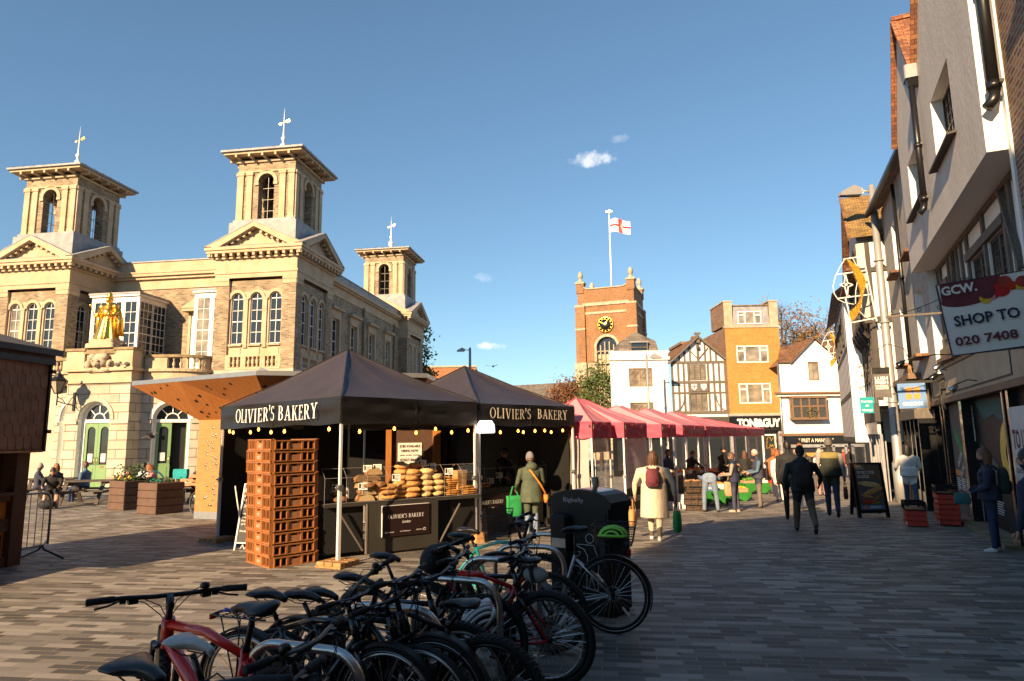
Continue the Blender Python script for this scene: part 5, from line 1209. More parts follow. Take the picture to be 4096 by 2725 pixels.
bike('black bike whose long straight bar crosses the bottom left corner', (.44, 0, 1.0), 650, 2702, R(104), R(0), R(0), 'black_paint', .35, .045, False, bar=.7, barz=1.0, sz=.8, sc_=1.15)
bike('black touring bike with wide gel saddle, rear rack and blue straps', (-.24, 0, .93), 1080, 2375, FR, R(2), 0, 'black_paint', .345, .04, None, sz=.93, sw=.105, rack=True, straps=True, guards=True, barz=1.0, rim='steel')
bike('black bike with a slim sport saddle beside the wide gel saddle', (-.24, 0, .92), 1215, 2378, FR+R(2), R(4), R(-10), 'black_paint', .345, .04, None, sz=.92, barz=.98, rim='steel')
bike('black bike with orange steerer and wide tilted handlebar', (.43, 0, 1.05), 1462, 2290, FL, R(-7), R(8), 'black_paint', .36, .05, True, bar=.72, barz=1.05, accent=('orange_lens', .16), sz=.9, bell=True)
bike('dark bike with a rounded saddle before the bakery counter sign', (-.24, 0, .95), 1545, 2224, FR, R(3), R(5), 'black_paint', .35, .045, False, sz=.95, barz=1.02)
bike('matt black electric bike with reflective tyre stripe, front wheel nearest right', (.64, 0, .35), 1745, 2790, FR-R(4), R(3), R(3), 'black_paint', .355, .05, None, bar=.62, barz=1.08, thick=.024, guards=True, ebike=2, sz=.9)
bike('black mountain bike with knobbly tyre and pale rims below the white helmet', (.64, 0, .36), 1862, 2722, FR-R(2), R(2), R(-4), 'black_paint', .365, .058, True, rim='steel', susp=1, barz=1.04, decal='VOODOO' if False else None, sz=.95, bar=.68)
bike('red mountain bike with black bag on its handlebar and grey saddle bag', (-.44, 0, .36), 2201, 2557, FL-R(1), R(-3), R(-3), 'dark_red_paint', .365, .056, False, accent=('red_paint', .45), barbag=True, sbag=True, decal='mongoose', susp=1, sz=.95, barz=1.07, refl=2.2, thick=.022, bar=.68, tyre='black_rubber')
bike('black bike whose saddle stands before the double gazebo pole', (-.24, 0, .99), 1848, 2142, FR, R(2), 0, 'black_paint', .35, .045, False, sz=.99, barz=1.03, decal='ENERGY', accent=('dark_red_paint', .5))
bike('teal mountain bike with chrome fork, front wheel to the right', (.385, 0, .82), 2086, 2168, FR-R(2), R(3), R(-5), 'teal_paint', .36, .056, True, susp=2, fork='silver_paint', barz=1.07, sz=.92, bar=.66)
bike('black bike with long flat bar and bell in front of the teal bike', (.44, 0, 1.03), 2078, 2196, FR, R(2), R(4), 'black_paint', .36, .055, True, rim='steel', barz=1.03, bar=.7, bell=True, refl=.8, sz=.93)
bike('silver bike with wire baskets front and rear, beside the rubbish bin', (-.52, 0, .365), 2451, 2381, FL+R(6), R(-2), R(10), 'silver_paint', .37, .042, None, sz=1.0, step=True, fbasket=True, rbasket=True, guards=True, refl=.9, barz=1.12, bar=.6, sweep=.1, sx_=-.16, rx_=-.52)
# helmets left on the bicycles
def helmet(M, mt, lab):
    b = MB(M); b.m('black_plastic'); b.ell((0,0,0), (.125,.095,.085), 18, 10); b.m(mt)
    for k in range(7):
        y = -.084+.028*k; q = math.sqrt(max(.02, 1-(y/.098)**2))
        b.tube([(.137*q*math.cos(a), y*(1+.06), .1*q*math.sin(a)+.004) for a in [lerp(.12, pi-.12, i/12) for i in range(13)]], .0125, 6)
    for s in (-1, 1): b.tube([(.135*math.cos(a), s*(.025+.075*math.sin(a)**.5), .012) for a in [lerp(0, pi, i/12) for i in range(13)]], .014, 6)
    return tag(b.build('cycle_helmet'), lab, 'helmet')
helmet(T(*ground(1918, 2478, .62)) @ RZ(.4) @ RX(.5) @ RY(-.9), 'helmet_white', 'white vented cycle helmet hanging among the parked bikes')
helmet(T(*(ground(2455, 2149, .96))) @ RZ(FL) @ RX(.1), 'lime', 'lime green cycle helmet lying in the rear wire basket')
# ---------- pink market stalls ----------
SA = R(61.2)
def stall(label, px, Y, sx, sy=3.0, za=2.86, text=None, mt='pink_tent', zb=None, seed=0, ridge=.5, legs=(0,1,2,3)):
    x = (px-2048)/FPX*Y*.989; g = gz(x, Y) if zb is None else zb
    root = thing('market_stall', label, 'market stall', (x, Y, g), SA, 'pink market stalls')
    def ex(c):
        if text: c.m('letter_grey'); c.text(text, .15, (sx*.52, -.05, 2.02-g), (1,0,0), (0,0,1), width=sx*.62, bold=.01)
        c.m('card'); c.box(-.02, .1, -.045, -.04, 2.1-g, 2.2-g)
    canopy('canopy', root, sx, sy, 2.27-g, za-g, mt, 'magenta_tent', .37, ridge=ridge, sag=.1, seed=seed, lining='magenta_tent', extra=ex)
    gazebo_frame(root, sx, sy, 2.25-g, 'alu', legs)
    return root
s1 = stall('pink gabled stall right behind the black bakery gazebo', 2364, 14.9, 1.2, sy=1.25, za=2.85, seed=11, ridge=0)
b = MB(); b.m('white_tarp'); b.grid(lambda u, v: (.02+.03*math.sin(v*7+u*5), .1+u*.8, .0+2.0*v), 10, 8); b.grid(lambda u, v: (u*1.2, 1.2, 2.0*v), 8, 4); b.build('side_sheet', s1)
b = MB(); b.m('plastic_film'); b.grid(lambda u, v: (.05+u*1.1, .02+.02*math.sin(v*6), .55+1.45*v), 8, 6); b.m('white_tarp'); b.grid(lambda u, v: (.05+u*1.1, .03+.015*math.sin(u*9), 1.62+.35*v), 10, 4); b.build('clear_sheet', s1)
b = MB(); b.m('wood_pallet'); b.box(.15, 1.1, .3, 1.2, .0, .95); b.m('blue_card'); b.box(.2, .45, .3, .7, .95, 1.25); b.m('card'); b.box(.5, .8, .35, .8, .95, 1.15); b.m('paper'); b.box(.5, .8, .345, .35, .98, 1.1); b.m('black_plastic'); b.box(.85, 1.1, .4, .9, .95, 1.3); b.m('wood_dark'); b.box(.1, 1.1, 1.2, 1.4, 0, 1.6); b.build('counter', s1)
s2 = stall('pink gabled stall with a white back sheet printed with a food list', 2492, 16.06, 1.76, za=2.93, seed=12)
b = MB(); b.m('white_tarp'); b.grid(lambda u, v: (.05+u*1.6, .05+.02*math.sin(u*8+v*3), .75+1.2*v), 10, 6); b.m('black_void'); b.box(.05,1.65,.06,.1,.2,.75); b.m('white_tarp'); b.box(.05,1.65,.04,.06,.42,.55)
b.m('letter_grey')
for k, s in enumerate(('Olives', 'Cheese', 'Biltong', 'Juice', 'Houmous', 'Tapenade')): b.text(s, .085, (.5, .012, 1.78-.17*k), (-1,0,0), (0,0,1), width=.09*len(s)*.75)
b.build('back_sheet', s2)
o = MB(); o.m('asphalt_roof'); o.lathe([(0,0),(.22,0),(.22,.04),(.05,.05),(0,.05)], n=16); tag(o.build('stand_base', loc=tuple(groundS(2505, 2078))), 'round black weight at the foot of the pink stall pole', 'weight')
stall('plain pink stall third along the row, beyond the printed sheet', 2642, 18.9, 1.5, seed=13)
stall('pink stall with KINGSTON MARKET on its dark skirt, nearest of those lettered', 2727, 20.9, 2.9, text='KINGSTON MARKET', seed=14, ridge=.9)
stall('pink stall with SHOP LOCAL on its skirt, above the bending man', 2819, 23.8, 3.0, text='SHOP LOCAL', seed=15, ridge=.9)
stall('pink stall lettered KINGSTON MARKET behind the first SHOP LOCAL stall', 2890, 26.6, 2.4, text='KINGSTON MARKET', seed=16, za=2.78)
stall('pink stall lettered SHOP LOCAL above the woman with the striped bag', 2937, 28.9, 3.1, text='SHOP LOCAL', seed=17, za=2.7)
stall('pink stall next to last in the row by the black hairdresser front', 2990, 31.8, 2.3, text='KINGSTON MARKET', seed=18, za=2.64)
stall('smallest pink stall at the far end of the row', 3022, 34.0, 2.6, text='KINGSTON', seed=19, za=2.55)
# produce
def heap(o, mt, w, d, z, r, n, rnd, flat=.4):
    b = MB(); b.m(mt)
    for k in range(n):
        x, y = rnd.uniform(-w/2+r, w/2-r), rnd.uniform(-d/2+r, d/2-r); q = 1-max(abs(x)/(w/2), abs(y)/(d/2))
        b.ell((x, y, z+r*.6+q*flat*r*3+rnd.uniform(0, r*.5)), (r*rnd.uniform(.85,1.1), r*rnd.uniform(.85,1.1), r*rnd.uniform(.75,1)), 7, 5)
    return b.build('produce', o, kind='stuff')
prnd = random.Random(3)
def pbox(loc, rz, w, d, h, mt, fruit, label, r=.035, n=40, grp='boxes of produce on the stalls', txt=None, slat=False, name='produce_box', tmat='letter_white'):
    o = thing(name, label, 'box', tuple(loc), rz, grp); b = MB(); b.m(mt)
    if slat:
        for k in range(4): z = h*k/4; b.box(-w/2,w/2,-d/2,-d/2+.012,z,z+h*.17); b.box(-w/2,w/2,d/2-.012,d/2,z,z+h*.17); b.box(-w/2,-w/2+.012,-d/2,d/2,z,z+h*.17); b.box(w/2-.012,w/2,-d/2,d/2,z,z+h*.17)
        for x in (-w/2, -w/6, w/6, w/2-.02):
            b.box(x, x+.02, -d/2-.004, -d/2+.012, 0, h); b.box(x, x+.02, d/2-.012, d/2+.004, 0, h)
        for y in (-d/2, 0, d/2-.02): b.box(-w/2-.004, -w/2+.012, y, y+.02, 0, h); b.box(w/2-.012, w/2+.004, y, y+.02, 0, h)
        b.box(-w/2+.012, w/2-.012, -d/2+.012, d/2-.012, 0, .015); b.m('mushroom'); b.box(-w/2+.016, w/2-.016, -d/2+.016, d/2-.016, .01, h*.85)
    else:
        b.box(-w/2,w/2,-d/2,-d/2+.012,0,h); b.box(-w/2,w/2,d/2-.012,d/2,0,h); b.box(-w/2,-w/2+.012,-d/2+.012,d/2-.012,0,h); b.box(w/2-.012,w/2,-d/2+.012,d/2-.012,0,h); b.box(-w/2+.012,w/2-.012,-d/2+.012,d/2-.012,0,h*.6)
    if txt: b.m(tmat); b.text(txt, h*.4, (0, -d/2-.003, h*.3), width=w*.6, bold=.02)
    b.build('tray', o)
    if fruit: heap(o, fruit, w-.03, d-.03, h*.75, r, n, prnd)
    return o
def stack(px, py, n, w, d, h, mt, fruit, lab, rz=0., slat=True, r=.03, m=40):
    P = groundS(px, py)
    for k in range(n): pbox(P+V((prnd.uniform(-.03,.03), prnd.uniform(-.02,.02), k*(h+.005))), rz+prnd.uniform(-.08,.08), w, d, h, mt, fruit if (k == n-1 or slat) else None, lab % ORD2[k], r, m if k == n-1 else 16, slat=slat)
ORD2 = ('lowest', 'second from the ground', 'third from the ground', 'fourth from the ground', 'fifth from the ground', 'sixth from the ground')
stack(2692, 2004, 6, .5, .36, .15, 'black_plastic', 'mushroom', 'black slatted mushroom crate, %s in the stack beside the cream coat', -.3)
stack(2785, 2042, 5, .58, .4, .16, 'black_plastic', 'mushroom', 'black slatted mushroom crate, %s in the front stack near the white crates', -.25)
for i, (px, py) in enumerate(((2700, 2036), (2733, 2034))): stack(px, py, 2 if i else 1, .34, .3, .2, 'plastic_white', None, 'white plastic crate, %s in the ' + ('pair' if i else 'single place') + ' between mushroom stacks', -.2, False)
# tables with green grass cloth and boxes on top
def table(px, py, w, d, h, rz, lab):
    P = groundS(px, py); o = thing('stall_table', lab, 'table', tuple(P), rz, 'grass covered stall tables')
    b = MB(); b.m('astro_green'); b.box(-w/2, w/2, -d/2, d/2, h-.03, h)
    b.grid(lambda u, v: (-w/2-.01+u*(w+.02), -d/2-.02-.03*math.sin(u*9+1)*v, h-v*(h*.75+.06*math.sin(u*11))), 22, 5); b.grid(lambda u, v: (w/2+.02+.03*math.sin(u*9)*v, -d/2+u*d, h-v*h*.75), 14, 5); b.grid(lambda u, v: (-w/2-.02-.03*math.sin(u*9)*v, d/2-u*d, h-v*h*.75), 14, 5); b.build('cloth', o)
    for x in (-w/2+.06, w/2-.06):
        for y in (-d/2+.06, d/2-.06): b = MB(); b.m('timber_grey'); b.box(x-.02, x+.02, y-.02, y+.02, 0, h-.03); b.build('leg', o)
    return P
tb = []
P = table(2838, 2020, .9, .9, .46, .2, 'low stall table with green grass cloth under the blue orange box')
for k, (x, y, mt, fr, tx, lab) in enumerate(((-.1,-.25,'blue_card','fruit_orange','PARDO','blue lettered box of oranges at the front of the grass cloth table'), (-.25,.2,'card','fruit_yellow',None,'cardboard tray of yellow fruit behind the blue box'), (.3,.15,'plastic_white','fruit_orange',None,'white tray of oranges beside the blue box'))): pbox(P+V((x,y,.465)), .2, .5 if tx else .4, .36, .17, mt, fr, lab, .037, 34, txt=tx, tmat='letter_white')
P = table(2935, 2003, .9, .7, .28, .15, 'very low stall table with green cloth and baskets of peppers')
for k, (x, fr, mt, lab) in enumerate(((-.25,'fruit_red','card','card tray of red peppers on the very low table'), (.2,'fruit_yellow','card','card tray of mixed yellow fruit on the very low table'))): pbox(P+V((x,-.05,.285)), .15, .42, .36, .13, mt, fr, lab, .04, 26)
P = table(3012, 1975, 1.0, .9, .42, .1, 'stall table with bright green cloth by the old man in the gilet')
for k, (x, y, fr, mt, lab) in enumerate(((-.25,-.2,'veg_green','card','tray of green beans at the front of the bright green table'), (.25,-.15,'cauli','plastic_white','white tray of cauliflowers on the bright green table'), (.0,.25,'veg_green','card','tray of cabbages at the back of the bright green table'))): pbox(P+V((x,y,.425)), .1, .44, .36, .1, mt, fr, lab, .045, 22)
P = groundS(2905, 1972)+V((.25,.7,0)); o = thing('stall_table', 'taller display table packed with fruit boxes between the bending man and the striped bag', 'table', tuple(P), R(8))
b = MB(); b.m('astro_green'); b.box(-.95,.95,-.35,.35,.66,.7); b.grid(lambda u, v: (-.96+1.92*u, -.36-.025*math.sin(u*19)*v, .7-.6*v), 26, 4); b.build('cloth', o)
for k in range(8):
    pbox(P+V((-.72+.48*(k % 4), -.17+.34*(k//4), .705+.06*(k//4))), R(8), .44, .31, .1, ('card','plastic_white','blue_card','card')[k % 4], ('fruit_orange','veg_green','fruit_yellow','cauli','fruit_red','mushroom','fruit_orange','veg_green')[k], '%s on the taller display table, %s row' % (('box of oranges in card','white tray of greens','blue tray of lemons','card tray of cauliflower')[k % 4] if k < 4 else ('card box of tomatoes','white tray of mushrooms','blue tray of tangerines','card box of salad')[k % 4], 'front' if k < 4 else 'back'), .045, 22)
def bench(x0, Y0, n, lab, fr):
    """raised display inside a stall"""
    for i in range(n):
        x = x0+i*.55*math.cos(SA); y = Y0+i*.55*math.sin(SA)
        pbox((x, y, gz(x, y)+.85+.04*(i % 2)), SA, .5, .4, .12, ('card','plastic_white','black_plastic')[i % 3], fr[i % len(fr)], lab % ORD3[i], .04, 30, 'display boxes inside the stalls')
ORD3 = ('first', 'second', 'third', 'fourth', 'fifth', 'sixth', 'seventh', 'eighth', 'ninth', 'tenth')
bench(4.1, 19.8, 5, 'box of fruit on the inner display of the KINGSTON MARKET stall, %s from the camera', ('mushroom','fruit_orange','veg_green','cauli'))
bench(5.6, 22.6, 6, 'box of vegetables on the inner display of the SHOP LOCAL stall, %s from the camera', ('fruit_orange','veg_green','fruit_yellow','fruit_red'))
bench(8.2, 26.5, 6, 'box on the display of the farther lettered stalls, %s from the camera', ('fruit_red','fruit_orange','pumpkin','veg_green'))
for i, (x0, Y0, ln, lb) in enumerate(((4.0, 19.6, 3.0, 'dark trestle display of the KINGSTON MARKET stall'), (5.5, 22.4, 3.4, 'dark trestle display of the SHOP LOCAL stall'), (8.1, 26.3, 3.4, 'dark trestle display of the farther stalls'))):
    b = MB(); b.m('wood_dark'); b.box(-.1, ln, -.3, .3, .78, .84); b.m('black_cloth'); b.grid(lambda u, v: (-.1+u*(ln+.1), -.31-.02*math.sin(u*40)*v, .84-.8*v), 40, 3); b.m('wood_dark'); b.box(0,.05,-.2,.2,0,.78); b.box(ln-.1,ln-.05,-.2,.2,0,.78)
    tag(b.build('trestle_display', loc=(x0, Y0, gz(x0, Y0)), rot=SA), lb, 'table')
# white trestle by the scales, pumpkins and card boxes on the ground
P = groundS(2990, 1930); b = MB(); b.m('plastic_white'); b.box(-.7,.7,-.35,.35,.78,.83); b.box(-.66,-.6,-.3,.3,0,.78); b.box(.6,.66,-.3,.3,0,.78); b.box(-.6,.6,-.02,.02,.4,.46); tag(b.build('trestle_table', loc=tuple(P), rot=.1), 'white folding trestle table behind the old man', 'table')
for k, (px, py, z) in enumerate(((3005, 1848, 0), (3078, 1846, 0), (3090, 1858, 0), (3068, 1862, 0))):
    P = groundS(px, 1915); b = MB(); b.m('pumpkin'); b.lathe([(0,-.12),(.1,-.13),(.17,-.05),(.18,.03),(.12,.11),(.03,.12),(0,.1)], n=14); b.m('bark'); b.cyl((0,0,.1),(0.02,0,.17),.015); q = at(px, py, P.y+.0); q.z = max(q.z, .25); tag(b.build('pumpkin', loc=tuple(q)), 'orange pumpkin on the end display, %s of the four' % ('by the old man', 'topmost beside the suited man', 'rightmost', 'lowest')[k], 'pumpkin', 'pumpkins at the row end')
P = groundS(3075, 1925); b = MB(); b.m('wood_pallet'); b.box(-.5,.5,-.3,.3,0,.7); b.m('wood_dark')
for k in range(5): b.box(-.5,.5,-.305,-.3,.05+.13*k,.09+.13*k)
tag(b.build('crate_table', loc=tuple(P)), 'slatted wooden crate table carrying pumpkins', 'table')
for k, (px, py, lb) in enumerate(((3075, 1945, 'tray of red apples standing on the paving by the pumpkins'), (3100, 1938, 'second tray of red apples beside the suited man'))): pbox(groundS(px, py), .1, .5, .4, .16, 'crate_red', 'fruit_red', lb, .045, 26)
pbox(groundS(2872, 1965)+V((.3,.6,.0)), .3, .5, .4, .62, 'card', 'veg_green', 'tall open cardboard box of leafy greens right of the bending man', .06, 20)
P = ground(3800, 2590); b = MB(); b.m('lead')
for q in ((-.5,.5,-.306,-.294),(-.5,.5,.294,.306),(-.5,-.488,-.294,.294),(.488,.5,-.294,.294)): b.box(*q, 0, .006)
for x in (-.4,.4): b.box(x-.05,x+.05,-.04,.04,0,.007)
tag(b.build('inspection_cover', loc=tuple(P), rot=AX), 'recessed paved inspection cover with steel edges in the shaded paving', 'manhole cover')
b = MB(); rl = random.Random(8)
for i in range(150):
    a, c = rl.uniform(-9, 9), rl.uniform(3.2, 20); b.m(('leaf_rust','leaf_gold','bark')[i % 3]); z = gz(a, c)+.006; t_ = rl.uniform(0, 6.3); r = rl.uniform(.018, .045); u = V((math.cos(t_), math.sin(t_), rl.uniform(0,.3)))*r; w_ = V((-math.sin(t_), math.cos(t_), 0))*r*.55
    q = V((a, c, z)); b.add([q-u, q+w_, q+u, q-w_], [(0,1,2,3)])
b.build('fallen_leaves', kind='stuff', label='dry autumn leaves scattered over the paving', cat='leaves')
# ---------- far side of the square ----------
def fx(px, Y): return (px-2048)/FPX*Y*.989
GB = gz(15, 48)-.1
def part(mb, nm, par): return mb.build(nm, par)
# white rendered house
H1 = thing('white_house', 'white rendered house with mansard roof and two dark sash windows', 'building', (7.15, 48, GB)); W = 4.25
b = MB(); z0 = -GB
wall_panel(b, 0, W, 0, 8.0+z0, [(1.35,3.05,5.55+z0,6.9+z0,False),(1.35,3.05,2.9+z0,4.4+z0,False)], .15, 'white_wall')
b.m('white_wall'); b.add([(W,0,0),(W,9,0),(W,9,8+z0),(W,0,8+z0)], [(0,1,2,3)]); b.add([(0,0,0),(3,9,0),(3,9,8+z0),(0,0,8+z0)], [(3,2,1,0)])
b.m('black_paint'); b.box(-.02,W+.02,-.05,.0,0,2.35+z0); b.m('dark_glass'); b.box(.3,W-.3,-.06,-.05,.5,1.7+z0); b.m('white_wall'); b.box(-.08, W+.1, -.16, .3, 7.5+z0, 7.72+z0); b.box(-.02, W+.02, -.03, .3, 8+z0, 8.1+z0); b.box(-.05, W+.05, -.06, .35, 8.1+z0, 8.18+z0); w1 = b.build('wall', H1)
for z in (5.55, 2.9):
    f = sash(H1, T(0, .1, 0), 2.2, z+z0, 1.7, 1.35 if z > 5 else 1.5, False, 4, 2, frame='timber_brown', glass='curtain_glass', fr=.06)
    k = MB(T(0,.08,0)); k.m('timber_brown'); zz = z+z0+(.75 if z > 5 else .8)
    for i in range(4):
        for (a, c) in ((0,1),(1,0)): k.beam((1.42+.4*i, 0, zz+.5*a), (1.42+.4*i+.38, 0, zz+.5*c), .02, .02)
    k.build('tracery', f)
b = MB(); b.m('slate'); e = [(.7,.5,8.1+z0),(3.75,.5,8.1+z0),(3.75,4,8.1+z0),(.7,4,8.1+z0)]; t = [(.95,.75,9.0+z0),(3.55,.75,9.0+z0),(3.55,3.6,9.0+z0),(.95,3.6,9.0+z0)]
b.add(e+t+[(2.2,1.6,9.85+z0),(2.3,3,9.85+z0)], [(0,1,5,4),(1,2,6,5),(2,3,7,6),(3,0,4,7),(4,5,8),(5,6,9,8),(6,7,9),(7,4,8,9)]); b.m('lead'); b.box(1.55,2.95,.35,1.2,8.85+z0,8.95+z0); rf = b.build('roof', H1)
b = MB(); b.m('timber_grey'); b.box(1.6,1.68,.4,1.1,8.15+z0,8.85+z0); b.box(2.82,2.9,.4,1.1,8.15+z0,8.85+z0); b.box(1.68,2.82,.42,1,8.48+z0,8.54+z0); b.m('dark_glass'); b.box(1.68,2.82,.5,.52,8.15+z0,8.85+z0); b.build('dormer', rf)
# timber framed house
H2 = thing('timber_framed_house', 'black and white timber framed gable house with two painted shields', 'building', (11.62, 48.1, GB)); W = 4.0
b = MB(); b.m('white_wall'); ez, az_ = 7.35+z0, 9.1+z0
wall_panel(b, 0, W, 0, ez, [(1.3,2.55,5.95+z0,7.15+z0,False),(1.3,2.55,3.75+z0,5.0+z0,False)], .1, 'white_wall')
b.m('white_wall'); b.poly([(0,0,ez),(W,0,ez),(W/2,0,az_)]); b.add([(W,0,0),(W,9,0),(W,9,ez),(W,0,ez)], [(0,1,2,3)])
b.build('wall', H2)
b = MB(); b.m('timber_grey')
def tb_(x0, x1, za, zb, y=-.045): b.box(x0, x1, y, .0, za+z0, zb+z0)
for (za, zb) in ((7.2,7.38),(5.75,5.92),(5.0,5.12),(3.52,3.74)): tb_(-.04, W+.04, za, zb, -.07)
for x in (-.02,.42,.82,1.16,2.6,3.0,3.4,3.84): tb_(x, x+.15, 3.74, 7.2)
for x in (.55,.95,1.35,2.45,2.85,3.25): tb_(x, x+.13, 7.38, 7.38+ (1.75*min(x+.06, W-x-.06)/(W/2))*.98)
tb_(W/2-.09, W/2+.09, 7.38, 9.05, -.06)
for s in (-1, 1):
    b.beam((W/2+s*.05,-.04,7.55+z0), (W/2+s*.75,-.04,8.35+z0), .06, .12, (0,1,0)); P_ = [(W/2+s*(1.9-.75*math.sin(t*pi/2)), -.04, 3.75+z0+1.1*(1-math.cos(t*pi/2))) for t in [i/6 for i in range(7)]]
    for p_, q_ in zip(P_[:-1], P_[1:]): b.beam(p_, q_, .05, .11, (0,1,0))
    b.beam((W/2,-.22,az_+.05), (W/2+s*(W/2+.25),-.22,ez-.18), .12, .36, (0,1,0))
b.box(W/2-.12,W/2+.12,-.28,-.1,az_-.4,az_+.25); b.box(W/2-.22,W/2+.22,-.3,-.05,az_+.25,az_+.36)
b.m('timber_black'); b.ell((W/2,-.2,8.35+z0),(.13,.1,.16)); b.build('timber_frame', H2)
b = MB(); b.m('tile_brown')
for s in (-1, 1): q = [(W/2,-.2,az_+.12),(W/2+s*(W/2+.3),-.2,ez-.1),(W/2+s*(W/2+.3),8,ez-.1),(W/2,8,az_+.12)]; b.add(q, [(0,1,2,3) if s < 0 else (3,2,1,0)])
b.build('roof', H2)
for z, h in ((5.95,1.2),(3.75,1.25)): 
    for i in range(3): sash(H2, T(0,.05,0), 1.3+.208+.4167*i, z+z0, .4, h, False, 3, 6, frame='timber_grey', glass='curtain_glass', fr=.05, bar=.014, lead=True)
b = MB(); b.m('timber_grey'); b.box(1.25,2.6,-.12,0,5.13+z0,5.75+z0)
for i, cx in enumerate((1.58, 2.27)):
    b.m('white_paint'); b.prism([(cx-.2,-.13,5.68+z0),(cx+.2,-.13,5.68+z0),(cx+.2,-.13,5.4+z0),(cx,-.13,5.2+z0),(cx-.2,-.13,5.4+z0)], (0,-.02,0))
    if i == 0: b.m('red_paint'); b.box(cx-.025,cx+.025,-.16,-.15,5.25+z0,5.67+z0); b.box(cx-.19,cx+.19,-.16,-.15,5.47+z0,5.52+z0)
    else: b.m('blue_shirt'); [b.box(cx-.15,cx+.15,-.16,-.15,5.35+z0+.1*k,5.38+z0+.1*k) for k in range(3)]
b.build('shields', H2)
b = MB(); b.m('timber_black'); b.box(0,W,-.1,0,2.4+z0,3.3+z0); b.m('dark_glass'); b.box(0,W,-.06,0,0,2.4+z0); b.build('shop_fascia', H2)
# chimney block between the timber house and the yellow one
b = MB(); b.m('brick_church'); b.box(13.5,15.4,52,56,GB,9.2); b.m('brick_brown'); b.box(13.4,15.5,51.9,56,9.2,9.4); b.box(14.5,14.9,52.2,53,9.4,9.9); tag(b.build('brick_chimney'), 'brown brick chimney block between timber house and yellow building', 'chimney')
# yellow brick building with lead clad top storey
H3 = thing('yellow_building', 'narrow yellow brick building with white picture windows and black shop sign', 'building', (15.55, 47.6, GB)); W = 3.95
b = MB(); wins = [(.75,3.05,7.15+z0,8.4+z0,False),(.75,3.05,4.2+z0,5.65+z0,False)]
wall_panel(b, 0, W, 3.4+z0, 9.75+z0, wins, .12, 'brick_yellow'); b.m('brick_brown'); b.add([(0,0,3+z0),(0,10,3+z0),(0,10,9.75+z0),(0,0,9.75+z0)], [(3,2,1,0)]); b.add([(W,0,0),(W,10,0),(W,10,9.75+z0),(W,0,9.75+z0)], [(0,1,2,3)])
b.m('stone_pale'); b.box(-.03, W+.03, -.06, .3, 9.72+z0, 9.9+z0); b.box(-.05, W+.02, -.06, .2, 3.3+z0, 3.5+z0)
for x in (0, W-.62): b.m('brick_brown'); b.box(x+.002, x+.6, .02, 3.2, 9.9+z0, 11.65+z0); b.m('stone_pale'); b.box(x, x+.62, 0.0, .02, 9.9+z0, 11.65+z0); b.box(x-.05, x+.67, -.05, 3.3, 11.65+z0, 11.75+z0)
b.build('wall', H3)
b = MB(); b.m('lead'); b.prism([(.6,.05,9.9+z0),(.6,.3,11.4+z0),(.6,3,11.4+z0),(.6,3,9.9+z0)], (W-1.2,0,0)); b.m('stone_dirty'); b.box(.6,W-.6,.18,.3,11.4+z0,11.47+z0); b.build('mansard', H3)
def picture(par, M, x0, x1, za, zb, c0=.26, c1=.74):
    f = MB(M); f.m('white_paint'); t = .08; d = .09
    f.box(x0,x1,-d,0,za,za+t); f.box(x0,x1,-d,0,zb-t,zb); f.box(x0,x0+t,-d,0,za+t,zb-t); f.box(x1-t,x1,-d,0,za+t,zb-t)
    for q in (c0, c1): x = lerp(x0, x1, q); f.box(x-t*.6,x+t*.6,-d,0,za+t,zb-t)
    zz = lerp(za, zb, .7)
    f.box(x0+t,lerp(x0,x1,c0),-d,0,zz-.05,zz+.05); f.box(lerp(x0,x1,c1),x1-t,-d,0,zz-.05,zz+.05)
    o = f.build('window', par); g = MB(M); g.m('curtain_glass'); g.box(x0+.02,x1-.02,-.03,-.02,za+.02,zb-.02); g.build('pane', o)
picture(H3, T(0,.06,0), .75,3.05,7.15+z0,8.4+z0); picture(H3, T(0,.06,0), .75,3.05,4.2+z0,5.65+z0); picture(H3, T(0,.08,0), 1.0,2.75,9.98+z0,10.95+z0, .3, .7)
b = MB(); b.m('black_paint'); b.box(-.1,W+.05,-.2,0,2.25+z0,3.3+z0); b.m('lead'); b.box(-.15,W+.1,-.3,0,3.3+z0,3.38+z0); b.m('letter_white'); b.text('TONI&GUY', .56, (W/2-.02,-.215,2.55+z0), width=3.1, bold=.05, spacing=.9)
b.build('shop_sign', H3)
b = MB(); b.m('dark_glass'); b.box(.1,W-.6,.15,.2,0,2.25+z0); b.m('lead'); b.box(W-.6,W,-.1,.1,0,2.25+z0); b.box(-.1,.1,-.1,.1,0,2.25+z0); b.m('white_paint'); b.box(2.2,2.3,.05,.12,0,2.0+z0); b.box(3.1,3.2,.05,.12,0,2.0+z0); b.box(2.3,3.1,.05,.12,1.9+z0,2.0+z0); b.m('lead'); b.box(1.0,1.06,.05,.12,0,2.2+z0); b.build('shop_front', H3)
b = MB(); b.m('gold_tinsel')
Mz = [(0,0),(.1,.75),(.28,.75),(.36,.5),(.52,.75),(.72,.72),(.62,0),(.47,.02),(.45,.25),(.36,.08),(.27,.27),(.2,.02),(0,0)]
for p_, q_ in zip(Mz[:-1], Mz[1:]): b.beam((p_[0],0,p_[1]), (q_[0],0,q_[1]), .03, .04, (0,1,0))
tag(b.build('letter_sign', loc=(17.55,46.4,1.05)), 'gold outline letter M hanging in the hairdresser window', 'sign')
b = MB(); b.m('card'); b.ob((0,0,0),(.75,.02,.62),RY(.3)); b.m('black_plastic'); b.text('LABEL.M', .12, (0,-.014,0), (.95,0,.3), (-.3,0,.95), width=.55, bold=.02); tag(b.build('placard', loc=(17.2, 43.0, .45)), 'tilted tan placard with black lettering above the crowd', 'placard')
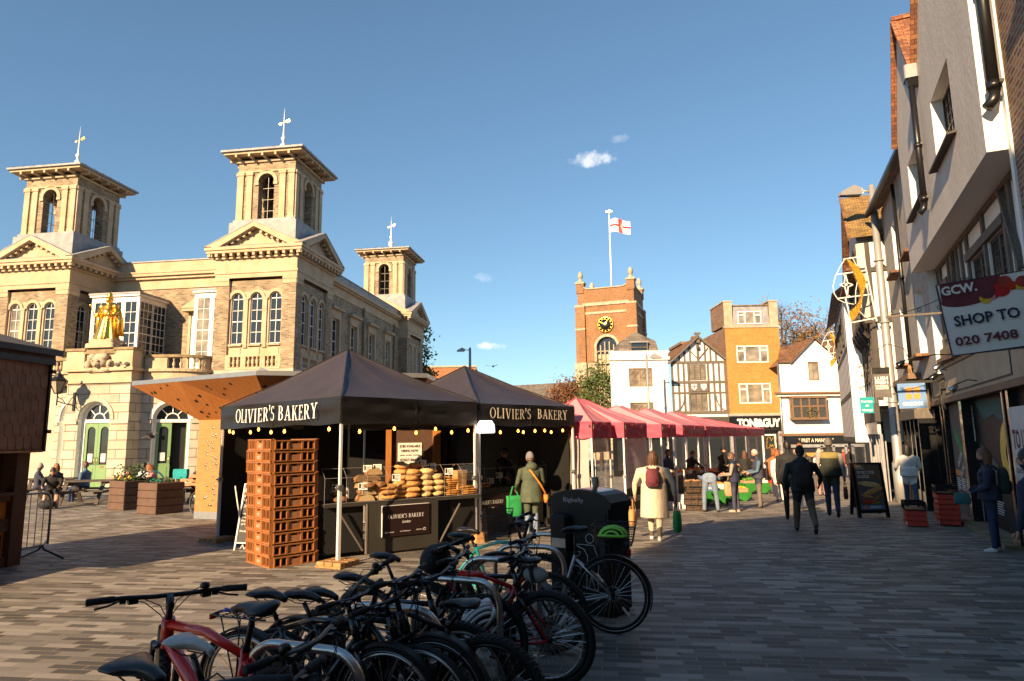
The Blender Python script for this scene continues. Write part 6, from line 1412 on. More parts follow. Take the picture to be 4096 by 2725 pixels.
# white gabled cafe building
H4 = thing('white_gabled_cafe', 'white gabled cafe building with brown leaded bay window and tiled roof', 'building', (17.75, 44, GB)); W = 6.6
b = MB(); g0 = 2.5
wall_panel(b, 0, W, 1.9+z0, 6.75+z0, [(2.05,2.75,5.5+z0,6.75+z0,False)], .12, 'white_wall')
b.m('white_wall'); wall_panel(b, 1.0, 4.1, 6.75+z0, 6.76+z0, [], .1, 'white_wall'); b.poly([(.85,0,6.75+z0),(4.2,0,6.75+z0),(4.05,0,6.85+z0),(2.55,0,8.3+z0),(1.0,0,6.85+z0)])
b.add([(0,0,0),(4,8,0),(4,8,6.75+z0),(0,0,6.75+z0)], [(3,2,1,0)]); b.add([(W,0,0),(W,8,0),(W,8,6.75+z0),(W,0,6.75+z0)], [(0,1,2,3)])
b.build('wall', H4)
b = MB(); b.m('tile_brown')
b.add([(-.1,-.2,6.7+z0),(1.0,-.2,6.7+z0),(2.2,3,8.2+z0),(1.5,3,8.2+z0)], [(0,1,2,3)]); b.add([(4.1,-.2,6.7+z0),(W+.1,-.2,6.7+z0),(W+.1,3,8.4+z0),(4.1,3,8.4+z0)], [(0,1,2,3)])
for s in (-1, 1): q = [(2.55,-.25,8.42+z0),(2.55+s*1.75,-.25,6.72+z0),(2.55+s*1.75,4,6.72+z0),(2.55,4,8.42+z0)]; b.add(q, [(0,1,2,3) if s < 0 else (3,2,1,0)]); b.m('timber_brown'); b.beam((2.55,-.2,8.36+z0),(2.55+s*1.75,-.2,6.66+z0),.05,.1,(0,1,0)); b.m('tile_brown')
b.build('roof', H4)
b = MB(); b.m('timber_brown'); b.box(-.35,W+.2,-.45,0,4.6+z0,4.72+z0); b.m('white_wall'); b.box(-.25,W+.15,-.3,0,4.45+z0,4.6+z0); b.m('timber_brown'); b.box(-.2,W+.1,-.3,0,1.85+z0,2.02+z0); b.m('galvanised'); b.cyl((-.02,-.1,-.0),(-.02,-.1,6.6+z0),.06); b.build('ledges', H4)
f = sash(H4, T(0,.08,0), 2.4, 5.5+z0, .7, 1.22, False, 2, 1, frame='timber_brown', glass='curtain_glass', fr=.07)
b = MB(); b.m('timber_brown')
b.box(.55,2.85,-.6,0,2.9+z0,3.05+z0); b.box(.55,2.85,-.6,0,4.3+z0,4.45+z0)
for i in range(5): x = .55+2.2*i/4; b.box(x,x+.1,-.55,-.42,3.05+z0,4.3+z0)
b.box(.55,2.85,-.54,-.44,3.72+z0,3.82+z0); b.box(.6,.62,-.5,0,3.05+z0,4.3+z0); b.box(2.78,2.8,-.5,0,3.05+z0,4.3+z0)
bw = b.build('bay_window', H4)
b = MB(); b.m('dark_glass'); b.box(.6,2.8,-.48,-.47,3.05+z0,4.3+z0); b.m('timber_grey')
for i in range(28): b.box(.6+2.2*i/28-.006,.6+2.2*i/28+.006,-.495,-.48,3.05+z0,4.3+z0)
for i in range(12): b.box(.6,2.8,-.495,-.48,3.05+z0+1.25*i/12-.006,3.05+z0+1.25*i/12+.006)
b.build('pane', bw)
b = MB(); b.m('gold'); R5 = [(math.sin(2*pi*k/10)*(.42 if k % 2 == 0 else .19), math.cos(2*pi*k/10)*(.42 if k % 2 == 0 else .19)) for k in range(11)]
for p_, q_ in zip(R5[:-1], R5[1:]): b.beam((p_[0],0,p_[1]),(q_[0],0,q_[1]),.03,.05,(0,1,0))
tag(b.build('star_decoration', loc=(19.55,43.36,3.35)), 'gilt outline star in the brown leaded bay window', 'decoration')
b = MB(); b.m('black_paint'); b.box(.1,W,-.2,.1,1.35+z0,1.85+z0); b.m('letter_cream'); b.text('* PRET A MANGER *', .24, (2.1,-.21,1.45+z0), width=2.3, bold=.02); b.m('lead'); b.box(.4,4.2,-.1,.05,1.1+z0,1.3+z0)
for x in (.2,2.4,3.2,4.0): b.m('leaf_green' if False else 'lead'); b.box(x,x+.14,-.1,.05,0,1.2+z0)
b.m('dark_glass'); b.box(.2,W,.06,.1,0,1.35+z0); b.m('pastry'); b.box(.7,2.2,.02,.05,.5+z0,.75+z0); b.build('shop_front', H4)
b = MB(); b.m('black_paint'); b.box(-.35,.35,-.03,.03,-.3,.3); b.m('letter_white'); b.text('LIN', .12, (-.06,-.035,.02), width=.34, bold=.02); tag(b.build('hanging_sign', loc=(22.7,42.6,2.55)), 'small black hanging sign with white capitals on the white cafe corner', 'sign')
# terrace continuing behind the right row
b = MB(); b.m('white_wall'); b.box(24.0,32,47,56,GB,6.6); b.m('tile_red'); b.add([(23.8,46.6,6.5),(32,46.6,6.5),(32,51,9.0),(23.8,51,9.0)], [(0,1,2,3)]); b.m('timber_black'); b.box(24.6,25.5,46.95,47,4.2,5.6); tag(b.build('white_house', ), 'white tile roofed house glimpsed behind the lamp posts', 'building')
# church
CH = thing('church', 'brown brick church tower with clock, corner urns and a flag, with slate nave', 'church', (10.2, 100, -1.2), R(-20)); W = 8.7; q0 = 1.2
b = MB(); zt = 24.0+q0
for i in range(4):
    k = b.M; b.M = k @ [T(0,0,0), T(W,0,0) @ RZ(pi/2), T(W,W,0) @ RZ(pi), T(0,W,0) @ RZ(-pi/2)][i]
    wall_panel(b, 0, W, 13.0+q0, zt, [(W/2-1.55, W/2+1.55, 13.0+q0, 17.0+q0, True)] if i < 2 else [], .5, 'brick_church', 'stone')
    wall_panel(b, 0, W, 0, 13.0+q0, [(W/2-1.55, W/2+1.55, 8.5+q0, 13.0+q0, False)] if i < 2 else [], .5, 'flint', 'stone')
    b.m('brick_church')
    for x in (0, W-1.15): b.box(x-.3 if x == 0 else x, x+1.15+(0 if x == 0 else .3), -.35, 0, 13.2+q0, 22.0+q0); b.m('stone_pale'); b.box(x-.35 if x == 0 else x-.02, x+1.17+(0 if x == 0 else .33), -.42, 0, 18.2+q0, 18.5+q0); b.box(x-.35 if x == 0 else x-.02, x+1.17+(0 if x == 0 else .33), -.4, 0, 21.8+q0, 22.1+q0); b.m('stone_pale'); b.box(x-.45 if x == 0 else x-.1, x+1.25+(0 if x == 0 else .4), -.55, 0, 0, 13.2+q0); b.m('brick_church')
    b.m('stone_pale'); b.box(1.15, W-1.15, -.12, 0, 20.6+q0, 20.95+q0); b.box(.8, W-.8, -.16, 0, 21.9+q0, 22.4+q0); b.box(1.1, W-1.1, -.08, 0, 12.9+q0, 13.1+q0)
    # concave parapet rising to the corners
    b.m('brick_church'); n = 16; P_ = []
    for j in range(n+1): t = j/n; e = abs(2*t-1); zz = .55 + 1.3*max(0, (e-.62)/.38)**1.5; P_.append((W*t, zz))
    for j in range(n): b.add([(P_[j][0],0,zt),(P_[j+1][0],0,zt),(P_[j+1][0],0,zt+P_[j+1][1]),(P_[j][0],0,zt+P_[j][1])], [(0,1,2,3)]); b.m('stone_pale'); b.beam((P_[j][0],.1,zt+P_[j][1]+.05),(P_[j+1][0],.1,zt+P_[j+1][1]+.05),.5,.16); b.m('brick_church')
    # tracery
    b.m('stone_pale')
    if i < 2:
        arch_ring(b, W/2, 15.45+q0, 1.55, 1.95, -.2, .05); b.box(W/2-1.9,W/2-1.55,-.15,.05,8.5+q0,15.45+q0); b.box(W/2+1.55,W/2+1.9,-.15,.05,8.5+q0,15.45+q0)
        for x in (-1.0,-.35,.35,1.0): b.box(W/2+x-.08,W/2+x+.08,.1,.35,8.5+q0,16.3+q0-(.5 if abs(x) > .5 else 0))
        for x in (-1.25,-.67,0,.67,1.25): arch_ring(b, W/2+x, 14.6+q0, .22, .34, .1, .35, n=6)
        b.m('stone'); b.box(W/2-1.55,W/2+1.55,.4,.45,8.5+q0,14.4+q0); b.m('dark_glass'); b.box(W/2-1.55,W/2+1.55,.42,.46,14.4+q0,16.9+q0)
    b.M = k
b.m('lead'); b.box(.2,W-.2,.2,W-.2,zt-.3,zt)
tw = b.build('tower', CH)
for x in (.45, W-.45):
    for y in (.45, W-.45):
        b = MB(T(x, y, zt+.6)); b.m('brick_church'); b.box(-.6,.6,-.6,.6,-.6,.9); b.m('stone_pale'); b.box(-.72,.72,-.72,.72,.9,1.15); b.lathe([(.55,1.15),(.4,1.5),(.22,1.75),(.3,1.85),(.42,2.15),(.38,2.5),(.2,2.85),(.06,3.0),(0,3.05)], n=10); b.build('urn', tw)
b = MB(T(W/2-.1, -.06, 18.85+q0) @ RX(pi/2)); b.m('black_paint'); b.lathe([(0,0),(1.15,0),(1.15,.12),(0,.12)], n=32); b.m('gold'); b.lathe([(1.13,.0),(1.25,.0),(1.25,.16),(1.13,.16)], n=32, cap=False); b.lathe([(.82,.122),(.84,.122),(.84,.13),(.82,.13)], n=32, cap=False)
for k in range(12): a = pi*k/6; b.ob((.98*math.cos(a), .98*math.sin(a), .13), (.2,.08,.02), RZ(a))
b.ob((.14,.3,.15),(.1,.66,.02),RZ(-.45)); b.ob((-.35,.2,.17),(.08,.95,.02),RZ(1.05)); b.build('clock', tw)
b = MB(T(W/2+.2, W/2, zt)); b.m('white_paint'); b.cyl((0,0,0),(0,0,13.6),.17,.09); 
for a in range(4): b.beam((0,0,1.8),(.9*math.cos(a*pi/2+.7),.9*math.sin(a*pi/2+.7),0),.08,.08)
b.m('gold'); b.ell((0,0,13.7),.16); b.beam((-.5,0,14.1),(.5,0,14.1),.06,.2); b.beam((0,0,13.7),(0,0,14.4),.05,.05); fp = b.build('flagpole', tw)
b = MB(T(W/2+.2, W/2, zt)); fl_ = lambda u, v: (.15+3.3*u, -.25*math.sin(u*7+v)-.6*u, 12.7-2.2*v-.9*u*u+.12*math.sin(u*6))
for i in range(10):
    for j in range(7):
        red = i in (4, 5) and True or j == 3
        b.m('red_paint' if red else 'white_paint')
        u0, u1, v0, v1 = i/10, (i+1)/10, j/7, (j+1)/7
        b.add([fl_(u0,v1), fl_(u1,v1), fl_(u1,v0), fl_(u0,v0)], [(0,1,2,3)], True)
b.build('flag', fp)
b = MB(); b.m('slate'); b.add([(-16,3,7+q0),(1.0,3,7+q0),(1.0,9,11.2+q0),(-16,9,11.0+q0)], [(0,1,2,3)]); b.m('flint'); b.box(-16,0,4,14,0,7+q0); b.m('stone_pale'); b.box(-16.3,.8,2.7,3.0,6.9+q0,7.2+q0); b.m('slate'); b.add([(-16,9,11+q0),(1,9,11.2+q0),(1,15,7+q0),(-16,15,7+q0)], [(0,1,2,3)]); b.build('nave', CH)
b = MB(); b.m('flint'); b.prism([(1.5,-4,0),(6.0,-4,0),(6.0,-4,6.5),(3.8,-4,9.2),(1.5,-4,6.5)], (0,4,0)); b.build('porch', CH)
b = MB(); b.m('stone_pale'); b.rbox(-.9,.9,-.9,.9,0,7.6,.1); b.box(-1.1,1.1,-1.1,1.1,7.6,7.9); tag(b.build('stone_pier', loc=(fx(2270,80),80,-1)), 'pale stone pier before the slate church roof', 'pier')
# orange brick block left of the church
H5 = thing('orange_brick_building', 'orange brick flat roofed building with white windows behind the black gazebo', 'building', (fx(1650,75), 75, -1), 0); b = MB(); W = 7.0
wall_panel(b, 0, W, 0, 11.1, [(1.35,2.1,8.55,9.95,False),(3.5,5.3,8.55,9.95,False)], .15, 'brick_red'); b.m('brick_red'); b.box(W-.3,W,.01,9,0,11.1); b.m('stone_pale'); b.box(-.1,W+.1,-.12,.3,11.1,11.3); b.build('wall', H5)
sash(H5, T(0,.08,0), 1.725, 8.55, .75, 1.4, False, 2, 2, fr=.1, glass='dark_glass'); sash(H5, T(0,.08,0), 4.4, 8.55, 1.8, 1.4, False, 3, 2, fr=.12, glass='curtain_glass', bar=.07)
def street_lamp(lab, loc, h, arm, rz=0, rr=.09, boxy=True, group='street lamps'):
    o = thing('street_lamp', lab, 'street lamp', loc, rz, group)
    b = MB(); b.m('lamp_grey'); b.cyl((0,0,0),(0,0,1.2),rr*1.35,n=14); b.tube([(0,0,1.2),(0,0,1.3),(0,0,h*.55),(0,0,h)], [rr*1.3,rr,rr*.85,rr*.7], 12)
    for z in (h*.3,h*.55,h*.75): b.cyl((0,0,z),(0,0,z+.05),rr*1.12)
    b.lathe([(rr*.7,h),(rr*.5,h+.06),(0,h+.08)], n=12); b.build('post', o)
    b = MB(); b.m('lamp_grey'); b.cyl((0,0,h-.18),(-arm,0,h-.14),.035); x = -arm
    b.prism([(x+.05,-.02,h-.2),(x+.0,0,h-.02),(x-.25,0,h+.08),(x-.7,0,h-.16),(x-.72,0,h-.27),(x,0,h-.24)], (0,.22,0)); b.m('asphalt_roof'); b.box(x-.68,x-.04,.01,.19,h-.285,h-.26); b.build('lamp_head', o)
    return o
street_lamp('grey lamp post beyond the second black gazebo, against the sky', (fx(1876,60),60,0), 10.2, .5, 0, .16)
o = street_lamp('slim lamp post in front of the white mansard house', (fx(2610,45)-.25,45,-.7), 8.2, .3, pi, .1)
# trees
def tree(name, lab, loc, crown_c, crown_r, n, leaf, mt, seed, trunk=.2, bare=0., cat='tree', up=1.0):
    rnd = np.random.default_rng(seed); o = thing(name, lab, cat, loc)
    b = MB(); b.m('bark'); c = V(crown_c); b.tube([(0,0,0),(.05,0,c.z*.4),(0,.05,c.z*.75)], [trunk,trunk*.75,trunk*.5], 8)
    tips = []
    for k in range(16 if bare else 9):
        a = rnd.uniform(0, 2*pi); e = rnd.uniform(.0, 1.0); d = V((math.cos(a)*crown_r[0]*.8, math.sin(a)*crown_r[1]*.8, crown_r[2]*(e*1.6-.6)))
        p0 = V((0,0,c.z*rnd.uniform(.4,.75))); p1 = V(c)+d*.55+V((0,0,.1)); p2 = V(c)+d*rnd.uniform(.85,1.05); b.tube([p0, lerp(p0,p1,.5)+V((0,0,.15)), p1, p2], [trunk*.35,trunk*.25,trunk*.14,trunk*.05], 5)
        tips.append((p1, p2))
        if bare:
            for j in range(7):
                s = lerp(p1, p2, rnd.uniform(0,1)); q = s+V(rnd.normal(0,1,3))*crown_r[0]*.2+V((0,0,crown_r[2]*.15)); b.tube([s, lerp(s,q,.5)+V(rnd.normal(0,.08,3)), q], [trunk*.07,trunk*.05,trunk*.02], 3)
                for i in range(4): q2 = q+V(rnd.normal(0,1,3))*crown_r[0]*.13+V((0,0,.1)); b.tube([lerp(s,q,.6), q2], [trunk*.03,trunk*.012], 3)
    b.build('trunk', o)
    cl = rnd.normal(0, 1, (max(12, n//70), 3)); cl /= np.linalg.norm(cl, axis=1)[:, None]; cl *= rnd.uniform(.35, 1.0, (len(cl), 1))**.6; cl *= np.array(crown_r)
    idx = rnd.integers(0, len(cl), n); cs = rnd.uniform(.14, .3, len(cl))[idx][:, None]*np.mean(crown_r)
    p = cl[idx] + rnd.normal(0, 1, (n, 3))*cs*np.array([1,1,.8]) + np.array(crown_c)
    u = rnd.normal(0, 1, (n, 3)); u /= np.linalg.norm(u, axis=1)[:, None]; w = np.cross(u, rnd.normal(0, 1, (n, 3))); w /= np.linalg.norm(w, axis=1)[:, None]
    s = leaf*rnd.uniform(.6, 1.3, (n, 1)); vs = np.stack([p-u*s, p+w*s*.55, p+u*s, p-w*s*.55], 1).reshape(-1, 3)
    k = MB(); k.m(mt); k.v = [tuple(q) for q in vs.tolist()]; k.f = [(4*i,4*i+1,4*i+2,4*i+3) for i in range(n)]; k.mi = [0]*n; k.sm = [False]*n
    k.build('crown', o); return o
tree('autumn_tree', 'rust brown autumn tree in front of the church tower foot', (fx(2305,62),62,-1), (0,0,6.3), (2.6,2,2.5), 5200, .13, 'leaf_rust', 1, .2)
tree('yew_tree', 'dark green evergreen tree beside the white mansard house', (fx(2398,60),60,-1), (0,0,6.6), (1.6,1.6,3.3), 5200, .12, 'leaf_yew', 2, .2)
tree('bare_tree', 'half bare autumn tree rising behind the yellow building', (fx(3150,85),85,-1), (0,0,15.2), (5.2,3,4.6), 3000, .16, 'leaf_gold', 3, .7, 1.)
tree('bare_tree', 'half bare autumn tree above the white cafe gable', (fx(3290,85),85,-1), (0,0,14.0), (5.0,3,4.4), 3000, .16, 'leaf_gold', 4, .7, 1.)
tree('evergreen_tree', 'green tree peeping past the end of the market house', (fx(1672,58),58,0), (0,0,9.0), (1.5,1.3,3.0), 1700, .16, 'leaf_yew', 5, .25)
# a crow gliding in the sky
b = MB(); b.m('black_cloth'); b.ell((0,0,0),(.2,.06,.055)); b.ell((.22,0,.02),(.06,.04,.04))
for s in (-1, 1): b.add([(.1,0,.03),(.12,s*.3,.11),(.02,s*.62,.05),(-.1,s*.3,.09),(-.08,0,.02)], [(0,1,2,3,4)]); b.add([(.1,0,.015),(.12,s*.3,.095),(.02,s*.62,.045),(-.1,s*.3,.075),(-.08,0,.005)], [(4,3,2,1,0)])
b.add([(-.18,0,0),(-.36,.08,.0),(-.36,-.08,0)], [(0,1,2)]); tag(b.build('crow', loc=tuple(at(1972, 1466, 42)), rot=(0,0,R(80))), 'black crow gliding in the sky above the second gazebo', 'bird')
# ---------- shop row down the right side ----------
RO_ = (8.9, 12.4, 0); RR = R(246); RM = T(*RO_) @ RZ(RR)      # x runs towards the camera, -y faces the street
def rw(s, off, z): return tuple(RM @ V((-s, -off, z)))
def SGN(s): return T(-s, 0, 0) @ RZ(pi/2)                   # projecting sign planes, facing the camera; local x = -off
# white jettied house with timbered middle storey
G1 = thing('jettied_house', 'white rendered house jettied over a timbered storey and a tan shop fascia', 'building', RO_, RR)
b = MB(); J = -.55; xa, xb = -3.43, 4.23; zs = 5.78
W1 = (1.05, 2.75, 6.85, 8.1); W2 = (-2.2, -.25, 6.85, 8.1)
k = b.M; b.M = T(0, J, 0)
wall_panel(b, xa, xb, zs, 9.2, [(.95, 2.6, 6.8, 8.12, False), (-2.3, -.4, 6.8, 8.12, False)], .28, 'render_wall', 'white_wall')
b.m('render_wall'); b.poly([(0,0,9.2),(xb,0,9.2),(xb,0,9.6),(2.1,0,11.9)]); b.poly([(xa,0,9.2),(-.05,0,9.2),(-1.75,0,11.4),(xa-.0,0,9.21)])
b.M = k
b.m('white_wall'); b.poly([(xb,J,zs),(xb,.4,zs),(xb,.4,9.6),(xb,J,9.6)]); b.add([(xb,J,9.6),(xb,.4,9.6),(xb,.4,9.8),(xb,J,9.8)], [(0,1,2,3)])
b.add([(xa,J,zs),(xb,J,zs),(xb,.6,zs+.05),(xa,.6,zs+.05)], [(3,2,1,0)]); b.add([(xa,J,zs),(xa,2,zs),(xa,2,9.2),(xa,J,9.2)], [(3,2,1,0)])
b.build('upper_wall', G1)
b = MB(); b.m('tile_red')
for (a, p, c, zl, zp, zr) in ((-.02, 2.1, 4.3, 9.25, 11.98, 9.6), (-3.6, -1.75, .02, 9.1, 11.5, 9.25)):
    b.add([(a,J-.06,zl),(p,J-.06,zp),(p,5,zp),(a,5,zl)], [(3,2,1,0)]); b.add([(c,J-.06,zr),(p,J-.06,zp),(p,5,zp),(c,5,zr)], [(0,1,2,3)])
    b.beam((a,J-.06,zl-.02),(p,J-.06,zp-.02),.12,.05); b.beam((c,J-.06,zr-.02),(p,J-.06,zp-.02),.12,.05)
b.beam((-1.75,J-.1,11.52),(-1.75,4,11.55),.14,.1); b.build('roof', G1)
for (x0, x1) in ((.95, 2.6), (-2.3, -.4)):
    for j in range(2):
        f = sash(G1, T(0, J+.22, 0), lerp(x0, x1, .25+.5*j), 6.8, (x1-x0)/2, 1.32, False, 3, 6, frame='black_metal', glass='sky_glass' if j else 'curtain_glass', fr=.05, bar=.016, lead=True)
    k = MB(); k.m('timber_black'); k.ob(((x0+x1)/2, J-.05, 6.775), (x1-x0+.2, .17, .04), RX(.15)); k.build('sill', G1)
def downpipe(x, y, z0, z1, hop=None, r=.06):
    k = MB(); k.m('black_metal'); k.cyl((x,y,z0+.2),(x,y,z1),r,n=14)
    for z in (z0+.25, (z0+z1)/2): k.cyl((x,y,z),(x,y,z+.1),r*1.25,n=14); k.box(x-r*2,x+r*2,y+r*.5,y+r*1.2,z+.03,z+.07)
    k.tube([(x,y,z0+.22),(x,y-.02,z0+.1),(x,y-.1,z0)], r, 12)
    if hop: k.m('lead'); k.rbox(x-.15,x+.15,y-.12,y+.12,z1+.1,z1+.4,.02); k.m('black_metal'); k.prism([(x-.13,y-.1,z1+.1),(x+.13,y-.1,z1+.1),(x+.06,y-.06,z1-.05),(x-.06,y-.06,z1-.05)],(0,.2,0))
    return k
downpipe(0.0, J-.12, 6.25, 9.0, True).build('downpipe', G1)
downpipe(4.42, -.42, 6.35, 9.9, False, .075).build('downpipe', G1)
# timbered middle storey
b = MB(); wall_panel(b, xa, 5.0, 3.5, 5.9, [(-3.6,-2.5,4.1,5.2,False),(-.05,1.1,4.1,5.2,False),(1.3,2.4,4.1,5.2,False)] if False else [(-2.95,-2.2,4.15,5.2,False),(-.05,1.1,4.15,5.2,False),(1.3,2.4,4.15,5.2,False)], .12, 'white_wall'); b.build('middle_wall', G1)
b = MB(); b.m('timber_grey'); b.box(xa,5,-.06,0,5.72,5.95); b.box(xa,5,-.07,0,3.85,4.1)
for x in (-3.4,-3.05,-2.12,-1.75,-1.2,-.75,-.2,1.12,2.46,2.85,3.3,3.8,4.3): b.box(x,x+.13,-.05,0,4.1,5.72)
for (x0, x1) in ((-3.0,-2.12),(-.2,1.25),(1.2,2.55)): b.box(x0,x1,-.075,0,5.2,5.36); b.box(x0,x1,-.09,0,4.02,4.15)
b.beam((-1.65,-.04,4.2),(-1.2,-.04,5.7),.06,.13,(0,1,0)); b.beam((2.6,-.04,5.7),(3.2,-.04,4.3),.06,.13,(0,1,0)); b.beam((3.95,-.04,4.2),(3.45,-.04,5.7),.06,.13,(0,1,0)); b.build('timber_frame', G1)
for (x0, x1) in ((-.05,1.1),(1.3,2.4)):
    for j in range(2): sash(G1, T(0,.06,0), lerp(x0,x1,.25+.5*j), 4.15, (x1-x0)/2, 1.05, False, 3, 5, frame='timber_black', glass='sky_glass' if j else 'curtain_glass', fr=.06, bar=.014, lead=True)
sash(G1, T(0,.06,0), -2.575, 4.15, .75, 1.05, False, 3, 5, frame='timber_black', glass='curtain_glass', fr=.06, bar=.014, lead=True)
# shop front
b = MB(); b.m('stone'); b.box(-5.4,5.4,-.1,0,2.72,3.5); b.m('timber_brown'); b.box(-5.5,5.4,-.22,0,3.5,3.62); b.box(-5.45,5.4,-.16,0,2.6,2.72); b.m('stone_dirty'); b.box(-5.5,5.4,-.14,0,3.62,3.85); b.m('timber_black'); b.box(-5.2,-5.17,-.115,-.1,2.8,3.42); b.box(2.2,2.23,-.115,-.1,2.8,3.42); b.box(-5.17,2.2,-.115,-.1,2.8,2.83); b.box(-5.17,2.2,-.115,-.1,3.39,3.42); b.m('black_paint'); b.box(-5.75,-5.45,-.16,.02,2.55,3.6); b.build('shop_fascia', G1)
b = MB(); b.m('black_paint')
for x in (-5.6,-4.65,-4.25,-2.3,-2.2,1.25,1.55): b.box(x,x+.14,-.08,.1,-.3,2.6)
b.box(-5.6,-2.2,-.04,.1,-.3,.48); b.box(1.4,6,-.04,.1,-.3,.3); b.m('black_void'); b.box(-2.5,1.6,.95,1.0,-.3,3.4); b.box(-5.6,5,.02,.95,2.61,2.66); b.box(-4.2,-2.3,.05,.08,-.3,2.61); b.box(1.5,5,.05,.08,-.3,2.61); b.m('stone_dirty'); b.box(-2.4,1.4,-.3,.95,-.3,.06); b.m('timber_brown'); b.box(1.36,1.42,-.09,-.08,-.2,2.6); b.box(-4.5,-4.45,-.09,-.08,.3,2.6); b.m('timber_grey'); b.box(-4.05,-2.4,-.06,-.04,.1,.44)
b.build('shop_front', G1)
b = MB(); b.m('timber_grey'); b.box(-4.07,-2.33,.02,.04,.5,2.55); b.m('crate_orange'); b.box(-2.9,-2.5,.012,.02,.9,2.3); b.m('timber_grey')
for i in range(8):
    for j in range(2): b.box(-2.86+.17*j,-2.72+.17*j,.008,.012,1.0+.15*i,1.12+.15*i)
b.m('green_bag'); b.poly([(-3.6,.012,2.1),(-3.6,.012,1.8),(-2.95,.012,1.3),(-2.95,.012,1.62)]); b.m('letter_white'); b.text('KINGSTON', .13, (-3.3,.01,1.25), (.85,0,.5), (-.5,0,.85), width=.6, bold=.02); b.text('CALLING', .13, (-3.15,.01,1.0), (.85,0,.5), (-.5,0,.85), width=.55, bold=.02)
for j in range(3):
    for i in range(7): b.box(-3.9+.5*j,-3.9+.5*j+.3+.1*(i % 2),.012,.02,.58+.045*i,.6+.045*i)
b.m('fruit_orange'); b.box(-4.0,-3.4,.012,.02,.92,1.05); b.build('window_poster', G1)
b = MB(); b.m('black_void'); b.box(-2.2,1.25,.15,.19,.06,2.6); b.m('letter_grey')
b.m('fruit_yellow'); c0 = (.42,1.5); n = 20; a0, a1 = .35*pi, 1.62*pi
P_ = [(c0[0]+.62*math.cos(lerp(a0,a1,i/n)), .135, c0[1]+.62*math.sin(lerp(a0,a1,i/n))) for i in range(n+1)] + [(c0[0]+.24*math.cos(lerp(a1,a0,i/n)), .135, c0[1]+.24*math.sin(lerp(a1,a0,i/n))) for i in range(n+1)]
b.poly(P_); b.m('teal_bag'); b.poly([(-1.9,.136,2.55),(.2,.136,2.55),(.6,.136,2.0),(-.4,.136,2.25),(-1.2,.136,2.15)]); b.m('grey_hood'); b.poly([(-1.9,.137,.6),(-.9,.137,.6),(-.5,.137,1.3),(-1.8,.137,1.7)]); b.m('letter_white')
for i in range(5): b.beam((.3+.07*i,.133,.95),(.55+.07*i,.133,1.3),.012,.03,(0,1,0))
for i in range(6): b.box(-.9,-.5+.05*(i%3),.13,.136,.35+.045*i,.365+.045*i)
b.build('door_glass', G1)
b = MB(); b.m('paper'); b.box(1.8,2.9,-.12,-.1,.3,2.3); b.m('maroon'); b.text('TO LET', .3, (2.35,-.125,1.65), width=.95, bold=.03); b.m('black_plastic'); b.text('FOR FURTHER', .07, (2.35,-.125,1.4), width=.9, bold=.02); b.text('LUCY GARD', .07, (2.35,-.125,1.27), width=.9, bold=.02); b.box(1.95,2.75,-.125,-.12,.5,1.1); b.build('window_poster', G1)
# brick neighbour at the frame edge
G0 = thing('brown_brick_house', 'brown brick house wall with stone sill at the right edge of the street', 'building', RO_, RR)
b = MB(); b.m('brick_brown'); b.box(4.36,14,-.27,6,-.3,13.5); b.m('brick_red'); b.box(5.9,8,-.36,-.27,8.3,12); b.m('stone_pale'); b.box(5.7,6.6,-.42,-.27,7.4,7.6); b.m('stone_dirty'); b.box(4.3,14,-.3,-.27,3.2,3.6); b.m('white_wall'); b.box(4.24,4.36,-.3,.5,4.1,9.6); b.build('wall', G0)
b = MB(); b.m('dark_glass'); b.box(5.8,7.5,-.3,-.28,5.4,7.3); b.m('white_paint'); b.box(5.7,5.8,-.31,-.27,5.4,7.3); b.box(6.6,6.66,-.31,-.27,5.4,7.3); b.build('window', G0)
b = MB(); b.m('black_paint'); b.box(4.5,13,-.3,-.27,-.3,2.9); b.m('dark_glass'); b.box(5,12,-.32,-.3,.4,2.6); b.build('shop_front', G0)
# roughcast house beyond the jettied one
G2 = thing('roughcast_house', 'grey roughcast house with deep sunlit window reveals and blue shop sign', 'building', RO_, RR)
b = MB(); wall_panel(b, -9.2, -3.45, 3.3, 9.2, [(-5.2,-4.2,6.6,8.2,False),(-7.6,-6.6,6.6,8.2,False),(-5.2,-4.2,3.9,5.6,False),(-7.6,-6.6,3.9,5.6,False)], .35, 'roughcast', 'white_wall'); b.m('white_wall'); b.box(-3.46,-3.44,0,3,3.3,9.0)
b.m('roughcast'); b.add([(-9.2,0,3.3),(-9.2,5,3.3),(-9.2,5,9.2),(-9.2,0,9.2)], [(3,2,1,0)])
b.v = [(x, y-.22-.035*(-x-3.4), z) for x, y, z in b.v]; b.build('wall', G2)
b = MB(); b.m('tile_brown'); b.add([(-9.4,-.8,9.1),(-3.4,-.4,9.2),(-3.4,4,12.2),(-9.4,4,12.2)], [(0,1,2,3)]); b.m('black_metal'); b.beam((-9.4,-.85,9.12),(-3.4,-.45,9.2),.12,.1); b.build('roof', G2)
for x, z in ((-4.7,6.6),(-7.1,6.6),(-4.7,3.9),(-7.1,3.9)):
    sash(G2, T(0, .02-.035*(-x-3.4), 0), x, z, 1.0, 1.6, False, 2, 4, frame='white_paint', glass='sky_glass', fr=.07); k = MB(); k.m('tile_brown'); k.box(x-.6,x+.6,-.5-.035*(-x-3.4),-.1,z-.09,z-.02); k.build('sill', G2)
downpipe(-6.1,-.42,3.4,9.0,False,.05).build('downpipe', G2)
b = MB(); b.m('timber_grey'); b.box(-9.2,-5.75,-.5,0,2.3,2.55); b.m('stone_dirty'); b.box(-9.2,-5.75,-.45,0,2.55,3.35); b.m('timber_brown'); b.box(-9.2,-5.4,-.6,0,3.35,3.5); b.m('tan_bag')
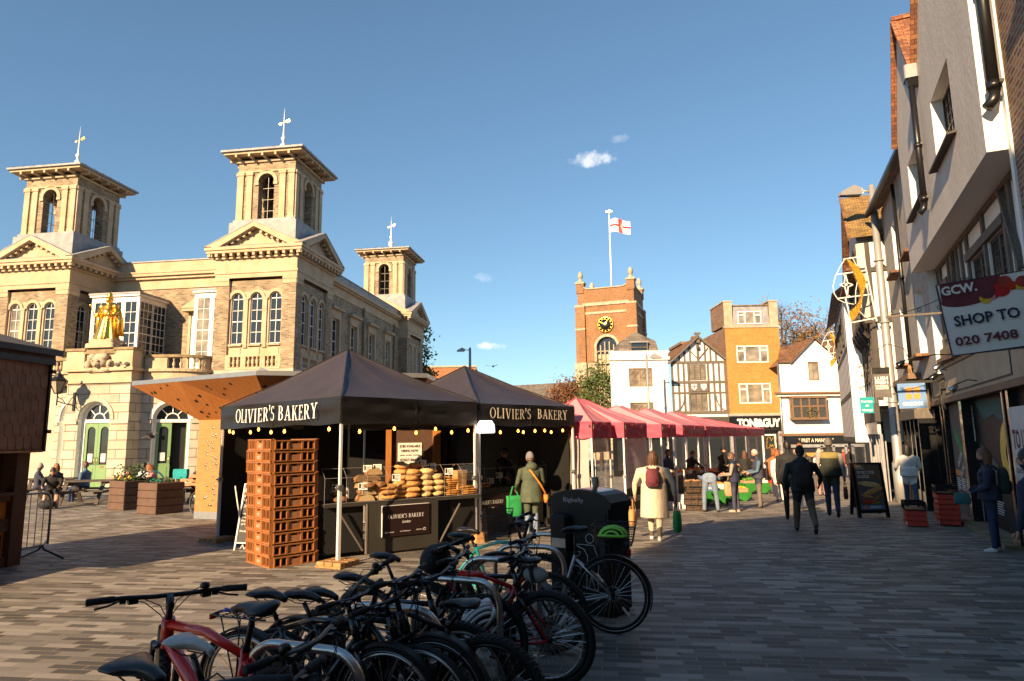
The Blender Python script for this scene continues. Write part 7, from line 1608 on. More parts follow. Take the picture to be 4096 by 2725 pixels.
for i in range(26): b.beam((-5.9+.02*i,-.5,3.5),(-5.92+.02*i+random.uniform(-.03,.03),-.52,3.62+random.uniform(0,.12)),.012,.012)
b.build('shop_fascia', G2)
b = MB(); b.m('black_paint')
for x in (-9.2,-8.4,-7.5,-6.7,-5.9): b.box(x,x+.12,-.42,0,-.6,2.3)
b.box(-9.2,-5.8,-.4,0,-.6,.35); b.m('dark_glass'); b.box(-9.1,-5.85,-.3,-.28,.3,2.3); b.m('sky_glass'); b.box(-7.35,-6.75,-.36,-.35,.4,2.0); b.build('shop_front', G2)
# gabled timber house with mossy roof
G3 = thing('gabled_timber_house', 'tall timbered house with mossy tiled roof leaning over the street', 'building', RO_, RR)
b = MB(); b.m('white_wall'); F3 = -1.0; b.box(-14,-9.3,F3,4,2.8,8.2); b.m('render_wall'); b.box(-14,-9.3,F3-.25,F3,5.6,8.2); b.prism([(-14,F3-.2,8.2),(-9.3,F3-.2,8.2),(-11.3,F3-.2,10.2)],(0,4,0)); b.build('wall', G3)
b = MB(); b.m('tile_moss'); b.add([(-9.0,F3-.45,8.35),(-9.0,4,8.35),(-11.3,4,10.5),(-11.3,F3-.45,10.5)], [(0,1,2,3)]); b.m('tile_brown'); b.add([(-14.3,F3-.45,8.0),(-14.3,4,8.0),(-11.3,4,10.5),(-11.3,F3-.45,10.5)], [(3,2,1,0)]); b.beam((-9.0,F3-.45,8.32),(-11.3,F3-.45,10.48),.08,.12); b.m('tile_brown'); b.box(-14.2,-9.2,F3-.6,F3-.2,7.3,7.42); b.build('roof', G3)
b = MB(); b.m('timber_black')
for x in (-13.9,-13,-12.1,-11.2,-10.3,-9.45): b.box(x,x+.14,F3-.3,F3-.25,5.6,8.2); b.box(x,x+.14,F3-.04,F3,2.9,5.6)
for z in (5.5,6.5,7.9): b.box(-14,-9.3,F3-.32,F3-.24,z,z+.16)
for y in (F3,F3+.6,F3+1.2): b.box(-9.3,-9.25,y,y+.14,3,8.2)
b.box(-9.3,-9.24,F3-.2,4,5.5,5.7); b.box(-9.3,-9.24,F3-.2,4,7.2,7.35)
for i in range(5): b.tube([(-13.6+i*.95,F3,5.0),(-13.6+i*.95,F3-.22,5.3),(-13.6+i*.95,F3-.28,5.55)],.07,6)
b.build('timber_frame', G3)
for x in (-13,-11.6,-10.2): sash(G3, T(0,F3-.27,0), x, 6.7, 1.0, 1.1, False, 3, 4, frame='timber_black', glass='sky_glass', lead=True); sash(G3, T(0,F3-.02,0), x, 3.7, 1.0, 1.4, False, 3, 4, frame='timber_black', glass='dark_glass', lead=True)
b = MB(); b.m('timber_black'); b.box(-14,-9.3,F3-.15,F3,2.3,2.9); b.m('galvanised'); b.box(-14,-9.5,F3-.1,F3,1.9,2.3)
for x in (-14,-13,-12,-11,-10,-9.45): b.m('lead'); b.box(x,x+.12,F3-.06,F3+.1,-1,1.9)
b.m('dark_glass'); b.box(-14,-9.3,F3+.02,F3+.06,-1,2.3); b.build('shop_front', G3)
G4 = thing('white_timber_house', 'far white timbered house closing the right hand row', 'building', RO_, RR)
b = MB(); b.m('white_wall'); b.box(-24,-14.1,-1.5,4,1.6,7.6); b.m('dark_glass'); b.box(-24,-14.1,-1.2,4,-1.4,1.6); b.build('wall', G4)
b = MB(); b.m('timber_black')
for i in range(10): b.box(-23.9+i*1.05,-23.75+i*1.05,-1.512,-1.5,1.6,7.6)
for z in (1.6,3.4,5.2,7.3): b.box(-24,-14.1,-1.514,-1.5,z,z+.2)
b.build('timber_frame', G4)
for i in range(4): sash(G4, T(0,-1.53,0), -23+i*2.3, 5.6, 1.1, 1.2, False, 3, 4, frame='timber_black', glass='curtain_glass')
b = MB(); b.m('tile_brown'); b.add([(-24.2,-1.9,7.5),(-14,-1.9,7.5),(-14,1.5,10),(-24.2,1.5,10)], [(0,1,2,3)]); b.build('roof', G4)
# projecting signs
def sign(name, lab, s, o0, o1, z0, z1, body, rz=0.):
    t = thing(name, lab, 'sign', rw(s, 0, 0), RR); return t
S = sign('estate_agent_board', 'large white letting board with maroon corner and phone number, jutting out at right', -4.2, 0, 0, 0, 0, None)
b = MB(RZ(pi/2) @ T(-1.215,0,2.96) @ RY(-R(5.5))); b.m('letter_white'); b.box(0,1.35,0,.02,0,1.0); b.m('navy'); 
for q in ((0,1.35,-.006,.026,-.012,.0),(0,1.35,-.006,.026,1.0,1.012),(-.012,.0,-.006,.026,-.012,1.012),(1.35,1.362,-.006,.026,-.012,1.012)): b.box(*q)
b.m('maroon'); n = 20; b.poly([(0.0,-.003,1.0),(0.0,-.003,.73)] + [(.28-.28*math.cos(pi*.05+pi*.95*i/n)*1.0, -.003, .74-.09*math.sin(pi*(.05+.95*i/n))) for i in range(n+1)] + [(.66,-.003,.8),(.72,-.003,.9),(.75,-.003,1.0)])
for (x, z, r, c) in ((.52,.71,.07,'fruit_yellow'),(.62,.77,.08,'dark_red_paint'),(.72,.8,.1,'dark_red_paint'),(.66,.9,.11,'maroon'),(.78,.9,.08,'red_cloth'),(.55,.8,.1,'maroon'),(.85,.83,.06,'fruit_red'),(.93,.8,.045,'fruit_yellow'),(.97,.86,.08,'red_cloth'),(.6,.72,.04,'pink_tent'),(1.08,.84,.09,'crate_orange'),(1.2,.88,.08,'red_cloth')):
    b.m(c); y = -.004-.0012*len(b.mn); b.poly([(x+r*math.cos(2*pi*i/16), y-.001*(x*9 % 5), z+r*math.sin(2*pi*i/16)) for i in range(16)])
b.m('letter_white'); b.text('GCW.', .125, (.24,-.03,.84), width=.42, bold=.035); b.m('navy'); b.text('SHOP TO LET', .145, (.1,-.03,.39), align='l', width=1.1, bold=.025); b.m('maroon'); b.text('020 7408', .12, (.06,-.03,.12), align='l', width=.72, bold=.025); b.build('board', S)
b = MB(RZ(pi/2) @ T(-1.215,.03,2.96) @ RZ(.5) @ RY(-R(5.5))); b.m('letter_white'); b.box(0,1.3,0,.02,0,1.0); b.m('lead'); b.add([(0,0,-.005),(1.3,0,-.005),(1.3,-.7,-.005)], [(0,1,2)]); b.build('board', S)
S = sign('hanging_sign', 'square blue hanging shop sign with four orange squares', 3.5, 0,0,0,0,None)
b = MB(RZ(pi/2)); b.m('blue_card'); b.box(-1.08,-.5,-.04,.04,2.5,3.1); b.m('fruit_orange')
for i in range(2):
    for j in range(2): b.box(-.92+.17*i,-.79+.17*i,-.046,-.04,2.72+.16*j,2.85+.16*j)
b.m('letter_white'); b.text('GREGGS', .085, (-.79,-.047,2.57), width=.42, bold=.03); b.build('panel', S)
b = MB(RZ(pi/2)); b.m('black_metal'); b.box(-1.1,0,-.03,.03,3.1,3.16); b.box(-.2,-.1,-.06,.06,2.45,3.2); b.build('bracket', S)
S = sign('hanging_sign', 'grey hanging shop sign with white capitals in a black frame', 6.5, 0,0,0,0,None)
b = MB(RZ(pi/2)); b.m('grey_hood'); b.box(-1.33,-.93,-.03,.03,2.93,3.72); b.m('black_paint'); b.box(-1.35,-.9,-.035,.035,3.72,3.78); b.box(-1.35,-1.33,-.035,.035,2.9,3.72); b.box(-.93,-.91,-.035,.035,2.9,3.72); b.box(-1.33,-.93,-.04,.04,3.6,3.72); b.m('letter_white')
for t_, h, z in (('LUSH', .1, 3.42), ('FRESH', .09, 3.31), ('HANDMADE', .05, 3.23), ('COSMETICS', .05, 3.16)): b.text(t_, h, (-1.13,-.034,z), width=.32, bold=.03)
b.build('panel', S)
b = MB(RZ(pi/2)); b.m('black_metal'); b.tube([(-.3,0,3.7),(-.5,0,4.3),(-.9,0,4.45),(-1.15,0,4.3),(-1.2,0,3.78)],.012,5); b.box(-.93,-.3,-.01,.01,3.0,3.03); b.build('bracket', S)
S = sign('hanging_sign', 'small turquoise sign reading bureau de change', 9.5, 0,0,0,0,None)
b = MB(RZ(pi/2)); b.m('turquoise'); b.box(-1.53,-1.12,-.03,.03,2.58,3.1); b.m('letter_white')
for i, t_ in enumerate(('bureau', 'de', 'change')): b.text(t_, .08, (-1.33,-.034,2.93-.14*i), width=(.3,.1,.31)[i], bold=.02)
b.build('panel', S)
S = thing('sign_bracket', 'wrought iron scrolled bracket above the estate agent board', 'bracket', rw(.35, 0, 0), RR)
b = MB(RZ(pi/2)); b.m('timber_grey'); b.box(-1.5,-.03,-.02,.02,4.25,4.29); b.m('black_metal'); b.tube([(-.02,0,4.3),(-.02,0,4.95)],.014,5); b.tube([(-1.4+1.36*i/16,0,4.31+.5*(i/16)**1.6) for i in range(17)],.01,5)
for cx, cz, r in ((-1.4,4.34,.04),(-.9,4.36,.05),(-.55,4.38,.06),(-.1,4.45,.07),(-.1,4.9,.06)): b.tube([(cx+r*math.cos(a*.6)*(1-a/16),0,cz+r*math.sin(a*.6)*(1-a/16)) for a in range(12)],.008,4)
b.build('scroll', S)
for i, (s, o, z, lab) in enumerate(((1.0,1.25,3.35,'black spotlight on a long arm above the tan fascia'), (2.2,.42,3.35,'steel spotlight on an arm, left of the black spotlight'), (3.0,.38,3.2,'small dark spotlight on the lowest arm above the blue sign'), (.2,.5,2.75,'bright round spotlight hanging before the tan fascia'))):
    t = thing('spotlight', lab, 'spotlight', rw(s, 0, 0), RR); b = MB(RZ(pi/2)); b.m('black_metal'); b.tube([(-.02,0,z+.12),(-o*.5,0,z+.16),(-o,0,z+.06)],.012,5); b.m('black_paint' if i in (0,2) else 'steel'); b.lathe([(.015,.1),(.05,.06),(.075,-.06),(.07,-.07),(0,-.05)], (-o,0,z), 12, M=RY(.9)); b.build('arm', t)
# lamp posts with gilt crescent decorations
def crescent(lab, loc, sc_):
    t = thing('crescent_decoration', lab, 'decoration', loc, 0); t.scale = (sc_,)*3; K = .00305
    P_ = lambda x, y: ((x-575)*K, 0, (1445-y)*K)
    b = MB(); b.m('white_paint')
    for a, c in (((512,712),(590,1440)),((300,765),(512,735)),((205,932),(530,890)),((205,1190),(550,1150)),((322,1450),(590,1402)),((285,1190),(322,1450)),((290,930),(300,960)),((320,1170),(330,1160))): b.beam(P_(*a), P_(*c), .035, .035, (0,1,0))
    b.tube([P_(x,y) for x,y in ((315,765),(250,860),(195,960),(165,1060),(172,1140),(205,1200),(270,1235),(370,1255))], .014, 5)
    b.tube([P_(x,y) for x,y in ((400,760),(440,850),(430,1000),(400,1110),(385,1250))], .012, 5); b.tube([P_(x,y) for x,y in ((420,1330),(470,1390),(560,1425))], .012, 5)
    pts = []; 
    for k in range(4):
        a = k*pi/2; r1 = (72, 125)[k % 2]; 
        pts += [(305+r1*math.cos(a), 1045-r1*math.sin(a)), (305+24*math.cos(a+pi/4), 1045-30*math.sin(a+pi/4))]
    for p_, q_ in zip(pts, pts[1:]+pts[:1]): b.beam(P_(*p_), P_(*q_), .03, .03, (0,1,0))
    b.ell(P_(305,1045), .05); b.build('frame', t)
    b = MB(); b.m('gold_tinsel'); out = [(320,755),(400,810),(460,880),(500,960),(510,1020),(490,1100),(462,1170),(445,1250),(410,1340),(360,1410),(322,1440)]; inn = [(335,775),(365,850),(395,930),(420,1010),(440,1080),(445,1130),(440,1180),(420,1230),(380,1280),(335,1315),(305,1345)]
    for i in range(10):
        a, c, d, e = P_(*out[i]), P_(*out[i+1]), P_(*inn[i+1]), P_(*inn[i]); b.prism([V(a)-V((0,.04,0)), V(c)-V((0,.04,0)), V(d)-V((0,.04,0)), V(e)-V((0,.04,0))], (0,.08,0))
    b.build('crescent', t)
gz1 = gz(11.93, 20.9)
street_lamp('tall grey lamp post carrying the larger gilt crescent, nearest on the right', (11.98, 20.9, gz1), 10.2, .32, 0, .14)
P2_ = (fx(3440, 38), 38, gz(19, 38)); street_lamp('tall grey lamp post carrying the smaller gilt crescent, farther along the row', P2_, 9.7+.6, .3, 0, .12)
crescent('large gilt tinsel crescent and star in a white frame on the near lamp post', (11.62, 20.8, 5.45), 1.0)
crescent('small gilt tinsel crescent and star in a white frame on the far lamp post', (fx(3392, 38), 37.9, 5.75), .98)
# pavement board of the bakery chain
P = V((8.66, 16.36, gz(8.66, 16.36))); S = thing('pavement_board', 'dark framed pavement board showing baguettes and SPOILT FOR CHOICE', 'sign board', tuple(P), R(6))
b = MB(RX(-.12)); b.m('black_plastic'); b.box(-.4,-.33,-.03,.03,0,1.3); b.box(.33,.4,-.03,.03,0,1.3); b.box(-.33,.33,-.03,.03,.1,.17); b.box(-.33,.33,-.03,.03,1.26,1.3); b.m('grey_hood'); b.box(-.33,.33,-.012,.012,.17,1.26); b.m('timber_brown'); b.box(-.33,.33,-.016,-.012,.92,1.26)
b.m('letter_white'); b.text('AUTUMN', .03, (-.28,-.02,1.19), align='l', width=.16, bold=.02); b.text('ESSENTIALS', .03, (-.28,-.02,1.145), align='l', width=.22, bold=.02); b.text('SPOILT FOR', .075, (-.28,-.02,1.03), align='l', width=.46, bold=.02); b.text('CHOICE', .075, (-.28,-.02,.93), align='l', width=.3, bold=.02)
for (x, z, a, r, c) in ((.0,.78,.12,.3,'bread_pale'),(.08,.62,-.3,.28,'bread'),(-.1,.5,.2,.16,'pastry'),(.16,.45,-.5,.2,'bread_dark'),(-.05,.36,.1,.22,'fruit_red'),(.1,.33,-.1,.14,'veg_green')): b.m(c); b.ell((x,-.016,z), (r,.012,r*.22), 14, 6, RY(a))
b.m('blue_card'); b.box(-.28,.28,-.02,-.014,.2,.28); b.m('letter_white'); b.text('GREGGS', .05, (.06,-.024,.215), width=.28, bold=.02); b.m('fruit_orange'); b.box(-.22,-.14,-.024,-.02,.21,.27); b.build('front_panel', S)
b = MB(RX(.15)); b.m('black_plastic'); b.box(-.4,-.33,.3,.34,0,1.2); b.box(.33,.4,.3,.34,0,1.2); b.m('grey_hood'); b.box(-.33,.33,.31,.33,.17,1.2); b.build('rear_panel', S)
# orange fruit crates by the shop door
for (px, py, n, nm) in ((3838, 2098, 6, 'taller'), (3705, 2102, 3, 'shorter')):
    P = ground(px, py); 
    for k in range(n+1):
        last = k == n; t = thing('fruit_crate', 'black plastic crate on top of the %s red stack by the shop' % nm if last else 'red printed fruit carton, %s in the %s stack by the shop' % (ORD2[k], nm), 'crate', (P.x-.1+random.uniform(-.01,.01), P.y+.2, k*.105), RR+random.uniform(-.03,.03), 'fruit cartons by the shop')
        b = MB()
        if last:
            b.m('black_plastic'); b.box(-.3,.3,-.2,.2,0,.02)
            for x in [i*.1-.3 for i in range(7)]: b.box(x-.01,x+.01,-.2,-.19,0,.16); b.box(x-.01,x+.01,.19,.2,0,.16)
            b.box(-.3,.3,-.2,-.19,.13,.17); b.box(-.3,.3,.19,.2,.13,.17); b.box(-.3,-.29,-.2,.2,.1,.17); b.box(.29,.3,-.2,.2,.1,.17)
        else:
            b.m('crate_red'); b.box(-.29,.29,-.19,.19,0,.092); b.m('black_plastic'); b.box(-.12,.12,-.193,-.19,.075,.092); b.m('fruit_yellow'); b.ell((.1,-.192,.045),(.02,.003,.022),8,5); b.m('veg_green'); b.box(-.25,.0,-.193,-.19,.02,.028); b.m('letter_white')
            if k == 0: b.box(.15,.27,-.194,-.19,.01,.07)
        b.build('tray', t)
# ---------- left side: dark kiosk, barrier, planters, picnic tables ----------
KZ = math.atan2(.99, .143)
K1 = thing('market_kiosk', 'dark brown wooden market kiosk with scalloped shingles and knotty panels', 'kiosk', (-8.02, 11.1, 0), KZ)
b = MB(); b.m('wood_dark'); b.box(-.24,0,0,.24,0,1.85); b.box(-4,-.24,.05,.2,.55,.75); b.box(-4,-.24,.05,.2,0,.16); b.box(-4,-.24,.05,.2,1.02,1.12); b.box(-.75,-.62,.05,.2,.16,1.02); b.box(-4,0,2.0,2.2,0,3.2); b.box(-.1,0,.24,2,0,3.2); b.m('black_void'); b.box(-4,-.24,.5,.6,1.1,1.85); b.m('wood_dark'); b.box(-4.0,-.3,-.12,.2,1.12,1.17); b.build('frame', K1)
b = MB(); b.m('wood_knotty')
for i in range(30):
    x = -4+.125*i
    if x < -.36: b.box(x,x+.118,.1,.14,.75,1.02); b.box(x,x+.118,.1,.14,.16,.55)
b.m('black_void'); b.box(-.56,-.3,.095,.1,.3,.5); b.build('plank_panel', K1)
b = MB(); b.m('shingle'); o = -.22
b.box(-4,.0,o+.02,1.2,1.82,3.25)
for j in range(7):
    z = 1.84+.2*j; n = 0
    for i in range(30):
        x = -4.0+.145*i+(.07 if j % 2 else 0)
        if x > -.14: continue
        P_ = [(x,o+.018-.012,z+.24),(x,o-.004,z+.06)] + [(x+.068-.068*math.cos(pi*t/6),o-.004,z+.06-.06*math.sin(pi*t/6)) for t in range(1,6)] + [(x+.136,o-.004,z+.06),(x+.136,o+.018-.012,z+.24)]
        b.prism(P_, (0,.014,0))
b.build('shingle_panel', K1)
b = MB(); b.m('black_metal'); b.box(.0,.04,o-.02,o+.06,1.8,3.3); b.box(.0,.08,o-.06,o-.02,2.1,2.16); b.box(.0,.08,o-.06,o-.02,3.1,3.16); b.m('wood_pallet'); b.box(-4,.0,o-.005,o+.03,1.79,1.82); b.build('edge_strip', K1)
b = MB(); b.m('asphalt_roof'); b.prism([(.16,o-.06,3.5),(.16,2.6,4.3),(.16,2.6,4.22),(.16,o-.06,3.42)], (-4.6,0,0)); b.m('black_metal'); b.box(-4.2,.16,o-.09,o-.06,3.4,3.5); b.box(-4.2,.06,o-.05,o,3.24,3.34); b.m('wood_dark'); b.box(-4,.1,o+.0,1.5,3.25,3.5); b.build('roof', K1)
# crowd barrier
CB = thing('crowd_barrier', 'dark steel crowd barrier standing beside the brown kiosk', 'barrier', (-8.05, 11.75, 0), KZ)
b = MB(); b.m('galvanised'); b.tube([(0,0,.22),(0,0,.95),(-.08,0,1.08),(-.2,0,1.1),(-2.2,0,1.1)], .019, 8); b.tube([(0,0,.3),(-.08,0,.22),(-2.2,0,.22)], .016, 8)
for i in range(1, 14): b.cyl((-.14*i,0,.22),(-.14*i,0,1.1),.007,n=6)
b.build('frame', CB)
b = MB(); b.m('black_metal'); b.tube([(-.12,0,.22),(-.12,-.05,.15),(-.1,-.38,.02),(-.1,-.42,.0)],.018,6); b.tube([(-.12,0,.22),(-.12,.05,.15),(-.1,.38,.02)],.018,6); b.build('foot', CB)
# planters
def planter(lab, px, py, rz, flowers):
    P = ground(px, py); t = thing('planter', lab, 'planter', tuple(P), rz, 'square slatted planters')
    b = MB(); b.m('planter_brown')
    for k in range(4): z = .02+.21*k; b.rbox(-.42,.42,-.42,.42,z,z+.185,.012)
    b.m('wood_dark'); b.box(-.39,.39,-.39,.39,0,.84); b.build('box', t)
    r = random.Random(px); f = MB()
    for i in range(420 if flowers else 60):
        f.m('leaf_green'); q = V((r.uniform(-.38,.38), r.uniform(-.38,.38), .84+r.random()**2*(.5 if flowers and r.random() < .6 else .12))); u = V((r.uniform(-1,1), r.uniform(-1,1), r.uniform(-.2,1))).normalized()*.05; w_ = u.orthogonal().normalized()*.025
        f.add([q-u, q+w_, q+u, q-w_], [(0,1,2,3)])
    if flowers:
        for i in range(14): f.m('fruit_yellow' if i % 3 else 'maroon'); f.ell((r.uniform(-.35,.4), r.uniform(-.4,-.2), .9+r.random()*.08), .032, 7, 5)
    f.build('plants', t, kind='stuff')
planter('brown slatted planter with a bushy plant and yellow flowers, left of two', 518, 2036, -.55, True); planter('brown slatted planter with little growing in it, right of two', 640, 2052, -.5, False)
# picnic tables
def picnic(lab, x, y, rz, ln=1.6):
    t = thing('picnic_table', lab, 'picnic table', (x, y, 0), rz, 'dark wooden picnic tables'); b = MB(); b.m('table_wood')
    for i in range(5): b.box(-ln/2,ln/2,-.36+.147*i,-.36+.147*i+.132,.71,.755)
    b.build('tabletop', t)
    for s in (-1, 1):
        b = MB(); b.m('table_wood'); b.box(-ln/2,ln/2,s*.6,s*.73,.42,.46); b.box(-ln/2,ln/2,s*.74,s*.87,.42,.46); b.build('bench', t)
        for e in (-1, 1): b = MB(); b.m('table_wood'); b.beam((e*(ln/2-.25),s*.25,.7),(e*(ln/2-.25),s*.72,.0),.05,.11,(1,0,0)); b.build('leg', t)
    b = MB(); b.m('table_wood')
    for e in (-1, 1): b.box(e*(ln/2-.29)-.02,e*(ln/2-.29)+.02,-.82,.82,.34,.42); b.box(e*(ln/2-.29)-.02,e*(ln/2-.29)+.02,-.34,.34,.62,.71)
    b.build('crossbar', t)
picnic('dark picnic table where the man in black shorts sits', -14.0, 22.2, R(8)); picnic('dark picnic table behind the man in black shorts', -16.4, 23.9, R(15)); picnic('dark picnic table behind the two slatted planters', -11.1, 22.6, R(-5), 1.8)
t = thing('park_bench', 'brown slatted bench near the arched green doors', 'bench', (-10.2, 21.9, 0), R(175)); b = MB(); b.m('wood_knotty')
for i in range(4): b.box(-.75,.75,-.2+.11*i,-.11+.11*i,.42,.45)
b.build('seat', t); b = MB(RX(.12)); b.m('wood_knotty')
for i in range(3): b.box(-.75,.75,.25,.28,.52+.13*i,.62+.13*i)
b.build('backrest', t)
for s in (-.65, .65): b = MB(); b.m('black_metal'); b.box(s-.03,s+.03,-.2,-.14,0,.42); b.box(s-.03,s+.03,.2,.26,0,.85); b.box(s-.03,s+.03,-.2,.26,.38,.42); b.build('leg', t)
# pushchair, carrier bag
t = thing('pushchair', 'pushchair with a turquoise hood between the planters and the diners', 'pushchair', (-11.0, 20.4, 0), R(20))
b = MB(); b.m('turquoise'); n = 10; b.grid(lambda u, v: (.38*math.cos(pi*(.1+.75*u))*(1-.1*v), -.26+.52*v, .72+.38*math.sin(pi*(.1+.75*u))), 12, 4); b.ell((.05,0,.72),(.34,.24,.16)); b.build('hood', t)
b = MB(); b.m('black_metal'); b.tube([(-.45,-.25,1.02),(-.2,-.25,.7),(.35,-.25,.12)],.014,6); b.tube([(-.45,.25,1.02),(-.2,.25,.7),(.35,.25,.12)],.014,6); b.tube([(.25,-.25,.6),(-.3,-.25,.1)],.014,6); b.tube([(.25,.25,.6),(-.3,.25,.1)],.014,6); b.cyl((-.45,-.25,1.02),(-.45,.25,1.02),.018); b.build('frame', t)
for x in (.35,-.3):
    for s in (-1,1): b = MB(); b.m('black_rubber'); b.cyl((x,s*.25,.12),(x,s*.29,.12),.12,n=18); b.build('wheel', t)
b = MB(); b.m('turquoise'); b.loft([[(x*s_,y*s_,z) for x,y in ((-.2,-.08),(.2,-.08),(.2,.08),(-.2,.08))] for s_,z in ((1,0),(1.1,.15),(1.05,.3))], False); tag(b.build('shopping_bag', loc=(-10.35,20.9,.84-.02)), 'turquoise carrier bag standing on the edge of the right planter', 'bag')
# bicycle wheel of a parked cycle sticking out behind the plywood wall
bike('black bicycle parked behind the plywood wall, only its wheel showing', (.64, 0, .34), 790, 2015, R(150), 0, 0, 'black_paint', .34, .035, None)
# pigeons
def pigeon(lab, loc, rz, fly=False):
    t = thing('pigeon', lab, 'bird', loc, rz, 'pigeons at the market house'); t.scale = (1.25,)*3; b = MB(); b.m('grey_hood'); b.ell((0,0,.1),(.13,.065,.07),12,8,RY(.25)); b.ell((.13,0,.17),(.04,.035,.04)); b.cyl((.17,0,.17),(.2,0,.16),.008,.002,6); b.prism([(-.1,-.04,.08),(-.26,-.05,.04),(-.26,.05,.04),(-.1,.04,.08)],(0,0,.02)); b.m('red_cloth'); b.cyl((.02,.02,.04),(.03,.02,0),.006,n=5); b.cyl((.02,-.02,.04),(.03,-.02,0),.006,n=5)
    if fly:
        b.m('grey_knit')
        for s in (-1,1): b.prism([(.08,s*.05,.13),(.12,s*.28,.2),(-.02,s*.46,.14),(-.1,s*.25,.13),(-.08,s*.05,.11)],(0,0,.012))
    b.build('body', t)
for (x, lab) in ((-7.9,'pigeon perched on the ledge under the swags, left of three'),(-7.5,'pigeon perched on the ledge, middle of three'),(-6.95,'pigeon perched on the ledge at the corner of the portico')): pigeon(lab, tuple(HM @ V((x, -2.12, 5.4))), AX+random.uniform(-1,4))
pigeon('pigeon perched beside the plinth of the gilded statue', tuple(HM @ V((-7.4,-1.9,6.33))), 1.2); pigeon('pigeon flying in front of the right arched door', tuple(at(603, 1758, 26)), R(10), True)
# ---------- people ----------
def rot_y(v, a): return V((v.x*math.cos(a)+v.z*math.sin(a), v.y, -v.x*math.sin(a)+v.z*math.cos(a)))
def person(label, loc, rz, h=1.7, top='navy', legs='jeans', shoes='dark_shoe', skin='skin', hair=('short', 'hair_brown'), lean=0., nod=0., turn=0., arms=((5, 8, 10), (5, 8, 10)), leg=((0, 0), (0, 0)), bulk=1., hip=None, skirt=None, sleeves=None, vox=.021, spread=.0, collar=None, hood=None, legw=1.12, band=None, shorts=False, group='people in the market', extra=None, voxd=None):
    """a person facing +x; every limb is a tapered chain, all joined into one continuous body surface
    arms = (shoulder forward, abduction, elbow bend) left then right; leg = (thigh forward, knee bend)"""
    if skirt is None and hip is None and lean < 20: skirt = (.07, .93, top)
    k = h/1.72; t = thing('person', label, 'person', tuple(loc), rz, group)
    segs = []; mb = MB(); mb.m('skin'); rnd = random.Random(hash(label) % 999)
    sl = sleeves or top
    def seg(p, q, r0, r1, mt, n=10, sy=1.): segs.append((V(p), V(q), r0, r1, mt))
    hz = hip if hip is not None else .93*k
    L1, L2 = .43*k, .43*k
    # when the legs are bent the pelvis drops so that the lower foot meets the ground
    if hip is None:
        low = min(-(L1*math.cos(R(a)) + L2*math.cos(R(a-b))) for a, b in leg); hz = -low + .075*k
    P = V((0, 0, hz)); la = R(lean)
    def up(z, x=0, y=0): return P + rot_y(V((x, y, z)), la)
    B = bulk
    spine = [(-.06, .115*B, .155*B, 0), (.02, .118*B, .165*B, 0), (.14, .105*B, .145*B, .005), (.27, .118*B, .16*B, .01), (.40, .115*B, .182*B, .005), (.475, .085, .165*B, -.005), (.52, .06, .085, 0)]
    rings = []
    for z, rx, ry, x in spine:
        rings.append([tuple(up(z*k, x*k + rx*k*math.cos(a)*(1.0 if math.cos(a) > 0 else .92), ry*k*math.sin(a))) for a in [2*pi*i/16 for i in range(16)]])
    mb.loft(rings, True)
    tb = [up(.02*k), up(.46*k)]; segs.append((tb[0], tb[1], .15*B*k, .16*B*k, top)); segs.append((up(-.06*k), up(.0), .15*B*k, .15*B*k, legs))
    # neck and head
    n0, n1 = up(.5*k), up(.585*k, .012*k); hd = n1 + rot_y(V((.02*k, 0, .095*k)), la*.5 + R(nod))
    mb.tube([n0-V((0,0,.03)), n1, hd], [.06*k, .05*k, .05*k], 10); seg(n0+V((0,0,.015)), n1, .05*k, .05*k, collar or skin); seg(hd, hd+V((0,0,.01)), .1*k, .1*k, skin)
    HM_ = T(*hd) @ RZ(R(turn)) @ RY(la*.5 + R(nod))
    M0 = mb.M; mb.M = HM_
    mb.ell((0, 0, .01*k), (.098*k, .076*k, .118*k), 14, 12); mb.ell((.03*k, 0, -.06*k), (.062*k, .055*k, .055*k), 10, 8); mb.ell((.1*k, 0, -.012*k), (.018*k, .013*k, .024*k), 6, 6)
    for s in (-1, 1): mb.ell((0, s*.08*k, -.01*k), (.022*k, .012*k, .032*k), 6, 6)
    mb.M = M0
    post = []
    # legs
    for i, s in ((0, 1), (1, -1)):
        a, b = R(leg[i][0]), R(leg[i][1]); h0 = P + V((0, s*.088*k, -.02*k)); kn = h0 + V((L1*math.sin(a), s*spread*L1, -L1*math.cos(a))); an = kn + V((L2*math.sin(a-b), s*spread*.2, -L2*math.cos(a-b)))
        w = legw
        mb.tube([h0+V((0,0,.06*k)), lerp(h0, kn, .35), kn, lerp(kn, an, .35), an], [.088*k*w, .08*k*w, .058*k*w, .056*k*w, .042*k*w], 10)
        if shorts: seg(h0, lerp(h0, kn, .85), .08*k, .07*k, legs); seg(lerp(h0, kn, .88), an, .055*k, .04*k, skin)
        else: seg(h0, kn, .08*k*w, .058*k*w, legs); seg(kn, lerp(kn, an, .93), .056*k*w, .045*k*w, legs)
        fd = R(max(-55, min(25, math.degrees(a-b)*.9))) if hip is None else 0
        f = V((math.cos(fd), 0, math.sin(fd)))
        heel = an - V((.035*k, 0, .045*k)); toe = an + f*.17*k - V((0, 0, .05*k))
        mb.tube([heel, lerp(heel, toe, .35)+V((0,0,.012*k)), lerp(heel, toe, .75), toe], [.038*k, .045*k, .042*k, .026*k], 8); seg(heel, toe, .045*k, .035*k, shoes); seg(lerp(kn, an, .97), an+V((0,0,-.02*k)), .04*k, .04*k, shoes if not shorts else 'black_cloth')
    # arms
    hands = []
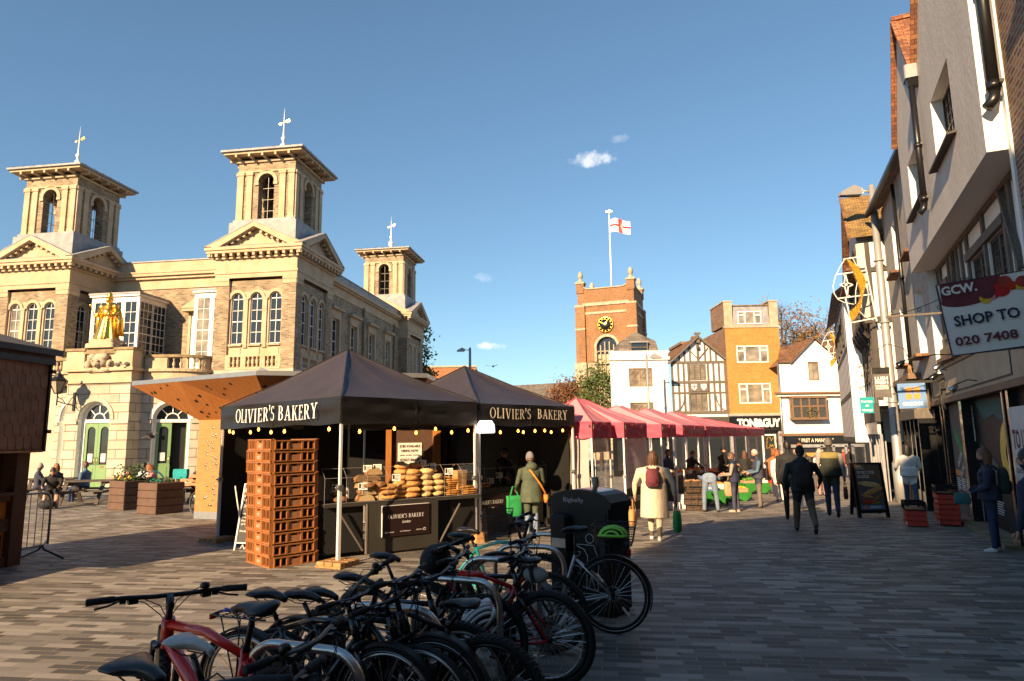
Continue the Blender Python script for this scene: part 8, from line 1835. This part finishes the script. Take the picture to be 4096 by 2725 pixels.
    for i, s in ((0, 1), (1, -1)):
        sh, ab, el = [R(q) for q in arms[i]]; sp = up(.425*k, 0, s*.178*B*k)
        ad = rot_y(V((math.sin(sh)*math.cos(ab), s*math.sin(ab), -math.cos(sh)*math.cos(ab))), 0); e = sp + ad*.285*k
        fdv = V((math.sin(sh+el)*math.cos(ab*.4), s*math.sin(ab*.4)*(1-.8*min(1, el/1.2)) - s*.35*math.sin(el)*.6, -math.cos(sh+el)*math.cos(ab*.4))).normalized(); wv = e + fdv*.245*k
        mb.tube([sp - V((0, s*.03*k, 0)), sp, lerp(sp, e, .5), e, lerp(e, wv, .5), wv], [.06*k, .062*B**.5*k, .052*B**.5*k, .044*B**.5*k, .042*B**.5*k, .032*k], 10)
        seg(sp, e, .06*k, .045*k, sl); seg(e, lerp(e, wv, .95), .042*k, .032*k, sl); pal = wv + fdv*.055*k
        mb.tube([wv-fdv*.01, wv+fdv*.03*k, wv+fdv*.09*k], [.026*k, .037*k, .03*k], 8, sy=.6); seg(wv+fdv*.02*k, wv+fdv*.1*k, .035*k, .035*k, skin)
        side = fdv.cross(V((0, s, 0))); side = side.normalized() if side.length > .1 else V((1,0,0)); fwd = side if side.x > 0 else -side
        for q in range(4):
            b0 = wv + fdv*.085*k + fwd*(-.024+.016*q)*k; ln = (.05, .062, .066, .056)[q]*k
            post.append(([b0, b0+fdv*ln*.5+V((0, -s*.006*k, 0)), b0+fdv*ln*.9+V((0, -s*.02*k, 0))], [.0085*k, .008*k, .006*k]))
        b0 = wv + fdv*.03*k + fwd*.03*k; post.append(([b0, b0+fwd*.018*k+fdv*.025*k, b0+fwd*.02*k+fdv*.05*k], [.0105*k, .009*k, .007*k]))
        hands.append(wv + fdv*.1*k)
    if skirt:   # coat skirts: (length below the hip, flare, material)
        ln, fl, mt = skirt; zt_ = .16*k; rg = []
        for q in range(7):
            u = q/6; z = lerp(zt_, -ln, u); rx = lerp(.13*B, .16*B*fl, u**.8)*k; ry = lerp(.165*B, .195*B*fl, u**.8)*k
            rg.append([tuple(P + V((rx*math.cos(a)*(1+.05*math.sin(a*7+1)*u), ry*math.sin(a)*(1+.05*math.cos(a*6)*u), z))) for a in [2*pi*i/24 for i in range(24)]])
        mb.loft(rg, True); segs.append((P+V((0,0,zt_)), P+V((0,0,-ln)), .19*B*fl*k, .2*B*fl*k, mt))
    if hood: mb.ell(tuple(up(.5*k, -.06*k)), (.11*k, .13*k, .1*k), 12, 8); segs.append((up(.5*k, -.07*k), up(.52*k, -.07*k), .12*k, .12*k, hood))
    # join everything into one surface
    tmp = mb.build('tmp'); md = tmp.modifiers.new('r', 'REMESH'); md.mode = 'VOXEL'; md.voxel_size = vox*k; ms = tmp.modifiers.new('s', 'SMOOTH'); ms.iterations = 3; ms.factor = .5
    dg = bpy.context.evaluated_depsgraph_get(); me = bpy.data.meshes.new_from_object(tmp.evaluated_get(dg)); old = tmp.data; bpy.data.objects.remove(tmp); bpy.data.meshes.remove(old)
    co_ = np.empty(len(me.vertices)*3, np.float32); me.vertices.foreach_get('co', co_); co_ = co_.reshape(-1, 3).astype(np.float64); F = [tuple(p.vertices) for p in me.polygons]; bpy.data.meshes.remove(me)
    fc = np.array([co_[list(f)].mean(0) for f in F]); best = np.full(len(F), 1e9); bi = np.zeros(len(F), int)
    for j, (p, q, r0, r1, mt) in enumerate(segs):
        p_, q_ = np.array(p), np.array(q); d = q_-p_; L = max(1e-9, d@d); u = np.clip(((fc-p_)@d)/L, 0, 1); ds = np.linalg.norm(fc-(p_+u[:, None]*d), axis=1)-(r0+(r1-r0)*u); m_ = ds < best; best[m_] = ds[m_]; bi[m_] = j
    body = MB(); body.v = [tuple(v) for v in co_.tolist()]; body.f = F; body.sm = [True]*len(F)
    names = [s[4] for s in segs]
    if band:   # (height fraction from, to, material) colours a band of the top
        z0, z1, bm = band
    for fi, j in enumerate(bi):
        mt = names[j]
        if band and mt == top and band[0]*k < fc[fi][2] < band[1]*k: mt = band[2]
        body.m(mt); body.mi.append(body.cm)
    for pts, rr in post: body.m(skin); body.tube(pts, rr, 5)
    body.m('black_plastic'); body.M = HM_
    for s in (-1, 1): body.ell((.088*k, s*.032*k, .012*k), (.012*k, .013*k, .008*k), 6, 5)
    body.m('red_cloth' if skin != 'skin_dark' else 'skin_dark'); body.ell((.09*k, 0, -.052*k), (.012*k, .024*k, .006*k), 6, 4); body.M = Matrix()
    body.build('body', t)
    # hair or hat
    st_, hm = hair[:2]; b = MB(HM_); b.m(hm)
    def cap(lo, front, rr=1.07, thick=0.):
        def f(u, v):
            a = 2*pi*u; zmin = lerp(lo, front, max(0, math.cos(a))**1.5); z = lerp(zmin, 1.0, v)
            q = math.sqrt(max(0, 1-z*z)) if z > 0 else 1-.12*z*z
            return ((-.006+.098*rr*q*math.cos(a))*k, .079*rr*q*math.sin(a)*k, (.01+.122*rr*z)*k)
        b.grid(f, 22, 10)
    if st_ == 'short': cap(-.45, .45)
    elif st_ == 'bald': cap(-.45, .9, 1.01)
    elif st_ == 'crop': cap(-.3, .5, 1.03)
    elif st_ in ('long', 'bob', 'curly'):
        cap(-.55, .42, 1.12); ln = {'long': .36, 'bob': .2, 'curly': .17}[st_]
        def g(u, v):
            a = lerp(.32*pi, 1.68*pi, u); r = 1.14+.12*math.sin(v*pi)+(.16*math.sin(a*9+v*9) if st_ == 'curly' else .05*math.sin(a*13))
            return ((-.012+.1*r*math.cos(a)*(1-.15*v))*k, .083*r*math.sin(a)*k*(1+.12*v), (.05-ln*v*(1+.1*math.sin(a*11)))*k)
        b.grid(g, 30, 8); b.grid(lambda u, v: tuple(V(g(1-u, v))*.93+V((0,0,.004))), 20, 5)
        if st_ == 'curly':
            for q in range(40): a = rnd.uniform(.3*pi, 1.7*pi); z = rnd.uniform(-.14, .12); b.ell((.1*math.cos(a)*k, .09*math.sin(a)*k, z*k), .035*k, 6, 5)
    elif st_ == 'pony': cap(-.45, .5, 1.08); b.ell((-.1*k, 0, -.02*k), (.05*k,.045*k,.06*k)); b.tube([(-.11*k,0,-.03*k),(-.13*k,0,-.12*k),(-.11*k,0,-.2*k)], [.035*k,.03*k,.01*k], 8)
    elif st_ in ('cap', 'beanie'):
        cap(-.15 if st_ == 'cap' else -.25, .3 if st_ == 'cap' else .2, 1.13)
        if st_ == 'cap': b.grid(lambda u, v: ((.075+.095*v)*math.cos(lerp(-.75,.75,u))*k, .1*math.sin(lerp(-.75,.75,u))*(1-.1*v)*k, (.05-.012*v)*k), 8, 3); b.m(hair[2] if len(hair) > 2 else 'hair_brown'); b.grid(lambda u, v: ((-.005+.1*math.cos(lerp(.6*pi,1.4*pi,u)))*k, .082*math.sin(lerp(.6*pi,1.4*pi,u))*k, (.0-.06*v)*k), 12, 3)
        else: b.lathe([(.085*k,.03*k),(.094*k,.035*k),(.094*k,.07*k),(.08*k,.075*k)], (-.006*k,0,-.035*k), 18, cap=False)
    b.build('hat' if st_ in ('cap', 'beanie') else 'hair', t)
    W = T(*loc) @ RZ(rz)
    return dict(root=t, W=W, up=up, k=k, hands=hands, hd=hd, P=P)
def backpack(pd, label, mt, w=.28, h=.4, d=.15, z=.27, off=.19):
    k = pd['k']; o = thing('backpack', label, 'backpack', tuple(pd['W'] @ pd['up'](z*k, -off*k)), pd['root'].rotation_euler.z)
    b = MB(); b.m(mt); rg = []
    for zz, s in ((-.5,.82),(-.46,.95),(-.2,1.),(.2,.95),(.4,.8),(.5,.5)):
        rg.append([(d*.5*s*(abs(math.cos(a))**.6)*(1 if math.cos(a) > 0 else -1), w*.5*s*(abs(math.sin(a))**.6)*(1 if math.sin(a) > 0 else -1), zz*h) for a in [2*pi*i/16 for i in range(16)]])
    b.loft(rg); b.ell((-d*.5, 0, -h*.2), (d*.2, w*.36, h*.22), 12, 8); b.build('bag', o)
    for s in (-1, 1): b = MB(); b.m(mt); b.tube([(d*.45, s*w*.3, h*.42), (d*.75, s*w*.36, h*.55), (d*1.3, s*w*.42, h*.5), (d*2.1, s*w*.45, h*.2)], .018, 6); b.tube([(d*.45, s*w*.3, -h*.4), (d*.8, s*w*.55, -h*.3)], .014, 6); b.build('strap', o)
    return o
def handbag(loc, label, mt, w=.28, d=.1, h=.3, rz=0., name='shopping_bag', handle=.18, hm=None, taper=.75):
    """a bag hanging with its handle top at loc"""
    o = thing(name, label, 'bag', (loc[0], loc[1], loc[2]-handle-h), rz); b = MB(); b.m(mt); rg = []; r = random.Random(int(loc[0]*100))
    for zz, s in ((0,.7),(.05,.92),(.4,1.),(.8,.92),(1.,taper)):
        rg.append([(w*.5*s*(abs(math.cos(a))**.5)*(1 if math.cos(a) > 0 else -1)*(1+r.uniform(-.05,.05)), d*.5*s*(abs(math.sin(a))**.5)*(1 if math.sin(a) > 0 else -1), zz*h) for a in [2*pi*i/14 for i in range(14)]])
    b.loft(rg); b.build('bag', o); b = MB(); b.m(hm or mt)
    for s in (-1, 1): b.tube([(-w*.25, s*d*.3, h*.97), (-w*.08, s*.01, h+handle), (w*.08, s*.01, h+handle), (w*.25, s*d*.3, h*.97)], .008, 5)
    b.build('handle', o); return o
AW = math.atan2(.914, .407)      # walking away along the street
def hw(pd, i): return pd['W'] @ pd['hands'][i]
# customer in the green coat at the bakery
pd = person('woman in quilted green coat, jeans and grey cap at the bakery counter', (.34, 13.45, 0), R(105), 1.62, 'olive_coat', 'jeans_pale', 'dark_shoe', hair=('cap', 'grey_cap', 'hair_brown'), bulk=1.22, skirt=(.22, 1.05, 'olive_coat'), arms=((12, 14, 45), (12, 14, 40)), hood='olive_coat', vox=.018, nod=10, legw=1.1)
b = MB(); b.m('orange_strap'); W, k, up = pd['W'], pd['k'], pd['up']
b.tube([up(.47*k,-.05*k,.1*k), up(.4*k,-.17*k,.06*k), up(.15*k,-.2*k,-.12*k), up(-.05*k,-.16*k,-.26*k), up(-.1*k,-.05*k,-.29*k)], .02, 6, sy=.5); b.ell(tuple(up(-.16*k,-.06*k,-.3*k)), (.1,.05,.1)); tag(b.build('crossbody_bag', loc=tuple(W.translation), rot=R(112)), 'tan orange crossbody bag on the green coated customer', 'bag')
handbag(hw(pd, 0)+V((-.03,-.05,.1)), 'bright green carrier bag held by the green coated customer', 'green_bag', .34, .08, .42, R(20), taper=1.0)
person('baker in dark top bending over the second counter', (-.35, 15.95, 0), R(-50), 1.72, 'black_cloth', 'black_cloth', skin='skin_tan', hair=('short', 'hair_dark'), lean=14, nod=25, arms=((25, 8, 50), (25, 8, 50)))
# woman in the cream knitted coat
P = ground(2624, 2160)
pd = person('woman in long cream cable knit coat walking away', tuple(P), R(75), 1.63, 'cream_knit', 'trousers_olive', 'white_shoe', hair=('bob', 'hair_brown'), bulk=1.5, skirt=(.46, 1.0, 'cream_knit'), arms=((2, 22, 18), (-4, 22, 12)), leg=((12, 6), (-10, 16)), vox=.017, turn=-8)
W, k, up = pd['W'], pd['k'], pd['up']
backpack(pd, 'small maroon backpack worn over the cream coat', 'maroon', .26, .33, .13, .3, .265)
handbag(hw(pd, 0)+V((-.05,0,.0)), 'tan paper carrier bag held in the left hand of the cream coat', 'tan_bag', .26, .12, .3, R(60)); handbag(hw(pd, 1)+V((.02,.0,.0)), 'dark green patterned carrier bag in the right hand of the cream coat', 'green_bag', .28, .12, .38, R(60), hm='black_cloth')
# man bending over the crates
P = groundS(2806, 1990)
person('man in blue shirt and pale jeans bending over the produce crates', (5.28, 18.2, gz(5.28, 18.2)), R(72), 1.75, 'denim_shirt', 'jeans_pale', 'dark_shoe', hair=('crop', 'hair_grey'), lean=96, arms=((95, 14, -10), (90, 14, 10)), leg=((16, 4), (16, 4)), bulk=1.2, spread=.14, legw=1.12, nod=10)
# woman with the striped bag
P = groundS(2945, 2047)
pd = person('woman with brown bob and print sleeves carrying a striped shopper', tuple(P), R(150), 1.58, 'navy', 'navy_gilet', 'pink_shoe', hair=('short', 'hair_brown'), sleeves='print_shirt', arms=((10, 10, 75), (10, 10, 80)), leg=((3, 2), (-3, 2)), bulk=1.1, nod=14, legw=1.1)
handbag(pd['W'] @ V((.16, -.3, .98)), 'large striped straw shopper with tan handles on the shoulder', 'straw', .42, .14, .4, R(10), handle=.2, hm='tan_bag', taper=1.0)
# old man in the quilted gilet
P = groundS(3041, 2031)
person('old man with white hair in navy quilted gilet over blue sleeves', tuple(P), R(172), 1.66, 'navy_gilet', 'grey_trousers', 'dark_shoe', hair=('crop', 'hair_grey'), sleeves='blue_shirt', arms=((14, 8, 62), (14, 8, 66)), leg=((2, 3), (-2, 3)), bulk=1.22, nod=16, legw=1.25)
# three men walking away
P = ground(3170, 2078)
person('bald man in black suit walking away down the street', tuple(P), AW+.1, 1.78, 'suit_black', 'suit_black', 'dark_shoe', 'skin_dark', ('bald', 'hair_dark'), arms=((-6, 9, 10), (8, 9, 12)), leg=((10, 4), (-12, 18)), bulk=1.12, collar='white_cloth', legw=1.1, skirt=(.16, 1.0, 'suit_black'))
P = ground(3224, 2126)
pd = person('man in dark hooded jacket and khaki trousers striding away with a backpack', tuple(P), AW+.15, 1.7, 'hoodie_dark', 'khaki', 'dark_shoe', 'skin_tan', ('cap', 'black_cloth', 'hair_dark'), arms=((-6, 18, 22), (12, 26, 38)), leg=((20, 6), (-20, 22)), bulk=1.34, hood='hoodie_dark', legw=1.28, vox=.018, skirt=(.1, .92, 'hoodie_dark'), spread=.07)
backpack(pd, 'black backpack on the man in khaki trousers', 'black_cloth', .34, .5, .18, .24, .23)
P = ground(3336, 2062)
pd = person('man in olive and mustard quilted gilet, jeans and dark beanie walking away', tuple(P), AW, 1.8, 'gilet_dark', 'jeans_dark', 'dark_shoe', 'skin_tan', ('beanie', 'grey_hood'), sleeves='grey_knit', arms=((4, 10, 12), (-6, 10, 10)), leg=((8, 4), (-12, 20)), bulk=1.24, band=(1.28, 1.42, 'gilet_mustard'), legw=1.2, collar='gilet_olive', vox=.018, skirt=(.05, .95, 'gilet_dark'))
handbag(hw(pd, 1), 'brown carrier bag in the right hand of the man in the mustard banded gilet', 'brown_bag', .2, .1, .28, AW, handle=.1)
# people on the right
P = ground(3650, 2032)
person('woman in white puffer jacket and jeans with long dark curls by the shop doors', tuple(P), AW+.12, 1.62, 'white_jacket', 'jeans', 'dark_shoe', hair=('long', 'hair_dark'), arms=((14, 14, 60), (14, 14, 55)), leg=((8, 4), (-9, 14)), bulk=1.28, legw=1.12, vox=.018)
P = ground(3985, 2205)
pd = person('woman in navy quilted jacket and jeans looking along the street at right', tuple(P), R(150), 1.62, 'navy', 'jeans_dark', 'white_shoe', hair=('bob', 'hair_blond'), arms=((12, 8, 55), (10, 8, 62)), leg=((2, 2), (-2, 2)), bulk=1.2, turn=20, legw=1.08, vox=.018)
backpack(pd, 'dark green backpack worn by the woman in the navy quilted jacket', 'hoodie_dark', .28, .42, .16, .26, .22); handbag(hw(pd, 0)+V((-.05,.0,.08)), 'small teal handbag at the front of the navy quilted jacket', 'teal_bag', .24, .1, .18, R(150), handle=.05)
person('dark clothed passer by cut off by the right edge of the picture', (5.74, 7.45, 0), R(120), 1.7, 'navy', 'black_cloth', 'dark_shoe', hair=('short', 'hair_dark'), bulk=1.3, legw=1.2)
# stallholders and farther shoppers
def far(label, px, Y, rz, **kw):
    x = fx(px, Y); g = gz(x, Y); kw.setdefault('vox', .03); return person(label, (x, Y, g), rz, **kw)
far('stallholder in dark cap and jacket inside the SHOP LOCAL stall', 2882, 25.6, R(-60), top='black_cloth', legs='black_cloth', hair=('cap', 'black_cloth', 'hair_dark'), arms=((40, 8, 40), (30, 8, 50)), bulk=1.25, h=1.78)
far('stallholder leaning over the fruit in the KINGSTON MARKET stall', 2745, 24.2, R(-70), top='black_cloth', legs='black_cloth', hair=('short', 'hair_dark'), lean=20, arms=((50, 8, 20), (50, 8, 20)))
far('dark dressed seller in the plain pink stall with a blue scarf', 2660, 21.8, R(-60), top='jeans_dark', legs='black_cloth', hair=('short', 'hair_dark'), collar='blue_shirt')
far('woman with long brown hair and dark coat under the farther stalls', 2968, 26.5, R(80), top='black_cloth', legs='black_cloth', hair=('long', 'hair_brown'), h=1.64)
far('woman with curly ginger hair and orange scarf behind the suited man', 3086, 24.5, R(60), top='orange_top', legs='navy', hair=('curly', 'hair_ginger'), h=1.68)
far('woman in white coat with brown bag left of the suited man', 3098, 22.0, R(70), top='white_cloth', legs='white_cloth', hair=('bob', 'hair_ginger'), h=1.62, skirt=(.3, 1.0, 'white_cloth'))
far('ginger man in grey hooded top behind the man in the suit', 3192, 19.0, R(100), top='grey_hood', legs='jeans_dark', hair=('short', 'hair_ginger'), h=1.8, bulk=1.25, hood='grey_hood', turn=-50)
far('woman with pale blond hair in cream top beyond the backpack', 3266, 24.5, R(75), top='white_cloth', legs='pink_knit', hair=('bob', 'hair_grey'), h=1.66)
far('dark haired man facing the camera beyond the blond woman', 3262, 33.0, R(-100), top='grey_hood', legs='jeans_dark', hair=('short', 'hair_dark'), h=1.74)
far('man with a beard in brown jacket facing the camera in the crowd', 3278, 30.0, R(-110), top='brown_bag', legs='jeans_dark', hair=('short', 'hair_dark'), h=1.7)
far('man in black leather jacket coming towards the camera left of the lamp post', 3386, 37.0, R(-110), top='black_cloth', legs='black_cloth', hair=('short', 'hair_dark'), h=1.75, leg=((10, 5), (-8, 12)))
far('woman in navy printed top and leggings walking towards the camera', 3415, 39.0, R(-105), top='navy_gilet', legs='black_cloth', hair=('long', 'hair_brown'), h=1.66, leg=((10, 5), (-8, 12)), shoes='white_shoe')
far('woman with reddish hair in shiny black coat beside the far lamp post', 3440, 37.0, R(60), top='black_cloth', legs='black_cloth', hair=('bob', 'hair_ginger'), h=1.64, skirt=(.25, 1., 'black_cloth'))
far('man in dark jacket near the cafe door with grey hair', 3165, 37.0, R(-90), top='grey_hood', legs='navy', hair=('short', 'hair_brown'), h=1.72)
far('short haired passer by in red top before the cafe', 3360, 41.0, R(-95), top='red_cloth', legs='navy', hair=('crop', 'hair_brown'), h=1.7)
# diners on the left: seated on the benches
SIT = ((84, 84), (84, 84))
def seated(label, x, y, rz, **kw): kw.setdefault('hip', .52); kw.setdefault('leg', SIT); kw.setdefault('vox', .024); return person(label, (x, y, 0), rz, **kw)
seated('bearded man in black top and shorts hunched on the picnic bench, bare legged', -14.35, 21.0, R(-62), top='black_cloth', legs='black_cloth', shorts=True, lean=32, nod=18, arms=((52, 4, 28), (52, 4, 28)), hair=('crop', 'hair_dark'), h=1.8, bulk=1.15, leg=((80, 78), (78, 74)), spread=.12)
b = MB(); b.m('black_cloth'); b.ell((0,0,.14),(.24,.2,.15),14,8); b.tube([(-.1,0,.25),(0,0,.36),(.1,0,.25)],.014,6); tag(b.build('holdall', loc=(-14.1,20.4,0)), 'black holdall on the ground by the feet of the man in shorts', 'bag')
seated('bald man in navy jacket at the far left picnic table', -16.0, 22.6, R(30), top='navy_gilet', legs='navy', hair=('bald', 'hair_grey'), h=1.74, bulk=1.15, arms=((40, 6, 50), (40, 6, 50)))
seated('woman with auburn hair and navy jacket at the far left picnic table', -15.6, 22.9, R(150), top='navy', legs='navy', hair=('bob', 'hair_ginger'), h=1.64)
seated('man in blue jacket with short hair behind the man in shorts', -14.6, 22.9, R(180), top='blue_shirt', legs='jeans_dark', hair=('short', 'hair_brown'), h=1.76, bulk=1.2)
seated('woman in fluffy pink jumper feeding a child by the planters', -11.4, 21.4, R(200), top='pink_knit', legs='navy', hair=('bob', 'hair_ginger'), h=1.66, bulk=1.25, lean=12, nod=22, arms=((45, 6, 45), (45, 6, 45)))
seated('small child in pink knitted hat beside the pushchair', -12.2, 21.2, R(20), top='navy', legs='navy', hair=('beanie', 'pink_knit'), h=1.0, hip=.58)
seated('dark haired woman in white top with her back to the camera', -12.3, 22.3, R(80), top='white_cloth', legs='navy', hair=('pony', 'hair_dark'), h=1.66)
seated('bald man in navy shirt sitting on the slatted bench', -10.2, 22.0, R(120), top='navy_gilet', legs='navy', skin='skin_tan', hair=('bald', 'hair_grey'), h=1.76, bulk=1.2, turn=-60)
